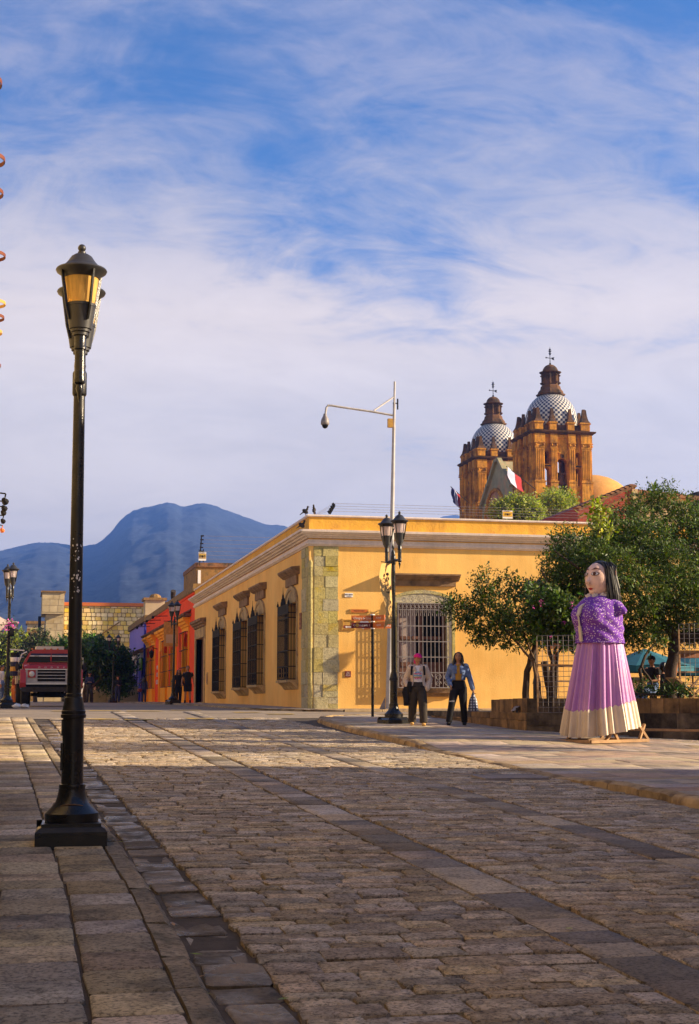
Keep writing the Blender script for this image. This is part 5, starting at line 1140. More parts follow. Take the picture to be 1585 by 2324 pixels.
# ------------------------------------------------------------------ planter on the right
def planter():
    t = thing('stone_planter', 'two tiered stained stone planter beside the pavement under the trees', 'planter', (0,0,0)); rr = random.Random(31)
    C0 = Vector((10.52, 30.1, 0)); FD = Vector((2.9, -1.95, 0)).normalized(); zt1, zt2 = .86, 1.17
    FN = Vector((FD.y, -FD.x, 0))     # outward normal of the street side
    if FN.y > 0: FN = -FN
    co = MB(); A = [C0 + Vector((.05,.05,0)), C0 + FD*7 - FN*.05, C0 + FD*7 - FN*1.2, Vector((17.5, 40, 0)), Vector((10.57, 38.4, 0))]
    co.extr([(p.x, p.y, -.3) for p in A], (0, 0, zt1 + .3 - .01)); co.build('core', M['planterShade'], t)
    # lower tier, side towards the pavement
    s = 30.1
    while s < 37.5:
        d = rr.uniform(.5, .8); zb = zg(10.5, s+d/2) - .08; top = zt1 - max(0, s-33.4)*.0 if s < 33.6 else .72
        zm = (zb + .1 + top)/2 + .05
        for z0, z1 in ((zb, zm), (zm, top)):
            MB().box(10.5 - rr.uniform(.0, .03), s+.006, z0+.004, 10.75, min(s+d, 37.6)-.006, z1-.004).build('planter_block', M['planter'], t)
        s += d
    L_ = 0
    while L_ < 6.6:
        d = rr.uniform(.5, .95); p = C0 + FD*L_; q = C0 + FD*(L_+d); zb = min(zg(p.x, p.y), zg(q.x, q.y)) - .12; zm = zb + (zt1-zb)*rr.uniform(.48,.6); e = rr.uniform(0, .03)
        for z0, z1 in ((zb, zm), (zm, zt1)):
            a = p + FD*.006 + FN*e; b = q - FD*.006 + FN*e; MB().extr([(a.x, a.y, z0+.004), (b.x, b.y, z0+.004), (b.x-FN.x*.25, b.y-FN.y*.25, z0+.004), (a.x-FN.x*.25, a.y-FN.y*.25, z0+.004)], (0,0,z1-z0-.008)).build('planter_block', M['planterShade'], t)
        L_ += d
    # upper tier: upright slabs
    U0 = C0 + Vector((.19, .5, 0)); s = U0.y
    while s < 33.0:
        d = rr.uniform(.26, .36); MB().box(U0.x, s+.004, zt1-.02, U0.x+.12, s+d-.004, zt2 - max(0, s-30.6)*.012 + rr.uniform(-.004,.004)).build('upright_slab', M['planter'], t); s += d
    L_ = 0
    while L_ < 5.6:
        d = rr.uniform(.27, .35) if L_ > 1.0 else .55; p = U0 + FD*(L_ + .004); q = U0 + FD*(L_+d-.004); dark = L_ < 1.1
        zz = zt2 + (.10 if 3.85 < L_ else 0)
        MB().extr([(p.x, p.y, zt1-.02), (q.x, q.y, zt1-.02), (q.x-FN.x*.12, q.y-FN.y*.12, zt1-.02), (p.x-FN.x*.12, p.y-FN.y*.12, zt1-.02)], (0,0,zz-zt1+.02+rr.uniform(-.004,.004))).build('upright_slab', M['planterShade'] if dark else M['planter'], t); L_ += d
    so_ = MB(); B = [U0 + Vector((.12,.06,0)) - FN*.14, U0 + FD*6 - FN*.14, U0 + FD*6 - FN*3, Vector((17.5, 34.5, 0)), Vector((U0.x+.12, 33.0, 0))]; so_.extr([(p.x, p.y, zt1-.05) for p in B], (0,0,zt2-zt1)); so_.build('soil', M['soil'], t)
    # low step in front at right with a plank bench
    for k in range(8):
        p = C0 + FD*(2.3 + .7*k) + FN*.55; q = p + FD*.69; zb = min(zg(p.x,p.y), zg(q.x,q.y)) - .15; zt = .50 - .012*k
        MB().extr([(p.x,p.y,zb),(q.x,q.y,zb),(q.x-FN.x*.5,q.y-FN.y*.5,zb),(p.x-FN.x*.5,p.y-FN.y*.5,zb)],(0,0,zt-zb)).build('step_block', M['planterShade'], t)
    pl = thing('wooden_plank', 'long pale wooden plank lying on the low step right of the giant', 'plank', tuple(C0 + FD*2.2 + FN*.40 + Vector((0,0,.53)))); m = MB(); m.beam((0,0,0), FD*5.2 + Vector((0,0,-.05)), .22, .05); m.build('board', M['woodL'], pl)
    fl = thing('floodlight', 'small grey floodlight on the ledge of the planter', 'floodlight', tuple(U0 + Vector((-.09, .55, zt1)))); m = MB(); m.extr([(-.06,-.12,.03),(-.06,.12,.03),(.02,.12,.12),(.02,-.12,.12)], (.05,0,.02)); m.build('head', M['ironL'], fl); m = MB(); m.box(-.02,-.13,0,.02,-.11,.1); m.box(-.02,.11,0,.02,.13,.1); m.build('bracket', M['charcoal'], fl)
    # wire mesh display panel with wooden frame
    p0 = U0 + FD*.28 + FN*.14; p0.z = zt1 + .005; wp = thing('mesh_panel', 'upright grid of silver wire on a wooden frame beside the giant', 'display panel', tuple(p0)); m = MB(); W_, H_ = 1.05, 1.66
    for k in range(10): q = FD*(W_*k/9); m.tube([q, q + Vector((0,0,H_))], .0055, 4)
    for k in range(16): z = H_*k/15; m.tube([Vector((0,0,z)), FD*W_ + Vector((0,0,z))], .0055, 4)
    m.build('grid', M['ironL'], wp); m = MB(); m.beam((0,0,0), (0,0,H_*.93), .03); m.beam(Vector((0,0,1.03)), FD*(W_+.15) + Vector((0,0,1.0)), .035); m.beam(FD*W_, FD*W_ + Vector((0,0,H_)), .014); m.build('frame', M['woodL'], wp)
    # wooden trestles behind
    def trestle(px, s, label, w=.9, h=1.35):
        b = at(px, 1586, s); tr = thing('wooden_trestle', label, 'trestle', (b.x, s, zt2 - .06), group='wooden trestles on the planter'); m = MB()
        for x in (0, w):
            for d in (-.28, .28): m.beam((x + .12*(1 if x else -1), d, 0), (x, 0, h), .05, .05)
        tr_ = m.build('leg', M['woodR'], tr); m = MB(); m.beam((-.2, 0, h), (w+.2, 0, h), .07, .18); m.build('top_rail', M['woodR'], tr); m = MB(); m.beam((-.15, -.2, h*.35), (w+.15, -.2, h*.35), .04, .04); m.beam((-.15, .15, h*.62), (w+.15, .15, h*.62), .04, .04); m.build('brace', M['woodL'], tr)
    trestle(1262, 32.3, 'reddish wooden trestle behind the wire grid', .8, 1.30); trestle(1542, 33.6, 'reddish wooden trestle at the right edge behind the deck chair', .8, 1.15)
    st = thing('tree_stump', 'sawn off leaning trunk stump behind the wire grid', 'stump', V(1250, 1588, 31.9)); m = MB(); limb(m, [(0,0,-.1),(-.05,0,.4),(-.16,0,.88)], .10, .085, 5, 9); m.build('trunk', M['barkD'], st, smooth=60)
    # second wire panel, low dark plants and a box along the planter rim at right
    w2 = copy_tree(wp); c2 = at(1543, 1568, 30.9); w2.location = (c2.x, 30.9, zt2 + .02); w2['label'] = 'second upright grid of silver wire at the right picture edge before the trestle'; wp['group'] = w2['group'] = 'wire display panels on the planter'
    pp = thing('rim_plants', 'low dark leafy plants along the rim of the planter right of the giant', 'plants', V(1478, 1569, 30.6)); z_ = Vector(pp.location)
    link('leaves', leaf_mesh('leaves', [M['leafD'], M['leafG']], [tuple(Vector(V(px, py, ss)) - z_) + (.16, .12, .09) for px, py, ss in ((1440,1569,30.9),(1462,1566,30.8),(1485,1562,30.6),(1500,1566,30.6),(1530,1568,30.4),(1545,1566,30.3))], 900, .11, .3, 12, .3), pp); MB().box(-.5,-.02,-.08,.4,.06,-.03).build('root_mat', M['soil'], pp)
    bx = thing('wooden_box', 'small pale wooden box with dark lid on the planter behind the giant', 'box', V(1447, 1570, 33.4)); MB().box(-.16,-.12,-.05,.10,.12,.28).build('box', M['woodL'], bx); MB().box(-.18,-.14,.282,.12,.14,.36).build('lid', M['charcoal'], bx)
    # deck chairs, parasols, seated visitors on the terrace behind
    dc = thing('deck_chair', 'cream canvas deck chair with wooden frame at the right edge', 'deck chair', (at(1553, 1566, 30.6).x, 30.6, 1.20)); m = MB(); sl = MB()
    for y in (-.25, .25): m.beam((-.32, y, .42), (.25, y, -.02), .04, .04); m.beam((.55, y, .5), (-.05+.1, y, -.02), .04, .04)
    m.beam((-.32, -.27, .42), (-.32, .27, .42), .04, .04); m.beam((.2, -.27, .02), (.2, .27, .02), .04); m.build('frame', M['woodL'], dc)
    n = 8; pts = [(-.3 + .5*k/n, .4 - .40*k/n - .05*math.sin(math.pi*k/n)) for k in range(n+1)]
    for a, b in zip(pts, pts[1:]): sl.poly((a[0], -.22, a[1]), (b[0], -.22, b[1]), (b[0], .22, b[1]), (a[0], .22, a[1]))
    sl.build('canvas', M['curtain'], dc)
    teal = pmat('teal_canvas', (.022, .13, .17), .8, .15, 4); pale = pmat('pale_pink_canvas', (.52, .38, .34), .8, .1, 4)
    def parasol(label, px, py, s, r, mat, h=.5, zb=None, tilt=0):
        c = at(px, py, s); t2 = thing('parasol', label, 'parasol', (c.x, s, zg(c.x, s)), group='parasols behind the planter'); z = c.z - zg(c.x, s)
        m = MB(); n = 8; top = (0,0,z+h); ring = [(r*math.cos(2*math.pi*k/n+.2), r*math.sin(2*math.pi*k/n+.2), z) for k in range(n)]
        for k in range(n):
            a, b = ring[k], ring[(k+1)%n]; mm = ((a[0]+b[0])/2*.96, (a[1]+b[1])/2*.96, z+.04); m.poly(top, a, mm); m.poly(top, mm, b)
        m.build('canopy', mat, t2); m = MB(); [m.poly(ring[k], ring[(k+1)%n], (*ring[(k+1)%n][:2], z-.16), (*ring[k][:2], z-.16)) for k in range(n)]; m.build('valance', mat, t2)
        MB().tube([(0,0,0),(0,0,z+h)], .03, 6).build('pole', M['woodL'], t2); m = MB(); [m.tube([(0,0,z+h-.05), (p[0]*.97,p[1]*.97,p[2])], .012, 4) for p in ring]; m.build('rib', M['ironL'], t2)
    parasol('teal parasol just right of the giant', 1462, 1512, 38, 1.35, teal, .5); parasol('teal parasol partly cut by the right picture edge', 1570, 1520, 39, 1.3, teal, .5); parasol('pale pink parasol at the right picture edge', 1606, 1440, 34, .75, pale, .22)
    m = MB(); tt = thing('wooden_pole', 'thin varnished horizontal pole poking in from the right edge', 'pole', V(1553, 1420, 33)); m.tube([(0,0,0),(1.2,-.1,.02)], .022, 6); m.build('rod', M['woodR'], tt)
planter()
# ------------------------------------------------------------------ street lamps
LZ = 5.0
def make_lamp(label, glassm, loc, rz, group='black two lantern street lamps', hero=False, n=20):
    t = thing('street_lamp', label, 'street lamp', loc, rz, group)
    m = MB(); q = .285
    m.box(-q, -q, -.12, q, q, .075); m.build('plinth', M['lamp'], t)
    m = MB(); m.sweep([(-.05, .076), (.0, .076), (.0, .10), (-.02, .125), (-.05, .14), (-.07, .165)], [(-.285, .285), (-.285, -.285), (.285, -.285), (.285, .285), (-.285, .285)]); m.box(-.236, -.236, .08, .236, .236, .164)
    m.lathe([(.215, .165), (.218, .235), (.20, .25), (.165, .285), (.135, .32), (.118, .37), (.11, .41), (.11, .43)], n); m.build('base', M['lamp'], t, smooth=35)
    m = MB(); k = 24
    m.lathe([(.105, .43), (.108, .45), (.105, .465), (.090, .47), (.085, .98), (.086, 1.0), (.102, 1.005), (.104, 1.03), (.097, 1.035), (.099, 1.06), (.092, 1.065), (.072, 1.17), (.064, 1.175), (.064, 1.20), (.058, 1.205)], n); m.build('lower_column', M['lamp'], t, smooth=35)
    if hero:
        MB().box(-.10, -.035, .58, -.080, .035, .80).build('hatch', M['lamp'], t); MB().box(-.096, -.03, .86, -.08, .03, .99).build('hatch', M['lamp'], t)
        m = MB(); m.tube([(.15*math.cos(a), .15*math.sin(a), .30 + .012*math.sin(3*a)) for a in np.linspace(0, 6.0, 22)], .006, 5); m.build('rope', M['tile'], t)
    m = MB(); m.lathe([(.058, 1.205), (.048, 3.70), (.056, 3.71), (.060, 3.72), (.060, 3.90), (.056, 3.91), (.048, 3.92), (.048, 3.99), (.02, 4.06), (.035, 4.12), (.012, 4.18), (.004, 4.30)], n); m.build('pole', M['lamp'], t, smooth=35)
    if hero:
        for z, a in ((3.05, 0), (2.86, .2), (2.72, -.1)): pass
        rr = random.Random(4); mb = MB()
        for _ in range(46):
            z = rr.choice((2.13, 2.17, 2.05, 2.33, 2.38, 2.45)) + rr.gauss(0, .022); a = R(-90) + rr.gauss(0, .42); rad = .0535 - (z - 2.2) * .004 + .0008; s = rr.uniform(.002, .008); c = Vector((rad*math.cos(a), rad*math.sin(a), z)); u = Vector((-math.sin(a), math.cos(a), 0))
            mb.poly(c-u*s, c+Vector((0,0,-s*1.3)), c+u*s, c+Vector((0,0,s*1.5)))
        mb.build('sticker_scrap', M['white'], t)
    for sy in (-1, 1):
        c = (0, .33*sy, 0)
        m = MB(); m.tube([(0, .05*sy, 3.80), (0, .2*sy, 3.79), (0, .33*sy, 3.79)], .032, 8)
        m.lathe([(.004, 3.58), (.018, 3.66), (.03, 3.70), (.022, 3.73), (.045, 3.745), (.048, 3.765), (.046, 3.78), (.043, 3.80), (.043, 4.02), (.052, 4.03), (.052, 4.045), (.047, 4.055), (.047, 4.14), (.062, 4.145)], n, c)
        arm = m.build('lantern_arm', M['lamp'], t, smooth=35)
        m = MB(); m.lathe([(.062, 4.145), (.064, 4.17), (.078, 4.175), (.08, 4.195), (.092, 4.20), (.094, 4.215), (.120, 4.385), (.124, 4.388), (.126, 4.41), (.112, 4.415)], n, c); h = m.build('lantern_housing', M['lampB'], t, smooth=35)
        m = MB(); m.lathe([(.108, 4.412), (.112, 4.43), (.114, 4.43), (.145, 4.645)], 28, c); m.build('lantern_glass', glassm, t, smooth=35)
        m = MB(); m.tube([(0, .33*sy, 4.42), (0, .33*sy, 4.56)], [.03,.02], 8); m.ball((0, .33*sy, 4.57), .028, 8, 6); m.build('bulb', M['chrome'], t)
        m = MB(); m.lathe([(.150, 4.63), (.172, 4.665), (.205, 4.685), (.212, 4.70), (.205, 4.712), (.15, 4.735), (.115, 4.775), (.085, 4.82), (.055, 4.84), (.034, 4.845), (.034, 4.862), (.02, 4.868)], n, c); m.ball((0, .33*sy, 4.895), .034, 12, 8); m.build('lantern_roof', M['lampB'], t, smooth=35)
        m = MB()
        for k in range(4):
            a = R(32 + 90*k); x, y = math.cos(a), math.sin(a)
            m.beam((.185*x, .33*sy+.185*y, 4.68), (.138*x, .33*sy+.138*y, 4.385), .016, .024); m.beam((.138*x, .33*sy+.138*y, 4.385), (.105*x, .33*sy+.105*y, 4.27), .016, .024)
        m.build('lantern_strap', M['lamp'], t)
    return t
hero = make_lamp('foreground black street lamp with lanterns tinted amber for warm light on the left pavement', M['amberLitG'], (.365, 11.65, .045), R(-2), hero=True, n=28); hero.scale = (.945, .945, .945)
hero.rotation_euler = (0, -.0055, R(-2))
b = at(893, 1650, 33.05); LR = make_lamp('black street lamp carrying a banner, beside the two women', M['paleG'], (b.x, 33.05, .58), R(13))
make_lamp('street lamp before the orange house', M['paleG'], (6.85, 70.5, zg(6.85,70.5)+.05), R(18), n=12)
p = at(255, 1593, 108); make_lamp('street lamp beside the far garden wall', M['paleG'], (p.x, 108, zg(p.x,108)+.05), R(-80), n=10)
q_ = at(1213, 1500, 44.2); l5 = make_lamp('street lamp almost hidden behind the trees before the yellow wall', M['paleG'], (q_.x, 44.2, zg(q_.x, 44.2)), R(20), n=10); l5.scale = (.86, .86, .86)
p = at(15, 1595, 51.5); make_lamp('street lamp with loudspeaker at the left picture edge', M['paleG'], (p.x, 51.5, zg(p.x, 51.5)+.03), R(17), n=12)
def lamp_extras():
    x, y, z = p.x, 51.5, p.z
    t = thing('horn_loudspeaker', 'grey horn loudspeaker strapped to the left edge street lamp', 'loudspeaker', (x-.02, y, 3.80 + .0))
    m = MB(); m.lathe([(.05, 0), (.06, .18), (.14, .32), (.27, .46), (.28, .47), (.26, .46), (.05, .2)], 16); me = m.xf(Matrix.Translation((.16,-.05,.02)) @ Matrix.Rotation(R(-100), 4, 'Y')); m.build('horn', M['curtain'], t, smooth=40)
    m = MB(); m.tube([(.0,-.05,0),(.34,-.05,-.06)], .06, 8); m.build('driver', M['curtain'], t)
    m = MB(); m.box(-.06,-.1,-.55,.06,.1,-.50); m.box(.05,-.08,-.5,.2,.06,-.2); m.build('clamp', M['iron'], t)
    t2 = thing('bougainvillea_sprig', 'magenta flower sprig hanging in front of the left edge street lamp', 'flowers', V(20, 1418, 40)); z0 = Vector(t2.location)
    m = MB(); limb(m, [(-.6,0,-.05),(-.3,0,.0),(0,0,.02),(.15,0,.05)], .01, .005, 2, 4); m.build('stem', M['bark'], t2)
    blossoms('blossom', M['pink'], [(.0,0,.05),(.08,0,.08),(.15,0,.02),(-.04,0,-.03),(.05,.0,-.02),(-.12,0,-.1)], .06, 5, t2); link('leaves', leaf_mesh('leaves', [M['leafG']], [(-.25,0,.0,.1),(.2,0,.05,.06)], 60, .08, .5, 4), t2)
lamp_extras()
def banner():
    # hung on the left of the lamp, from under the lantern arm
    t = thing('street_banner', 'faded ochre vertical banner hanging from the lamp beside the women', 'banner', (LR.location.x - .04, 33.0, LR.location.z))
    t.rotation_euler = (0, 0, R(50)); m = MB(); n = 12
    for k in range(n+1):
        z = 3.72 - 1.42*k/n; off = .05*math.sin(k*.55); w = .52 - .14*(k/n)**2
        m.v += [(-.03, off*.3, z), (-.03-w*.5, off, z-.01), (-.03-w, off*1.4, z - .04 - .10*(k/n))]
    for k in range(n):
        for j in range(2): m.f.append((3*k+j, 3*k+j+1, 3*k+4+j, 3*k+3+j)); m.m.append(0)
    m.build('cloth', pmat('faded_banner', (.62, .38, .13), .9, .15, 3), t, smooth=True)
    MB().tube([(.02,0,3.74),(-.56,0,3.72)], .012, 5).build('rod', M['iron'], t)
    dk = M['charcoal']
    m = MB(); curl(m, (-.29, -.02, 3.33), .07, .03, ((1,0,0),(0,0,1)), 1.2, .012); m.ball((-.29,-.02,3.45), .04, 8, 5); m.build('emblem', dk, t)
    for z, s, b_ in ((3.12, .09, 'CULTURAL'), (3.03, .06, 'OAXACA'), (2.80, .1, 'JORNADA'), (2.70, .06, 'GUELAGUETZA')): text('lettering', b_, s, (-.28, -.035+.0, z), (R(90), 0, 0), dk, t, ext=.002, sx=.75)
banner()
def camera_pole():
    s = 44.85; b = at(881, 1612, s); top = at(895, 866, s); x0 = b.x; d = (top - b); zb = zg(x0, s) + .05
    t = thing('camera_pole', 'tall leaning pale grey pole with a dome security camera on a long arm', 'camera pole', (x0, s, zb)); H = top.z - zb; lx = d.x
    P = lambda f: (lx*f, 0, H*f)
    m = MB(); m.tube([(0,0,0), P(.12), P(.5)], [.10,.095,.072], 12); m.tube([P(.5), P(.86)], [.072,.052], 12); m.tube([P(.855), P(.93)], .045, 10); m.tube([P(.92), P(1)], .034, 8); m.build('pole', M['polew'], t, smooth=40)
    m = MB(); m.extr([(-.3,-.02,0),(-.11,-.02,0),(-.11,-.02,.38)], (0,.04,0)); m.box(-.13,-.13,0,.13,.13,.03); m.build('base_gusset', M['ironL'], t)
    w = lambda px, py: at(px, py, s) - Vector((x0, s, zb))
    a0 = w(890, 942); a1 = w(752, 920); a2 = w(740, 925); a3 = w(737, 945)
    m = MB(); m.tube([a0, w(845, 934), w(770, 923), a1, w(744, 920), a2, a3], .036, 8); m.build('arm', M['polew'], t, smooth=40)
    MB().tube([w(892, 901), w(848, 931)], .035, 6).build('stay', M['white'], t)
    c = w(737, 957); m = MB(); m.lathe([(.05,.26),(.06,.2),(.12,.08),(.14,-.02),(.135,-.08),(.12,-.1)], 14, c); h = m.build('camera_hood', M['ironL'], t, smooth=40); m = MB(); m.ball(c + Vector((0,0,-.1)), (.105,.105,.12), 12, 8); m.build('camera_dome', M['glassD'], t, smooth=True)
    m = MB(); c = w(886, 958); m.box(c.x-.11, -.12, c.z-.18, c.x+.04, .02, c.z+.1); m.build('junction_box', M['gold'], t); m = MB(); c = w(899, 915); m.tube([c - Vector((.12,0,0)), c + Vector((.03,0,0))], .02, 5); m.tube([c + Vector((.04,0,-.2)), c + Vector((.04,0,.15))], .025, 5); m.build('antenna', M['iron'], t)
camera_pole()
def signpost():
    s = 37.2; b = at(845, 1627, s); zb = b.z; t = thing('direction_signpost', 'slim black post with orange brown street direction boards', 'signpost', (b.x, s, zb)); H = at(845, 1394, s).z - zb
    MB().lathe([(.038, -.2), (.038, H-.02), (.02, H)], 10).build('post', M['iron'], t)
    m = MB()
    for z in (H-.02, H-.20, H-.38): m.lathe([(.055, z), (.06, z+.015), (.055, z+.03)], 10)
    m.build('collar', M['white'], t)
    def blade(z, L_, rz, txt, mat, arrow=None, side=1, fs=.085):
        e = MB(); e.box(0 if side > 0 else -L_, -.012, z-.072, L_ if side > 0 else 0, .012, z+.072); o = e.build('sign_blade', mat, t); o.rotation_euler = (0,0,rz)
        text('lettering', txt, fs, ((L_*.55 if side > 0 else -L_*.42), -.015, z), (R(90),0,0), M['white'], o, ext=.001, sx=.78)
        if arrow:
            x = -L_ + .09; a = MB(); a.beam((x-.04, -.015, z), (x+.05, -.015, z), .012, .004); a.beam((x-.045, -.015, z), (x-.005, -.015, z+.035), .012, .004); a.beam((x-.045, -.015, z), (x-.005, -.015, z-.035), .012, .004); a.build('arrow', M['white'], o)
        return o
    z1, z2 = H-.10, H-.285
    blade(z1, .56, R(-3), 'Sangre de Cristo', M['sign'], True, -1); o = blade(z2, .56, R(-3), 'Cuadrante 1', M['signD'], True, -1)
    m = MB(); m.extr([(-.41+.05*math.cos(2*math.pi*k/14), -.018, z2+.05*math.sin(2*math.pi*k/14)) for k in range(14)], (0,.004,0)); m.build('emblem', M['gold'], o)
    blade(z1, .58, R(3), 'Catalina de Siena', M['sign'], None, 1); blade(z2, .58, R(3), 'Benito Juárez', M['sign'], None, 1)
    blade(z1, .52, R(-66), 'M. Alcala', M['sign'], None, 1, .07); blade(z2, .52, R(-66), 'Gurrion', M['sign'], None, 1, .07)
    o = blade(z2-.02, .5, R(-78), 'Oaxaca', M['sign'], None, -1, .07)
signpost()
# ------------------------------------------------------------------ roofline: pigeons, electric fence, warning signs
def pigeon(label, loc, rz):
    t = thing('pigeon', label, 'pigeon', loc, rz, 'pigeons on the yellow cornice'); m = MB(); Rm = Matrix.Rotation(R(35), 3, 'X')
    m.ball((0,.01,.13), (.062,.12,.07), 10, 8, Rm); m.tube([(0,-.05,.18),(0,-.075,.25)], [.045,.03], 8); m.ball((0,-.08,.275), (.032,.038,.034), 8, 6); m.tube([(0,.08,.1),(0,.2,.02)], [(.045,.02),(.035,.008)], 8, side=(1,0,0))
    b = link('body', remesh(m, .011, M['charcoal'], 'body', 2), t); m = MB(); m.tube([(0,-.105,.275),(0,-.14,.265)], [.012,.003], 5); m.build('beak', M['iron'], t); m = MB()
    for x in (-.02,.02): m.tube([(x,0,.08),(x,0,.0)], .006, 4); m.tube([(x,.0,.003),(x,-.04,.003)], .006, 4)
    m.build('leg', M['tile'], t)
pigeon('left one of two pigeons perched on top of the parapet', (8.72, 46.35, 7.11), R(60)); pigeon('right one of two pigeons perched on top of the parapet', (8.93, 45.98, 7.11), R(-20)); pigeon('lone pigeon on the lower cornice ledge at the corner', (8.56, 46.1, 6.62), R(90))
def fences():
    t = thing('electric_fence_bracket', 'slanted black electric fence bracket with wires on the front parapet', 'electric fence', (0,0,0)); a = at(748, 1166, 46.2); c = at(759, 1147, 46.2)
    m = MB(); m.beam(a, c, .05, .05); ps = []
    for k in range(4): q = a + (c-a)*(.06 + .3*k); m.tube([q, q + Vector((-.07, 0, .09))], [.05,.04], 6); ps.append(q + Vector((-.05,0,.08)))
    m.build('bracket', M['iron'], t); m = MB()
    for k, q in enumerate(ps): m.tube([q, (24, 46.4, 7.28 + .10*k)], .005, 4); m.tube([q, (8.95, 47.0+k*.2, 7.1)], .004, 4)
    m.build('wire', M['ironL'], t)
    t = thing('electric_fence_post', 'upright electric fence post on the rooftop room', 'electric fence', (0,0,0)); a = at(453, 1275, 79.6); c = at(457, 1215, 79.6); m = MB(); m.beam(a, c, .08, .06)
    ps = []
    for k in range(7): q = a + (c-a)*(.12 + .145*k); m.tube([q - Vector((.05,0,0)), q + Vector((.13,0,0))], .04, 6); ps.append(q)
    m.beam(at(461, 1275, 79.6), at(461, 1246, 79.6), .05, .05); m.build('post', M['iron'], t); m = MB()
    for k, q in enumerate(ps): m.tube([q, q + Vector((9, .5, .05))], .007, 4)
    m.build('wire', M['ironL'], t)
    for nm, px, py, s, rx in (('yellow warning sign on the rooftop room below the fence post', 459, 1262, 79.45, 0), ('white and yellow PELIGRO sign on the parapet before the feathery trees', 1151, 1167, 50, 0)):
        c = at(px, py, s); t = thing('warning_sign', nm, 'sign', tuple(c)); k = s/50; W_, H_ = (.13*k, .15*k) if s > 60 else (.19, .15)
        MB().box(-W_, 0, -H_, W_, .02, H_).build('board', M['white'], t); MB().box(-W_*.96, -.006, -H_*.55, W_*.96, -.002, H_*.62).build('field', M['yellowmark'] if s > 60 else pmat('warning_yellow', (.72, .42, .02), .5, .05), t)
        text('lettering', 'PELIGRO', H_*.38, (0, -.012, H_*.80), (R(90),0,0), M['iron'], t, ext=.002); m = MB(); 
        m.ball((0, -.012, 0), (H_*.16, .004, H_*.3), 8, 5)
        for sg in (-1, 1): curl(m, (sg*H_*.45, -.012, 0), H_*.26, H_*.14, ((1,0,0),(0,0,1)), 1, H_*.04)
        m.build('pictogram', M['iron'], t); MB().tube([(-W_*.7, .03, -H_*2.2), (-W_*.9, .03, H_*1.6)], .02, 5).build('strut', M['iron'], t)
fences()
# ------------------------------------------------------------------ hoops and shop lamps on the left house
def left_fittings():
    for k, (y_, xr, c) in enumerate(((190, 5, 0), (365, 12, 0), (440, 8, 0), (582, 13, 0), (690, 13, 1), (722, 10, 0), (755, 5, 1), (830, 2, 0))):
        z = 5.05; r = ray(xr, y_); kk = (z-EYE)/r.z; e = Vector((kk*r.x, kk*r.y, z)); rad = .17
        t = thing('iron_hoop', ('highest', 'second highest', 'third', 'fourth', 'fifth, ochre coloured', 'sixth', 'seventh, ochre coloured', 'lowest')[k] + ' flat metal hoop projecting at the left picture edge', 'hoop', (e.x-rad, e.y, z), group='metal hoops along the left edge')
        m = MB(); n = 24
        for q in range(n):
            a, b_ = 2*math.pi*q/n, 2*math.pi*(q+1)/n; m.poly((rad*math.cos(a), rad*math.sin(a), -.015), (rad*math.cos(b_), rad*math.sin(b_), -.015), (rad*math.cos(b_), rad*math.sin(b_), .015), (rad*math.cos(a), rad*math.sin(a), .015)); m.poly((.965*rad*math.cos(a), .965*rad*math.sin(a), -.015), (.965*rad*math.cos(b_), .965*rad*math.sin(b_), -.015), (.965*rad*math.cos(b_), .965*rad*math.sin(b_), .015), (.965*rad*math.cos(a), .965*rad*math.sin(a), .015))
        m.build('band', M['gold'] if c else pmat('rust_%d' % k, (.16, .04, .016), .7, .3, 12), t); MB().beam((-rad, 0, 0), (-1.32-e.x+rad, 0, 0), .02, .03).build('bracket', M['iron'], t)
    for k, (y_, xr) in enumerate(((1120, 13), (1138, 11), (1150, 9), (1170, 8), (1192, 6))):
        s = 22 + 3.0*k; e = at(xr, y_, s); t = thing('shop_lamp', ('nearest', 'second', 'third', 'fourth', 'farthest, reddish')[k] + ' small lamp on a thin arm at the left picture edge', 'lamp', tuple(e), group='small arm lamps at the left edge')
        m = MB(); m.tube([(0,0,0),(-1.32-e.x,0,.10)], .012, 5); m.build('arm', M['iron'], t); m = MB(); m.tube([(0,0,0),(-.01,0,-.06)], .012, 5); m.tube([(-.03,-.04,-.09),(-.0,.04,-.12)], [.03,.055], 8); m.build('head', M['iron'] if k < 4 else M['sign'], t)
left_fittings()
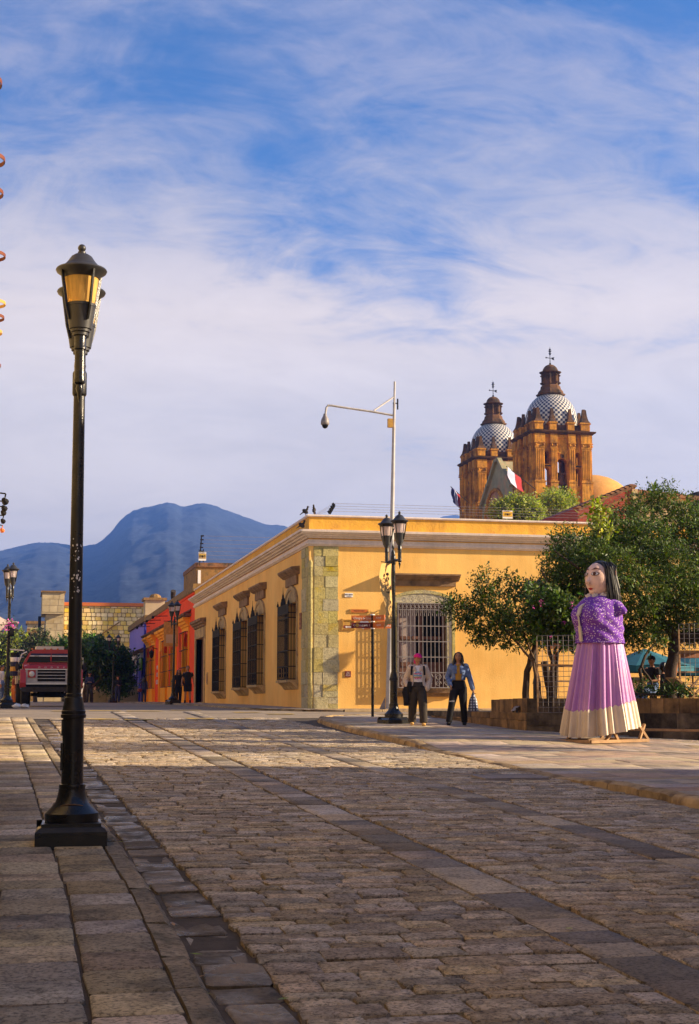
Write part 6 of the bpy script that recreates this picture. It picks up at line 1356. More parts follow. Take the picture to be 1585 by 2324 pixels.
# ------------------------------------------------------------------ red truck
def truck():
    c = at(115, 1603, 57.0); t = thing('parked_truck', 'old red tanker truck with white grille parked facing us at the left', 'truck', (c.x, 57.0, c.z), R(1))
    # cab
    m = MB(); 
    prof = [(-1.06, 1.66), (-.84, 2.06), (-.80, 2.12), (-.62, 2.20), (.62, 2.20), (.80, 2.12), (.84, 2.06), (1.06, 1.66), (1.08, 1.0), (-1.08, 1.0)]
    m.extr([(x, 1.02, z) for x, z in prof], (0, 1.3, 0)); cab = m.build('cab', M['red'], t)
    m = MB(); m.extr([(-.93,1.0,1.70),(.93,1.0,1.70),(.76,1.0,2.04),(-.76,1.0,2.04)], (0,.018,0)); m.build('windscreen', M['glassD'], cab)
    m = MB(); m.extr([(-.79,.994,1.97),(.79,.994,1.97),(.755,.994,2.045),(-.755,.994,2.045)], (0,.004,0)); m.build('visor_strip', M['navy'], cab); m = MB(); m.extr([(-.83,.992,1.93),(.83,.992,1.93),(.795,.992,1.966),(-.795,.992,1.966)], (0,.004,0)); m.build('sun_strip', M['white'], cab)
    text('lettering', 'TEXANA', .05, (-.55, .990, 1.948), (R(90),0,0), M['iron'], cab, ext=.001); m = MB(); m.box(-.01,.985,1.7,.015,.998,2.04); m.tube([(0,.96,1.92),(0,.965,1.76)], .03, 6); m.build('divider', M['red'], cab)
    m = MB(); m.beam((.04,.985,1.74),(.8,.985,1.73),.05,.01); m.build('dash_cloth', M['yellowmark'], cab)
    for x in (-.72,-.25,0,.25,.72): m = MB(); m.ball((x,1.05,2.215),(.045,.06,.035),8,5); m.build('roof_light', M['sign'], cab)
    # hood with sloping top
    m = MB(); m.extr([(-1.0,1.45),(-1.04,1.56),(-.9,1.63),(.9,1.63),(1.04,1.56),(1.0,1.45)] and [(-1.02,.0,1.42),(-1.03,.02,1.52),(-.88,.05,1.57),(.88,.05,1.57),(1.03,.02,1.52),(1.02,.0,1.42)], (0,1.0,.10)); h = m.build('hood', M['red'], t)
    for k, ch in enumerate('DODGE'): text('letter', ch, .085, (-.46+.23*k, -.012, 1.485), (R(90),0,0), M['chrome'], h, ext=.006, sx=1.25)
    m = MB(); m.box(-.86,.2,1.575,-.82,.9,1.66); m.box(.82,.2,1.575,.86,.9,1.66); m.build('hood_ridge', M['red'], h)
    # grille panel
    m = MB(); m.wall((-.97, -.02, 0), (1,0,0), (0,-1,0), 1.94, .86, 1.42, [(.44,1.50,1.08,1.17),(.44,1.50,1.20,1.29),(.44,1.50,1.32,1.40),(.44,1.50,.95,1.05)], .08); m.box(-.97, .07, .86, .97, .12, 1.42); m.poly((-.97,-.02,.86),(-.97,.12,.86),(-.97,.12,1.42),(-.97,-.02,1.42)); m.poly((.97,-.02,.86),(.97,.12,.86),(.97,.12,1.42),(.97,-.02,1.42)); m.poly((-.97,-.02,1.42),(.97,-.02,1.42),(.97,.12,1.42),(-.97,.12,1.42)); m.poly((-.97,-.02,.86),(.97,-.02,.86),(.97,.12,.86),(-.97,.12,.86)); g = m.build('grille', M['steel'], t)
    MB().box(-.52,.055,.92,.52,.065,1.41).build('grille_mesh', M['iron'], g)
    m = MB(); m.box(-.99,-.045,.84,.99,-.022,.885); m.box(-.99,-.045,1.395,.99,-.022,1.43); m.build('grille_trim', M['chrome'], g)
    for x in (-.74, .74):
        m = MB(); m.box(x-.145,-.055,1.10,x+.145,-.021,1.38); hd = m.build('headlight', M['red'], t)
        m = MB(); m.lathe([(.098,0),(.105,.02),(.09,.03),(.0,.045)],16); m.xf(Matrix.Translation((x,-.055,1.235)) @ Matrix.Rotation(R(90),4,'X')); m.build('lens', M['chrome'], hd, smooth=40)
    for sx in (-1, 1):
        m = MB(); pts = [(.0,1.40),(.55,1.42),(.95,1.25),(1.15,.78),(.95,.80),(.7,1.05),(.35,1.12),(.05,.95),(-.08,.70),(-.10,.9)]; m.extr([(sx*.95, y+.0, z) for y, z in pts], (sx*.22,0,0)); f = m.build('fender', M['red'], t)
        m = MB(); m.extr([(sx*.93,-.09,.66),(sx*1.15,-.06,.66),(sx*1.17,-.03,.82),(sx*.95,-.06,.80)], (0,.06,0)); m.build('fender_tip', M['skyblue'], f)
        m = MB(); m.lathe([(.18,-.13),(.42,-.15),(.49,-.11),(.50,0),(.49,.11),(.42,.15),(.18,.13)],24); m.xf(Matrix.Translation((sx*.97,.62,.49)) @ Matrix.Rotation(R(90),4,'Y')); w = m.build('wheel', M['rubber'], t, smooth=40)
        m = MB(); m.lathe([(.05,-.14),(.22,-.10),(.26,-.13),(.28,-.10),(.28,.1),(.05,.1)],16); m.xf(Matrix.Translation((sx*.97,.62,.49)) @ Matrix.Rotation(R(90),4,'Y')); m.build('rim', M['steel'], w)
        m = MB(); m.lathe([(.18,-.26),(.46,-.28),(.50,-.2),(.50,.2),(.46,.28),(.18,.26)],24); m.xf(Matrix.Translation((sx*.98,3.9,.5)) @ Matrix.Rotation(R(90),4,'Y')); m.build('wheel', M['rubber'], t, smooth=40)
        m = MB(); m.tube([(sx*1.05,1.0,1.9),(sx*1.22,.92,1.88),(sx*1.22,.92,1.35),(sx*1.08,1.0,1.3)],.014,5); m.build('mirror_arm', M['chrome'], t); m = MB(); m.ball((sx*1.27,.92,1.52),(.085,.03,.17),10,6); m.build('mirror', M['charcoal'], t, smooth=True)
    m = MB(); m.box(-1.12,-.20,.56,1.12,-.12,.74); m.build('bumper', M['charcoal'], t); m = MB(); m.box(-.42,-.12,.50,-.36,1,.6); m.box(.36,-.12,.5,.42,1,.6); m.box(-.75,.55,.40,.75,.68,.52); m.box(-.5,.3,.35,.5,1.2,.8); m.build('axle', M['iron'], t); m=MB(); m.box(-.9,.1,.6,.9,2,.95); m.build('chassis', M['iron'], t)
    MB().box(-1.18,2.4,.9,1.18,5.6,1.05).build('bed', M['charcoal'], t)
    m = MB(); m.tube([(0,2.5,1.72),(0,5.5,1.72)],[(.98,.56),(.98,.56)],20,side=(1,0,0)); m.build('tank', M['tank'], t, smooth=40); MB().box(-.55,2.6,2.1,.55,4.2,2.38).build('tank_hatch', M['tank'], t)
    m = MB(); m.box(-1.30,2.5,.9,-1.20,5.0,1.5); m.build('side_board', M['tank'], t)
    m = MB(); 
    for k, mt in enumerate((M['navy'],M['gold'],M['navy'],M['white'],M['black'])):
        q = MB(); q.lathe([(.16,0),(.17,.02),(.17,.17),(.16,.18)],10,(-1.36,2.6,1.2+.185*k)); q.build('stacked_drum', mt, t)
    m.build('rail', M['iron'], t) if m.v else None
    m = MB(); m.beam((-1.0,2.42,2.2),(-1.55,2.42,2.24),.05); m.tube([(-.9,2.4,2.15),(-1.1,2.4,2.05),(-1.2,2.4,1.75)],.03,5); m.build('rack_bar', M['chrome'], t)
    p = thing('litter_bags', 'two crumpled white plastic bags lying by the kerb before the truck', 'litter', V(47, 1606, 50)); rr = random.Random(2)
    for sx in (-.13, .14):
        m = MB(); m.ball((sx,0,.06),(.14,.12,.07),12,8); m.v = [(x+rr.gauss(0,.02),y+rr.gauss(0,.02),max(0,z+rr.gauss(0,.02))) for x,y,z in m.v]; m.build('bag', M['white'], p, smooth=True)
truck()
# ------------------------------------------------------------------ people
JD = dict(hipL=(-.052,0,.495), hipR=(.052,0,.495), knL=(-.056,-.012,.285), knR=(.056,-.012,.285), anL=(-.058,.012,.05), anR=(.058,.012,.05), shL=(-.098,.0,.80), shR=(.098,.0,.80), elL=(-.122,.012,.635), elR=(.122,.012,.635), wrL=(-.125,-.02,.495), wrR=(.125,-.02,.495))
def human(name_, label, loc, rz, H, pose=None, skin='skin', female=True, top=('black', 'long'), legs=('charcoal', 1.0), shoes='black', hair=('hair', 'short'), head_rz=0, jacket=None, fine=.012, extra=None, group=None, leg_cut=0):
    J = dict(JD); J.update(pose or {}); v = lambda k: Vector(J[k]) * H; h = lambda x, y, z: Vector((x, y, z)) * H
    t = thing('person', label, 'person', loc, rz, group)
    hips = .098 if female else .088; wst = .076 if female else .085; sh = .092 if female else .108
    TOR = [(.47,.07,.055),(.50,hips,.070),(.54,hips*.98,.070),(.61,wst,.056),(.68,wst+.008,.060),(.74,sh*.95,.064),(.79,sh,.052),(.815,sh*.72,.042),(.835,.04,.036)]
    def torso(mb, grow=0, z0=.47, z1=.84):
        P = [k for k in TOR if z0-.001 <= k[0] <= z1]; mb.tube([h(0,0,k[0]) for k in P], [((k[1]+grow)*H, (k[2]+grow)*H) for k in P], 16, side=(1,0,0))
    def arm(mb, s, g=0, upto=1.0):
        a, b, c = v('sh'+s), v('el'+s), v('wr'+s); c2 = b + (c-b)*upto
        mb.tube([a*1.0, (a+b)/2, b, (b+c2)/2, c2], [(.030+g)*H, (.028+g)*H, (.023+g)*H, (.021+g*1.05)*H, (.017+g*1.1)*H], 10); mb.ball(a, (.032+g)*H, 10, 6)
    def hand(mb, s, holding=False):
        a, b = v('el'+s), v('wr'+s); d = (b-a).normalized(); sd = 1 if s == 'R' else -1; n = Vector((0,-1,0)); n = (n - d*n.dot(d)).normalized(); u = d.cross(n)*1.0
        pc = b + d*.030*H; mb.tube([b - d*.01*H, b + d*.02*H, b + d*.05*H], [(.014*H,.011*H),(.022*H,.011*H),(.021*H,.009*H)], 8, side=tuple(n))
        for k in range(4):
            o = n*(.016 - .0105*k)*H; L_ = (.040,.046,.043,.033)[k]*H; q = b + d*.048*H + o; cu = -u*sd*(.5 if not holding else 1.1)
            mb.tube([q, q + (d + cu*.25).normalized()*L_*.45, q + (d + cu*.25).normalized()*L_*.45 + (d*.75 + cu*.8).normalized()*L_*.35, q + (d + cu*.25).normalized()*L_*.45 + (d*.75 + cu*.8).normalized()*L_*.35 + (d*.3+cu).normalized()*L_*.25], [.0056*H,.0054*H,.005*H,.0042*H], 6)
        q = b + d*.012*H + n*.014*H; e = (d*.7 + n*.75 - u*sd*.2).normalized(); mb.tube([q, q + e*.024*H, q + (e+d).normalized()*.044*H], [.0072*H,.0062*H,.005*H], 6)
    # one continuous body
    m = MB(); torso(m); m.tube([h(0,.004,.80), h(0,0,.845), h(0,-.006,.885)], [.038*H,.030*H,.031*H], 10)
    Hd = MB(); hc = h(0,-.010,.932); Hd.ball(hc, (.0465*H,.056*H,.066*H), 16, 12); Hd.ball(h(0,-.030,.895), (.030*H,.028*H,.027*H), 10, 8); Hd.tube([h(0,-.062,.935), h(0,-.074,.917), h(0,-.062,.910)], [.006*H,.0095*H,.008*H], 8)
    for sx in (-1,1): Hd.ball(h(.046*sx,-.004,.927), (.008*H,.012*H,.018*H), 8, 6)
    hr = Matrix.Translation(hc) @ Matrix.Rotation(head_rz, 4, 'Z') @ Matrix.Translation(-hc); Hd.xf(hr); m.add(Hd.v, Hd.f)
    for s in 'LR':
        arm(m, s); m.tube([v('hip'+s)+h(0,0,.02), (v('hip'+s)+v('kn'+s))/2, v('kn'+s), v('kn'+s)*.6+v('an'+s)*.4+h(0,.006,0), v('an'+s)], [.053*H,.046*H,.033*H,.033*H,.021*H], 10); a = v('an'+s); m.tube([a+h(0,.018,-.03), a+h(0,-.03,-.03), a+h(0,-.085,-.038)], [(.024*H,.02*H),(.028*H,.018*H),(.02*H,.010*H)], 8, side=(1,0,0))
    me = remesh(m, fine*H/1.6, M[skin], 'body', 3); 
    hm = MB()
    for s in 'LR':
        if extra and s in extra.get('pocket', ''): continue
        hand(hm, s, extra and s in extra.get('hold', ''))
    if hm.v:
        h2 = remesh(hm, .0048, M[skin], 'h', 1); bm = bmesh.new(); bm.from_mesh(me); bm.from_mesh(h2); bm.to_mesh(me); bm.free(); me.polygons.foreach_set('use_smooth', [True]*len(me.polygons)); bpy.data.meshes.remove(h2)
    body = link('body', me, t)
    # face
    def face(nm, pts, mat):
        q = MB(); q.extr([hr @ h(*p) for p in pts], (hr.to_3x3() @ Vector((0,.006*H,0)))); return q.build(nm, mat, body)
    for sx in (-1,1):
        face('eye', [(.019*sx-.010,-.0615,.937),(.019*sx,-.064,.933),(.019*sx+.010,-.0615,.937),(.019*sx,-.063,.941)], M['hair']); face('eyebrow', [(.019*sx-.012,-.0605,.949),(.019*sx+.012,-.0605,.949),(.019*sx+.011,-.0605,.953),(.019*sx-.011,-.0605,.953)], M['hair'])
    face('mouth', [(-.012,-.0585,.894),(0,-.0605,.891),(.012,-.0585,.894),(0,-.060,.898)], M['signD'])
    # clothes
    m = MB(); mt, kind = top; torso(m, .008, .53)
    if kind != 'none':
        for s in 'LR': arm(m, s, .006, {'long': .97, 'short': .0, 'mid': .3}.get(kind, .97)) if kind == 'long' else m.tube([v('sh'+s), v('sh'+s)*.45+v('el'+s)*.55], [.041*H,.040*H], 10)
    link('shirt', remesh(m, .012, M[mt], 'shirt', 2), t)
    m = MB(); lm, wide = legs
    torso(m, .0095, .47, .615); 
    for s in 'LR':
        if leg_cut: m.tube([v('hip'+s)+h(0,0,.02), v('kn'+s)*.9+v('hip'+s)*.1], [.062*H,.056*H], 12)
        else: m.tube([v('hip'+s)+h(0,0,.025), (v('hip'+s)+v('kn'+s))/2, v('kn'+s), (v('kn'+s)+v('an'+s))/2, v('an'+s)+h(0,0,-.012)], [.062*H,.056*H*wide**.5,.044*H*wide,.040*H*wide,.039*H*wide], 12)
    link('trousers', remesh(m, .012, M[lm], 'trousers', 2), t)
    for s in 'LR':
        a = v('an'+s); q = MB(); q.tube([a+h(0,.03,-.028), a+h(0,.0,-.022), a+h(0,-.045,-.028), a+h(0,-.09,-.036)], [(.024*H,.022*H),(.029*H,.03*H),(.030*H,.021*H),(.022*H,.013*H)], 10, side=(1,0,0)); q.tube([a+h(0,0,-.02), a+h(0,0,.025)], .027*H, 10); so_ = link('shoe', remesh(q, .010, M[shoes], 'shoe', 2), t); q = MB(); q.tube([a+h(0,.035,-.045), a+h(0,-.098,-.045)], [(.027*H,.006*H),(.027*H,.006*H)], 8, side=(1,0,0)); q.build('sole', M['rubber'] if shoes != 'tan' else M['tan'], so_)
    hm_, style = hair
    if style != 'none':
        q = MB(); q.ball(hc + h(0,.010,.012), (.052*H,.056*H,.060*H), 14, 10); 
        if style == 'long':
            q.tube([h(0,.03,.955), h(0,.048,.90), h(0,.05,.84), h(0,.048,.775)], [(.05*H,.032*H),(.064*H,.03*H),(.076*H,.026*H),(.078*H,.014*H)], 12, side=(1,0,0))
            for sx in (-1,1): q.tube([h(.036*sx,-.02,.985), h(.053*sx,-.012,.94), h(.058*sx,-.016,.885), h(.064*sx,-.026,.83), h(.068*sx,-.03,.785)], [.012*H,.017*H,.021*H,.022*H,.012*H], 8)
        if style == 'tail': q.tube([h(0,.055,.93), h(0,.075,.90), h(0,.07,.85)], [.02*H,.02*H,.008*H], 8)
        hr_m = remesh(q.xf(hr), .010, M[hm_], 'hair', 2); link('hair', hr_m, t)
    if jacket: jacket(t, H, v, h, arm, TOR, torso)
    if extra and 'fn' in extra: extra['fn'](t, H, v, h, hr)
    return t
def open_jacket(mat, z0=.545, gap=38, grow=.018, collar=True, strip=None, sleeve=.97, puff=.016):
    def fn(t, H, v, h, arm, TOR, torso):
        m = MB(); P = [k for k in TOR if z0-.03 <= k[0] <= .83]; n = 18; g = R(gap)
        for inner in (0, 1):
            pass
        rows = []
        for k in P:
            z = max(k[0], z0); row = []
            for q in range(n+1):
                a = -math.pi/2 + g*(1 - .55*(z > .76)) + (2*math.pi - 2*g*(1 - .55*(z > .76)))*q/n
                row.append((a, z, k[1]+grow, k[2]+grow))
            rows.append(row)
        for th in (0, -.010):
            b = len(m.v)
            for row in rows: m.v += [tuple(h((rx+th)*math.cos(a), (ry+th)*math.sin(a), z)) for a, z, rx, ry in row]
            for i in range(len(rows)-1):
                for q in range(n): m.f.append((b+i*(n+1)+q, b+i*(n+1)+q+1, b+(i+1)*(n+1)+q+1, b+(i+1)*(n+1)+q)); m.m.append(0)
        N = (n+1)*len(rows)
        for i in range(len(rows)-1):
            for q in (0, n): m.f.append((i*(n+1)+q, (i+1)*(n+1)+q, N+(i+1)*(n+1)+q, N+i*(n+1)+q)); m.m.append(0)
        for q in range(n):
            for i in (0, len(rows)-1): m.f.append((i*(n+1)+q, i*(n+1)+q+1, N+i*(n+1)+q+1, N+i*(n+1)+q)); m.m.append(0)
        for s in 'LR': arm(m, s, puff, sleeve); w = v('el'+s) + (v('wr'+s)-v('el'+s))*sleeve; m.ball(w, .034*H, 8, 6)
        if collar:
            for sx in (-1, 1): m.tube([h(.012*sx,.045,.845), h(.045*sx,.02,.84), h(.05*sx,-.03,.815), h(.032*sx,-.058,.775), h(.028*sx,-.066,.70)], [.017*H,.019*H,.019*H,.016*H,.009*H], 8)
        link('jacket', remesh(m, .0115, M[mat], 'jacket', 2), t)
    return fn
def cap(mat):
    def fn(t, H, v, h, hr):
        q = MB(); q.tube([h(0,-.005,.945), h(0,-.004,.965), h(0,0,.99), h(0,.004,1.004)], [(.056*H,.064*H),(.056*H,.063*H),(.044*H,.05*H),(.012*H,.014*H)], 14, side=(1,0,0)); c = link('cap', remesh(q.xf(hr), .009, M[mat], 'cap', 2), t)
        q = MB(); P = [(.048*math.cos(a), -.045 - .062*math.sin(a), .955 - .014*math.sin(a)) for a in np.linspace(0, math.pi, 11)]; q.extr([tuple(h(*p_)) for p_ in P], (0,0,.008*H)); q.xf(hr).build('peak', M[mat], c)
    return fn
def w1_extra(t, H, v, h, hr):
    cap('magenta')(t, H, v, h, hr)
    q = MB(); q.tube([h(0,.06,.93), h(.0,.085,.90), h(0,.08,.86)], [.02*H,.02*H,.008*H], 8); q.xf(hr).build('hair_tie', M['magenta'], t)
    for nm, z, w, mt in (('print', .742, .040, 'skyblue'), ('print', .722, .052, 'pink'), ('print', .695, .056, 'skyblue'), ('print', .672, .056, 'gold'), ('print', .655, .046, 'pink')):
        m = MB(); n = 6; rr = random.Random(z)
        for k in range(n):
            x0, x1 = -w + 2*w*k/n, -w + 2*w*(k+.85)/n; f = lambda x: -(.0725 + .004)*math.sqrt(max(.1, 1 - (x/.098)**2)) - .001; dz = rr.uniform(-.004,.004); m.poly(h(x0, f(x0), z-.007+dz), h(x1, f(x1), z-.007+dz), h(x1, f(x1), z+.007+dz), h(x0, f(x0), z+.007+dz))
        m.build(nm, M[mt], t)
    for sx in (-1,1):
        m = MB(); m.tube([h(.078*sx,.03,.835), h(.083*sx,-.045,.825), h(.088*sx,-.075,.775), h(.092*sx,-.07,.70)], [(.014*H,.005*H)]*4, 6, side=(1,0,0)); m.build('backpack_strap', M['black'], t)
    m = MB(); m.box(-.085*H,-.074*H,.535*H,.085*H,-.064*H,.552*H); m.build('belt', M['black'], t)
    for sx in (-1,1):
        m = MB(); c = (v('hipR' if sx > 0 else 'hipL') + v('knR' if sx > 0 else 'knL'))/2 + h(.052*sx, 0, -.06); m.box(c.x-.012*H, c.y-.035*H, c.z-.045*H, c.x+.012*H, c.y+.035*H, c.z+.04*H); m.build('cargo_pocket', M['charcoal'], t)
    m = MB(); m.ball(h(0,.12,.69), (.075*H,.045*H,.10*H), 12, 8); m.build('backpack', M['black'], t, smooth=True)
def rot_person(px, py, s): b = at(px, py, s); return b
b1 = (8.55, 31.75); b2 = (9.62, 32.15)
W1 = human('woman', 'woman in a magenta cap and cream fleece jacket walking past the street lamp', (b1[0], b1[1], zg(*b1)+.088), R(-14), 1.60,
    dict(elL=(-.168,.045,.635), wrL=(-.128,-.035,.505), elR=(.165,.045,.635), wrR=(.125,-.035,.505), anL=(-.085,.10,.06), knL=(-.074,.03,.29), anR=(.075,-.11,.05), knR=(.066,-.08,.285)),
    top=('tee','none'), legs=('charcoal', 1.42), shoes='tan', hair=('hair','short'), head_rz=R(24), jacket=open_jacket('fleece', .535, 40, .022, True, puff=.021), fine=.012, extra=dict(pocket='LR', fn=w1_extra))
def draped():
    t = thing('folded_jacket', 'dark jacket hanging over the arm of the woman in the cap', 'jacket', (W1.location.x, W1.location.y, W1.location.z)); t.rotation_euler = W1.rotation_euler; m = MB()
    m.tube([(-.27,-.05,.86),(-.28,-.06,.74),(-.265,-.05,.60),(-.27,-.045,.44)], [(.05,.03),(.085,.045),(.07,.035),(.055,.03)], 12, side=(1,0,0)); m.tube([(-.18,-.1,.98),(-.2,-.1,.84),(-.19,-.09,.74)], [(.05,.03),(.06,.03),(.04,.02)], 10, side=(1,0,0)); m.tube([(-.19,-.09,.84),(-.27,-.05,.84)], .035, 8)
    link('cloth', remesh(m, .012, M['black'], 'cloth', 2), t)
draped()
def w2_extra(t, H, v, h, hr):
    m = MB(); rr = random.Random(3); k = v('knL')
    for q in range(9): x = k.x - .055 + .0125*q; m.poly((x, k.y-.085, k.z+.035+rr.uniform(-.008,.008)), (x+.014, k.y-.086, k.z+.04+rr.uniform(-.008,.008)), (x+.014, k.y-.084, k.z+.06+rr.uniform(-.008,.008)), (x, k.y-.083, k.z+.055))
    m.build('knee_tear', M['white'], t)
    for sx in (-1,1):
        m = MB(); m.box((.058*sx-.026)*H, -.094*H, .715*H, (.058*sx+.026)*H, -.080*H, .722*H); m.build('pocket_flap', M['denim'], t)
    m = MB(); m.box(-.07*H,-.076*H,.598*H,.07*H,-.068*H,.612*H); m.build('waistband', M['black'], t)
W2 = human('woman', 'woman with long black hair in a denim jacket and mustard top carrying a checked bag', (b2[0], b2[1], zg(*b2)+.088), R(-20), 1.66,
    dict(elL=(-.152,.035,.65), wrL=(-.108,-.075,.545), elR=(.150,.03,.645), wrR=(.190,.015,.50), anL=(-.135,-.09,.055), knL=(-.090,-.085,.30), hipL=(-.052,0,.495), anR=(.072,.06,.052), knR=(.062,.0,.28)),
    top=('mustard','none'), legs=('black', 1.12), shoes='black', hair=('hair','long'), head_rz=R(-4), jacket=open_jacket('denim', .585, 26, .018, True, puff=.016, sleeve=1.0), extra=dict(hold='R', fn=w2_extra))
def shopping_bag():
    H = 1.66; c = W2.matrix_world; t = thing('checked_bag', 'blue and white checked carrier bag held by the long haired woman', 'bag', W2.location); t.rotation_euler = W2.rotation_euler
    x, y, z = .325, .0, .42*H; m = MB(); rows = [(z+.06,.012,.012),(z-.02,.04,.03),(z-.12,.085,.055),(z-.30,.115,.07),(z-.38,.12,.075),(z-.385,.10,.06)]; n = 24; cols = []
    for zz, a, b_ in rows: m.v += [(x + a*math.cos(2*math.pi*k/n)*(1+.04*math.sin(5*k)), y + b_*math.sin(2*math.pi*k/n), zz) for k in range(n)]
    for i in range(len(rows)-1):
        for k in range(n): m.f.append((i*n+k, i*n+(k+1)%n, (i+1)*n+(k+1)%n, (i+1)*n+k)); m.m.append(0)
    m.f.append(tuple((len(rows)-1)*n+k for k in range(n))); m.m.append(0)
    mat = bpy.data.materials.new('checked_plastic'); mat.use_nodes = True; nt = mat.node_tree; bs = nt.nodes['Principled BSDF']; tc = nt.nodes.new('ShaderNodeTexCoord')
    def w(axis):
        k = nt.nodes.new('ShaderNodeTexWave'); k.bands_direction = axis; k.inputs['Scale'].default_value = 5; nt.links.new(tc.outputs['Object'], k.inputs[0]); return k.outputs['Fac']
    mm = nt.nodes.new('ShaderNodeMath'); mm.operation = 'MULTIPLY'; nt.links.new(w('X'), mm.inputs[0]); nt.links.new(w('Z'), mm.inputs[1]); rp = nt.nodes.new('ShaderNodeValToRGB'); rp.color_ramp.elements[0].position = .15; rp.color_ramp.elements[0].color = (.04,.05,.10,1); rp.color_ramp.elements[1].position = .5; rp.color_ramp.elements[1].color = (.45,.48,.55,1); nt.links.new(mm.outputs[0], rp.inputs[0]); nt.links.new(rp.outputs[0], bs.inputs[0])
    m.build('sack', mat, t, smooth=True); m = MB(); m.tube([(x-.01,y,z+.03),(x-.012,y,z+.10),(x,y,z+.12),(x+.012,y,z+.10),(x+.01,y,z+.03)], .008, 5); m.build('handle', M['denim'], t)
shopping_bag()
def far_people():
    def spot(px, py, s): p = at(px, py, s); return (p.x, s, zg(p.x, s) + .06)
    human('man', 'man in black t-shirt and shorts walking hand in hand past the stone doorway', spot(425, 1598, 71.5), R(-5), 1.80, dict(anL=(-.07,.03,.05), anR=(.07,-.03,.05), elL=(-.15,.02,.63), wrL=(-.165,-.03,.50), elR=(.15,.02,.64), wrR=(.17,-.01,.49)), female=False, top=('black','short'), legs=('black',1.1), leg_cut=1, fine=.02, hair=('hair','short'))
    human('woman', 'long haired woman in black walking beside the man in shorts behind the lamp', spot(404, 1598, 71.8), R(8), 1.62, dict(elL=(-.15,.02,.63), wrL=(-.17,-.03,.49), elR=(.14,.02,.63), wrR=(.17,-.02,.50), anL=(-.06,-.05,.05), anR=(.06,.04,.05)), top=('black','long'), legs=('black',1.15), fine=.02, hair=('hair','long'))
    w = human('woman', 'woman with long dark hair and a red handbag leaning at the blue doors', spot(326, 1594.5, 97), R(165), 1.62, dict(elL=(-.13,.02,.64), wrL=(-.14,-.03,.5), elR=(.18,-.03,.74), wrR=(.24,-.12,.74)), top=('navy','long'), legs=('navy',1.0), fine=.02, hair=('hair','long'))
    hb = thing('handbag', 'small red handbag carried by the woman at the blue doors', 'handbag', tuple(Vector(w.location) + Vector((-.28,-.12,.78)))); MB().lathe([(.10,-.14),(.17,-.1),(.16,.05),(.1,.1)], 10).build('pouch', M['signD'], hb); MB().tube([(0,0,.08),(.1,.05,.5)], .012, 4).build('strap', M['signD'], hb)
    human('man', 'man in dark clothes and cap looking at his hands beside the truck', spot(202, 1597, 84), R(0), 1.70, dict(elL=(-.14,.0,.63), wrL=(-.05,-.13,.66), elR=(.14,.0,.63), wrR=(.05,-.13,.66), anL=(-.07,-.06,.05), anR=(.06,.06,.05)), female=False, top=('navy','long'), legs=('charcoal',1.1), fine=.02, extra=dict(fn=cap('black')))
    human('man', 'man in dark jacket standing right of the far street lamp', spot(266, 1594, 100), R(6), 1.76, dict(elL=(-.15,.0,.63), wrL=(-.05,-.13,.64), elR=(.15,.0,.63), wrR=(.05,-.13,.62)), female=False, top=('black','long'), legs=('navy',1.1), fine=.02, extra=dict(fn=cap('black')))
    human('person', 'person in white top and blue jeans cut by the left picture edge', spot(2, 1588, 62), R(70), 1.6, dict(anL=(-.06,-.06,.05), anR=(.06,.06,.05)), top=('white','long'), legs=('denim',1.0), fine=.02)
    human('person', 'small figure in red behind the left edge street lamp', spot(31, 1588, 66), R(-60), 1.3, None, top=('signD','long'), legs=('sign',1.0), fine=.02)
    # seated visitors behind the planter
    c = at(1480, 1566, 35.0); human('man', 'man in black cap sitting on the terrace right of the giant', (c.x, 35.0, 1.13-.62), R(-62), 1.75, dict(knL=(-.06,-.26,.47), knR=(.06,-.26,.47), anL=(-.06,-.26,.22), anR=(.06,-.26,.22), elL=(-.14,-.03,.64), wrL=(-.06,-.17,.62), elR=(.14,-.03,.64), wrR=(.06,-.17,.62)), female=False, top=('black','short'), legs=('denim',1.0), fine=.016, extra=dict(fn=cap('black')))
    c = at(1506, 1566, 36.0); human('person', 'second seated person in dark clothes beside the man in the black cap', (c.x, 36.0, 1.13-.62), R(60), 1.62, dict(knL=(-.06,-.26,.47), knR=(.06,-.26,.47), anL=(-.06,-.26,.22), anR=(.06,-.26,.22), elL=(-.14,-.03,.64), wrL=(-.06,-.17,.62), elR=(.14,-.03,.64), wrR=(.06,-.17,.62)), top=('black','short'), legs=('charcoal',1.0), fine=.016, hair=('hair','long'))
    for x, s, l in ((at(1482,1566,35.0).x, 35.0, 'bench under the man in the black cap'), (at(1506,1566,36).x, 36.0, 'bench under the second seated person')):
        bb = thing('bench', 'dark wooden ' + l, 'bench', (x, s, .62)); MB().box(-.35,-.2,.62,.35,.25,.68).build('seat', M['wood'], bb); m = MB()
        for q in (-.3,.3): m.box(q-.03,-.15,-.1,q+.03,.2,.62)
        m.build('leg', M['wood'], bb)
far_people()
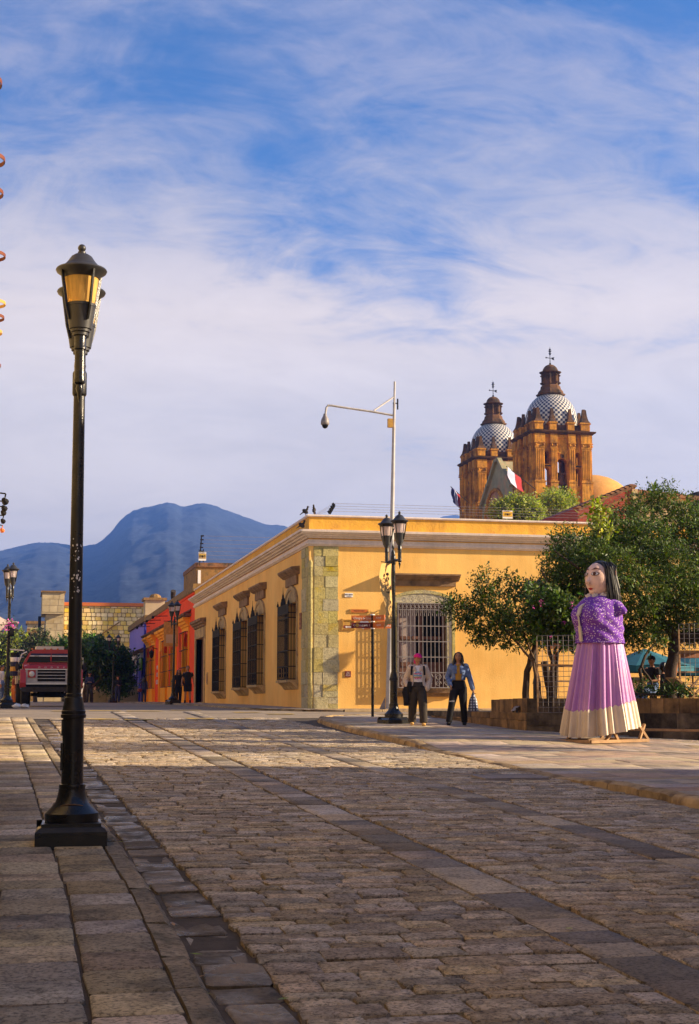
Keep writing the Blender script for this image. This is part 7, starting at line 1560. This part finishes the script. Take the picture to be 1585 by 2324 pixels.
# ------------------------------------------------------------------ papier mache giant
def giant():
    x, s = 10.45, 25.7; z0 = zg(x, s) + .07; t = thing('paper_giant', 'tall papier mache giant woman in purple flowered blouse and satin skirt', 'giant puppet', (x, s, z0), R(-62)); t.scale = (.915, .915, .925)
    satin = pmat('violet_satin', (.40, .15, .42), .26, .10, 1.5, .12, 7, spec=.6, sheen=.3, c2=(.50,.22,.40), c2s=.9); ruf = pmat('cream_satin', (.58, .46, .33), .32, .12, 2.5, .15, 9, spec=.5)
    # pleated skirt hung over a wooden frame
    n = 220; rng_ = random.Random(5); ph = [rng_.uniform(0, 6.28) for _ in range(6)]
    def pleat(a, f): return (.045*math.sin(13*a+ph[0]) + .030*math.sin(21*a+ph[1]+1.3*math.sin(3*a)) + .016*math.sin(37*a+ph[2])) * f
    def ring(z, rx, ry, f, dx=0, dy=0, drop=None):
        return [((rx + pleat(a, f)*1.2)*math.cos(a) + dx, (ry + pleat(a, f)*1.2)*math.sin(a) + dy, z + (drop(a) if drop else 0)) for a in (2*math.pi*k/n for k in range(n))]
    def surf(rows):
        m = MB(); [m.v.extend(r) for r in rows]
        for i in range(len(rows)-1):
            for k in range(n): m.f.append((i*n+k, i*n+(k+1)%n, (i+1)*n+(k+1)%n, (i+1)*n+k)); m.m.append(0)
        return m
    tilt = lambda a: .10*math.sin(a) + .02*math.sin(2*a+1)       # hem hangs lower at the front (-Y)
    rows = [ring(2.08 - 1.36*f, .40 + .19*f**1.0, .46 + .27*f**1.0, .30 + .75*f, 0, -.06*f, lambda a, f=f: tilt(a)*f) for f in np.linspace(0, 1, 12)]
    sk = surf(rows).build('skirt', satin, t, smooth=True)
    rows = [ring(.74 - .52*f, .595 + .10*f, .735 + .045*f, 1.05 + .25*f, 0, -.06-.02*f, lambda a, f=f: tilt(a)*1.0 + .02*math.sin(40*a)*(1-f)) for f in np.linspace(0, 1, 8)]
    surf(rows).build('ruffle', ruf, sk, smooth=True)
    # wooden carrying frame on the ground
    fr = MB(); fr.beam((-.5,-.95,.03),(.5,-.95,.03),.07,.06); fr.beam((-.5,.85,.03),(.5,.85,.03),.07,.06); fr.beam((.5,-.95,.03),(.5,.85,.03),.06,.06); fr.beam((-.5,-.95,.03),(-.5,.85,.03),.06,.06)
    for sx in (-.5,.5):
        fr.beam((sx,-.5,.03),(sx*.9,.0,.45),.06,.05); fr.beam((sx,-.1,.03),(sx*.9,-.35,.5),.05,.05); fr.beam((sx,.85,.03),(sx*.9,.55,.4),.06,.05); fr.beam((sx,.55,.03),(sx*.9,.8,.35),.05,.05); fr.beam((sx*.8,-.3,.4),(sx*.6,-.1,2.0),.05); fr.beam((sx*.8,.3,.4),(sx*.6,.1,2.0),.05)
    fr.build('wooden_frame', M['woodL'], t)
    # blouse: one soft body with stubby sleeves
    bm_ = MB(); bm_.tube([(0,0,1.97),(0,0,2.15),(0,-.02,2.4),(0,-.03,2.6),(0,-.01,2.76),(0,.01,2.88),(0,.02,2.96)], [(.46,.52),(.465,.52),(.47,.53),(.46,.50),(.42,.40),(.30,.28),(.16,.17)], 28, side=(1,0,0))
    bm_.ball((.17,-.36,2.52), (.22,.22,.24), 14, 10); bm_.ball((-.17,-.36,2.52), (.22,.22,.24), 14, 10)
    bm_.tube([(.22,.04,2.74),(.42,.08,2.67),(.60,.12,2.58)], [.15,.15,.05], 14); bm_.tube([(-.22,-.02,2.74),(-.42,-.06,2.67),(-.58,-.10,2.58)], [.15,.15,.05], 14)
    fl = pmat('flowered_cotton', (.16, .045, .36), .85, .12, 3, .35, 6); nt = fl.node_tree; N = nt.nodes.new; L = nt.links.new; bs = nt.nodes['Principled BSDF']; tc = N('ShaderNodeTexCoord'); vo = N('ShaderNodeTexVoronoi'); vo.inputs['Scale'].default_value = 26; L(tc.outputs['Object'], vo.inputs[0]); cr = N('ShaderNodeValToRGB'); cr.color_ramp.elements[0].position = .27; cr.color_ramp.elements[0].color = (1,1,1,1); cr.color_ramp.elements[1].position = .34; cr.color_ramp.elements[1].color = (0,0,0,1); L(vo.outputs['Distance'], cr.inputs[0]); mx = N('ShaderNodeMixRGB'); src = bs.inputs['Base Color'].links[0].from_socket; L(cr.outputs[0], mx.inputs[0]); L(src, mx.inputs[1]); mx.inputs[2].default_value = (.62,.48,.55,1); L(mx.outputs[0], bs.inputs['Base Color'])
    bl = link('blouse', remesh(bm_, .026, fl, 'blouse', 4), t)
    for p in bl.data.vertices:      # sagging folds round the body
        c = p.co; a = math.atan2(c.y, c.x); w = .014*math.sin(26*(c.z + .22*math.sin(a*1.5+.6)))*max(0, min(1, (2.62-c.z)/.3)); q = Vector((c.x, c.y, 0)); q.normalize(); p.co = c + q*w
    hm = MB(); hm.tube([(.475*math.cos(a), .535*math.sin(a), 1.98) for a in np.linspace(0, 2*math.pi, 40)], .012, 6); hm.build('hem', fl, bl)
    tr = MB(); P = [(.14,-.14,2.93),(.0,-.30,2.84),(-.06,-.50,2.70),(-.06,-.595,2.52),(-.04,-.575,2.3),(-.03,-.545,2.0)]
    for a, b in zip(P, P[1:]): tr.beam(a, b, .085, .03)
    tr.build('lace_trim', ruf, bl)
    for k, c in enumerate(((.08,-.2,2.91),(-.06,-.22,2.90),(.17,-.08,2.92),(.2,.06,2.94),(-.16,-.12,2.92))): m = MB(); m.ball(c, (.085,.08,.07), 8, 6); m.v = [(x_+rng_.gauss(0,.012), y_+rng_.gauss(0,.012), z_+rng_.gauss(0,.012)) for x_,y_,z_ in m.v]; m.build('paper_rose', M['tank'], t)
    # head
    cz, rx, ry, rz_ = 3.27, .265, .29, .345; hd = MB(); hd.tube([(0,.02,2.86),(0,.0,3.0)], [.13,.15], 16); hd.ball((0,0,cz), (rx,ry,rz_), 28, 20); hd.ball((0,-.08,3.04), (.15,.16,.12), 14, 10)
    hd.tube([(0,-.27,3.30),(0,-.335,3.20),(0,-.28,3.155)], [.03,.05,.04], 10); face_m = pmat('painted_paper_face', (.80,.53,.41), .75, .10, 6, .5, 9)
    head = link('head', remesh(hd, .018, face_m, 'head', 3), t)
    def fp(x, z, out=.012): y = -ry*math.sqrt(max(.02, 1-(x/rx)**2-((z-cz)/rz_)**2)); return Vector((x, y, z))*1.0 + Vector((x*.04, -out, (z-cz)*.04))
    def patch(nm, pts, mat, out=.012):
        m = MB(); n_ = len(pts); cx = sum(p[0] for p in pts)/n_; cz_ = sum(p[1] for p in pts)/n_
        c = fp(cx, cz_, out); ring_ = [fp(x, z, out) for x, z in pts]; b_ = len(m.v); m.v += [tuple(c)] + [tuple(p) for p in ring_]
        for k in range(n_): m.f.append((0, 1+k, 1+(k+1)%n_)); m.m.append(0)
        m.build(nm, mat, head)
    brow = M['woodR']; dkb = pmat('painted_brown', (.10,.035,.02), .6, .1); lip = pmat('painted_red', (.42,.03,.03), .5, .1)
    for sx in (-1,1):
        X = .118*sx; el = lambda a, b_, q=0: [(X + a*math.cos(k*math.pi/8), 3.36 + b_*math.sin(k*math.pi/8) - (.006 if q else 0)) for k in range(16)]
        patch('eye_outline', el(.074,.040), dkb, .016); patch('eye_white', el(.060,.029), M['white'], .022); patch('iris', el(.030,.030), dkb, .028); patch('pupil', el(.014,.014), M['hair'], .026)
        patch('eyebrow', [(X-.09*sx, 3.44),(X-.02*sx, 3.487),(X+.085*sx, 3.445),(X+.0*sx, 3.455)], dkb, .016)
    patch('mouth', [(-.06,3.075),(-.02,3.095),(0,3.088),(.02,3.095),(.06,3.075),(.02,3.05),(-.02,3.05)], lip, .03)
    patch('nostril', [(.02,3.19),(.045,3.2),(.05,3.165),(.025,3.16)], M['woodR'], .05); patch('nostril', [(-.02,3.19),(-.045,3.2),(-.05,3.165),(-.025,3.16)], M['woodR'], .05)
    # long hair in cords, woven with coloured ribbon
    hb = MB(); hb.ball((0,.07,cz+.05), (rx*1.02, ry*.95, rz_*.98), 22, 14); hb.v = [p if p[1] > -.06 or p[2] > cz+.26 else (p[0], max(p[1], -.06), p[2]) for p in hb.v]; hr_ = hb.build('hair', M['hair'], t, smooth=True)
    cords = MB(); rib = MB(); rr = random.Random(9)
    for k in range(120):
        a = rr.uniform(R(-28), R(208)); top = Vector((rx*.75*math.cos(a)*rr.uniform(.3,1.1), .07+ry*.8*math.sin(a), cz + rz_*rr.uniform(.65,1.03))); q = 1.02 + rr.uniform(0,.14)
        mid = Vector((rx*q*math.cos(a), .07 + ry*q*math.sin(a), cz + rr.uniform(-.1,.1))); L_ = rr.uniform(.5,.78); end = mid + Vector((.05*math.cos(a)+rr.gauss(0,.02), .10*max(0,math.sin(a))+rr.gauss(0,.02), -L_)); (rib if k % 17 == 3 else cords).tube([top, (top+mid)/2 + Vector((math.cos(a)*.05, math.sin(a)*.05, .05)), mid, (mid+end)/2 + Vector((.02*math.cos(a), .03*math.sin(a), 0)), end], [.018,.018,.017,.016,.008] if k % 17 != 3 else [.009]*5, 5)
    cords.build('hair_cord', M['hair'], hr_); rib.build('ribbon', M['sign'], hr_)
    er = MB(); er.tube([(.285,-.03,3.15),(.29,-.03,2.96)], .012, 5); er.ball((.29,-.03,2.95), .022, 8, 5); er.build('earring', M['chrome'], t)
giant()

def leaf_litter():
    rr = random.Random(17)
    for mt, n in ((M['leafB'], 26), (M['tile'], 34), (M['woodL'], 20)):
        mb = MB()
        for _ in range(n):
            if rr.random() < .55: s = rr.uniform(6, 24); x = XD(.80 + rr.gauss(0, .05), s)
            else: s = rr.uniform(6, 24); x = rr.uniform(-.1, .55*s*.9)
            if x > 6.5: continue
            z = zg(x, s) + (.062 if x < XD(.66, s) else .012); a = rr.uniform(0, 6.3); l = rr.uniform(.015, .035); d = Vector((math.cos(a), math.sin(a), rr.uniform(-.1, .3))) * l; n_ = Vector((-math.sin(a), math.cos(a), .1)) * l * .4; c = Vector((x, s, z))
            mb.poly(c - d, c + n_, c + d, c - n_)
        mb.build('fallen_leaves', mt, kind='stuff')
leaf_litter()
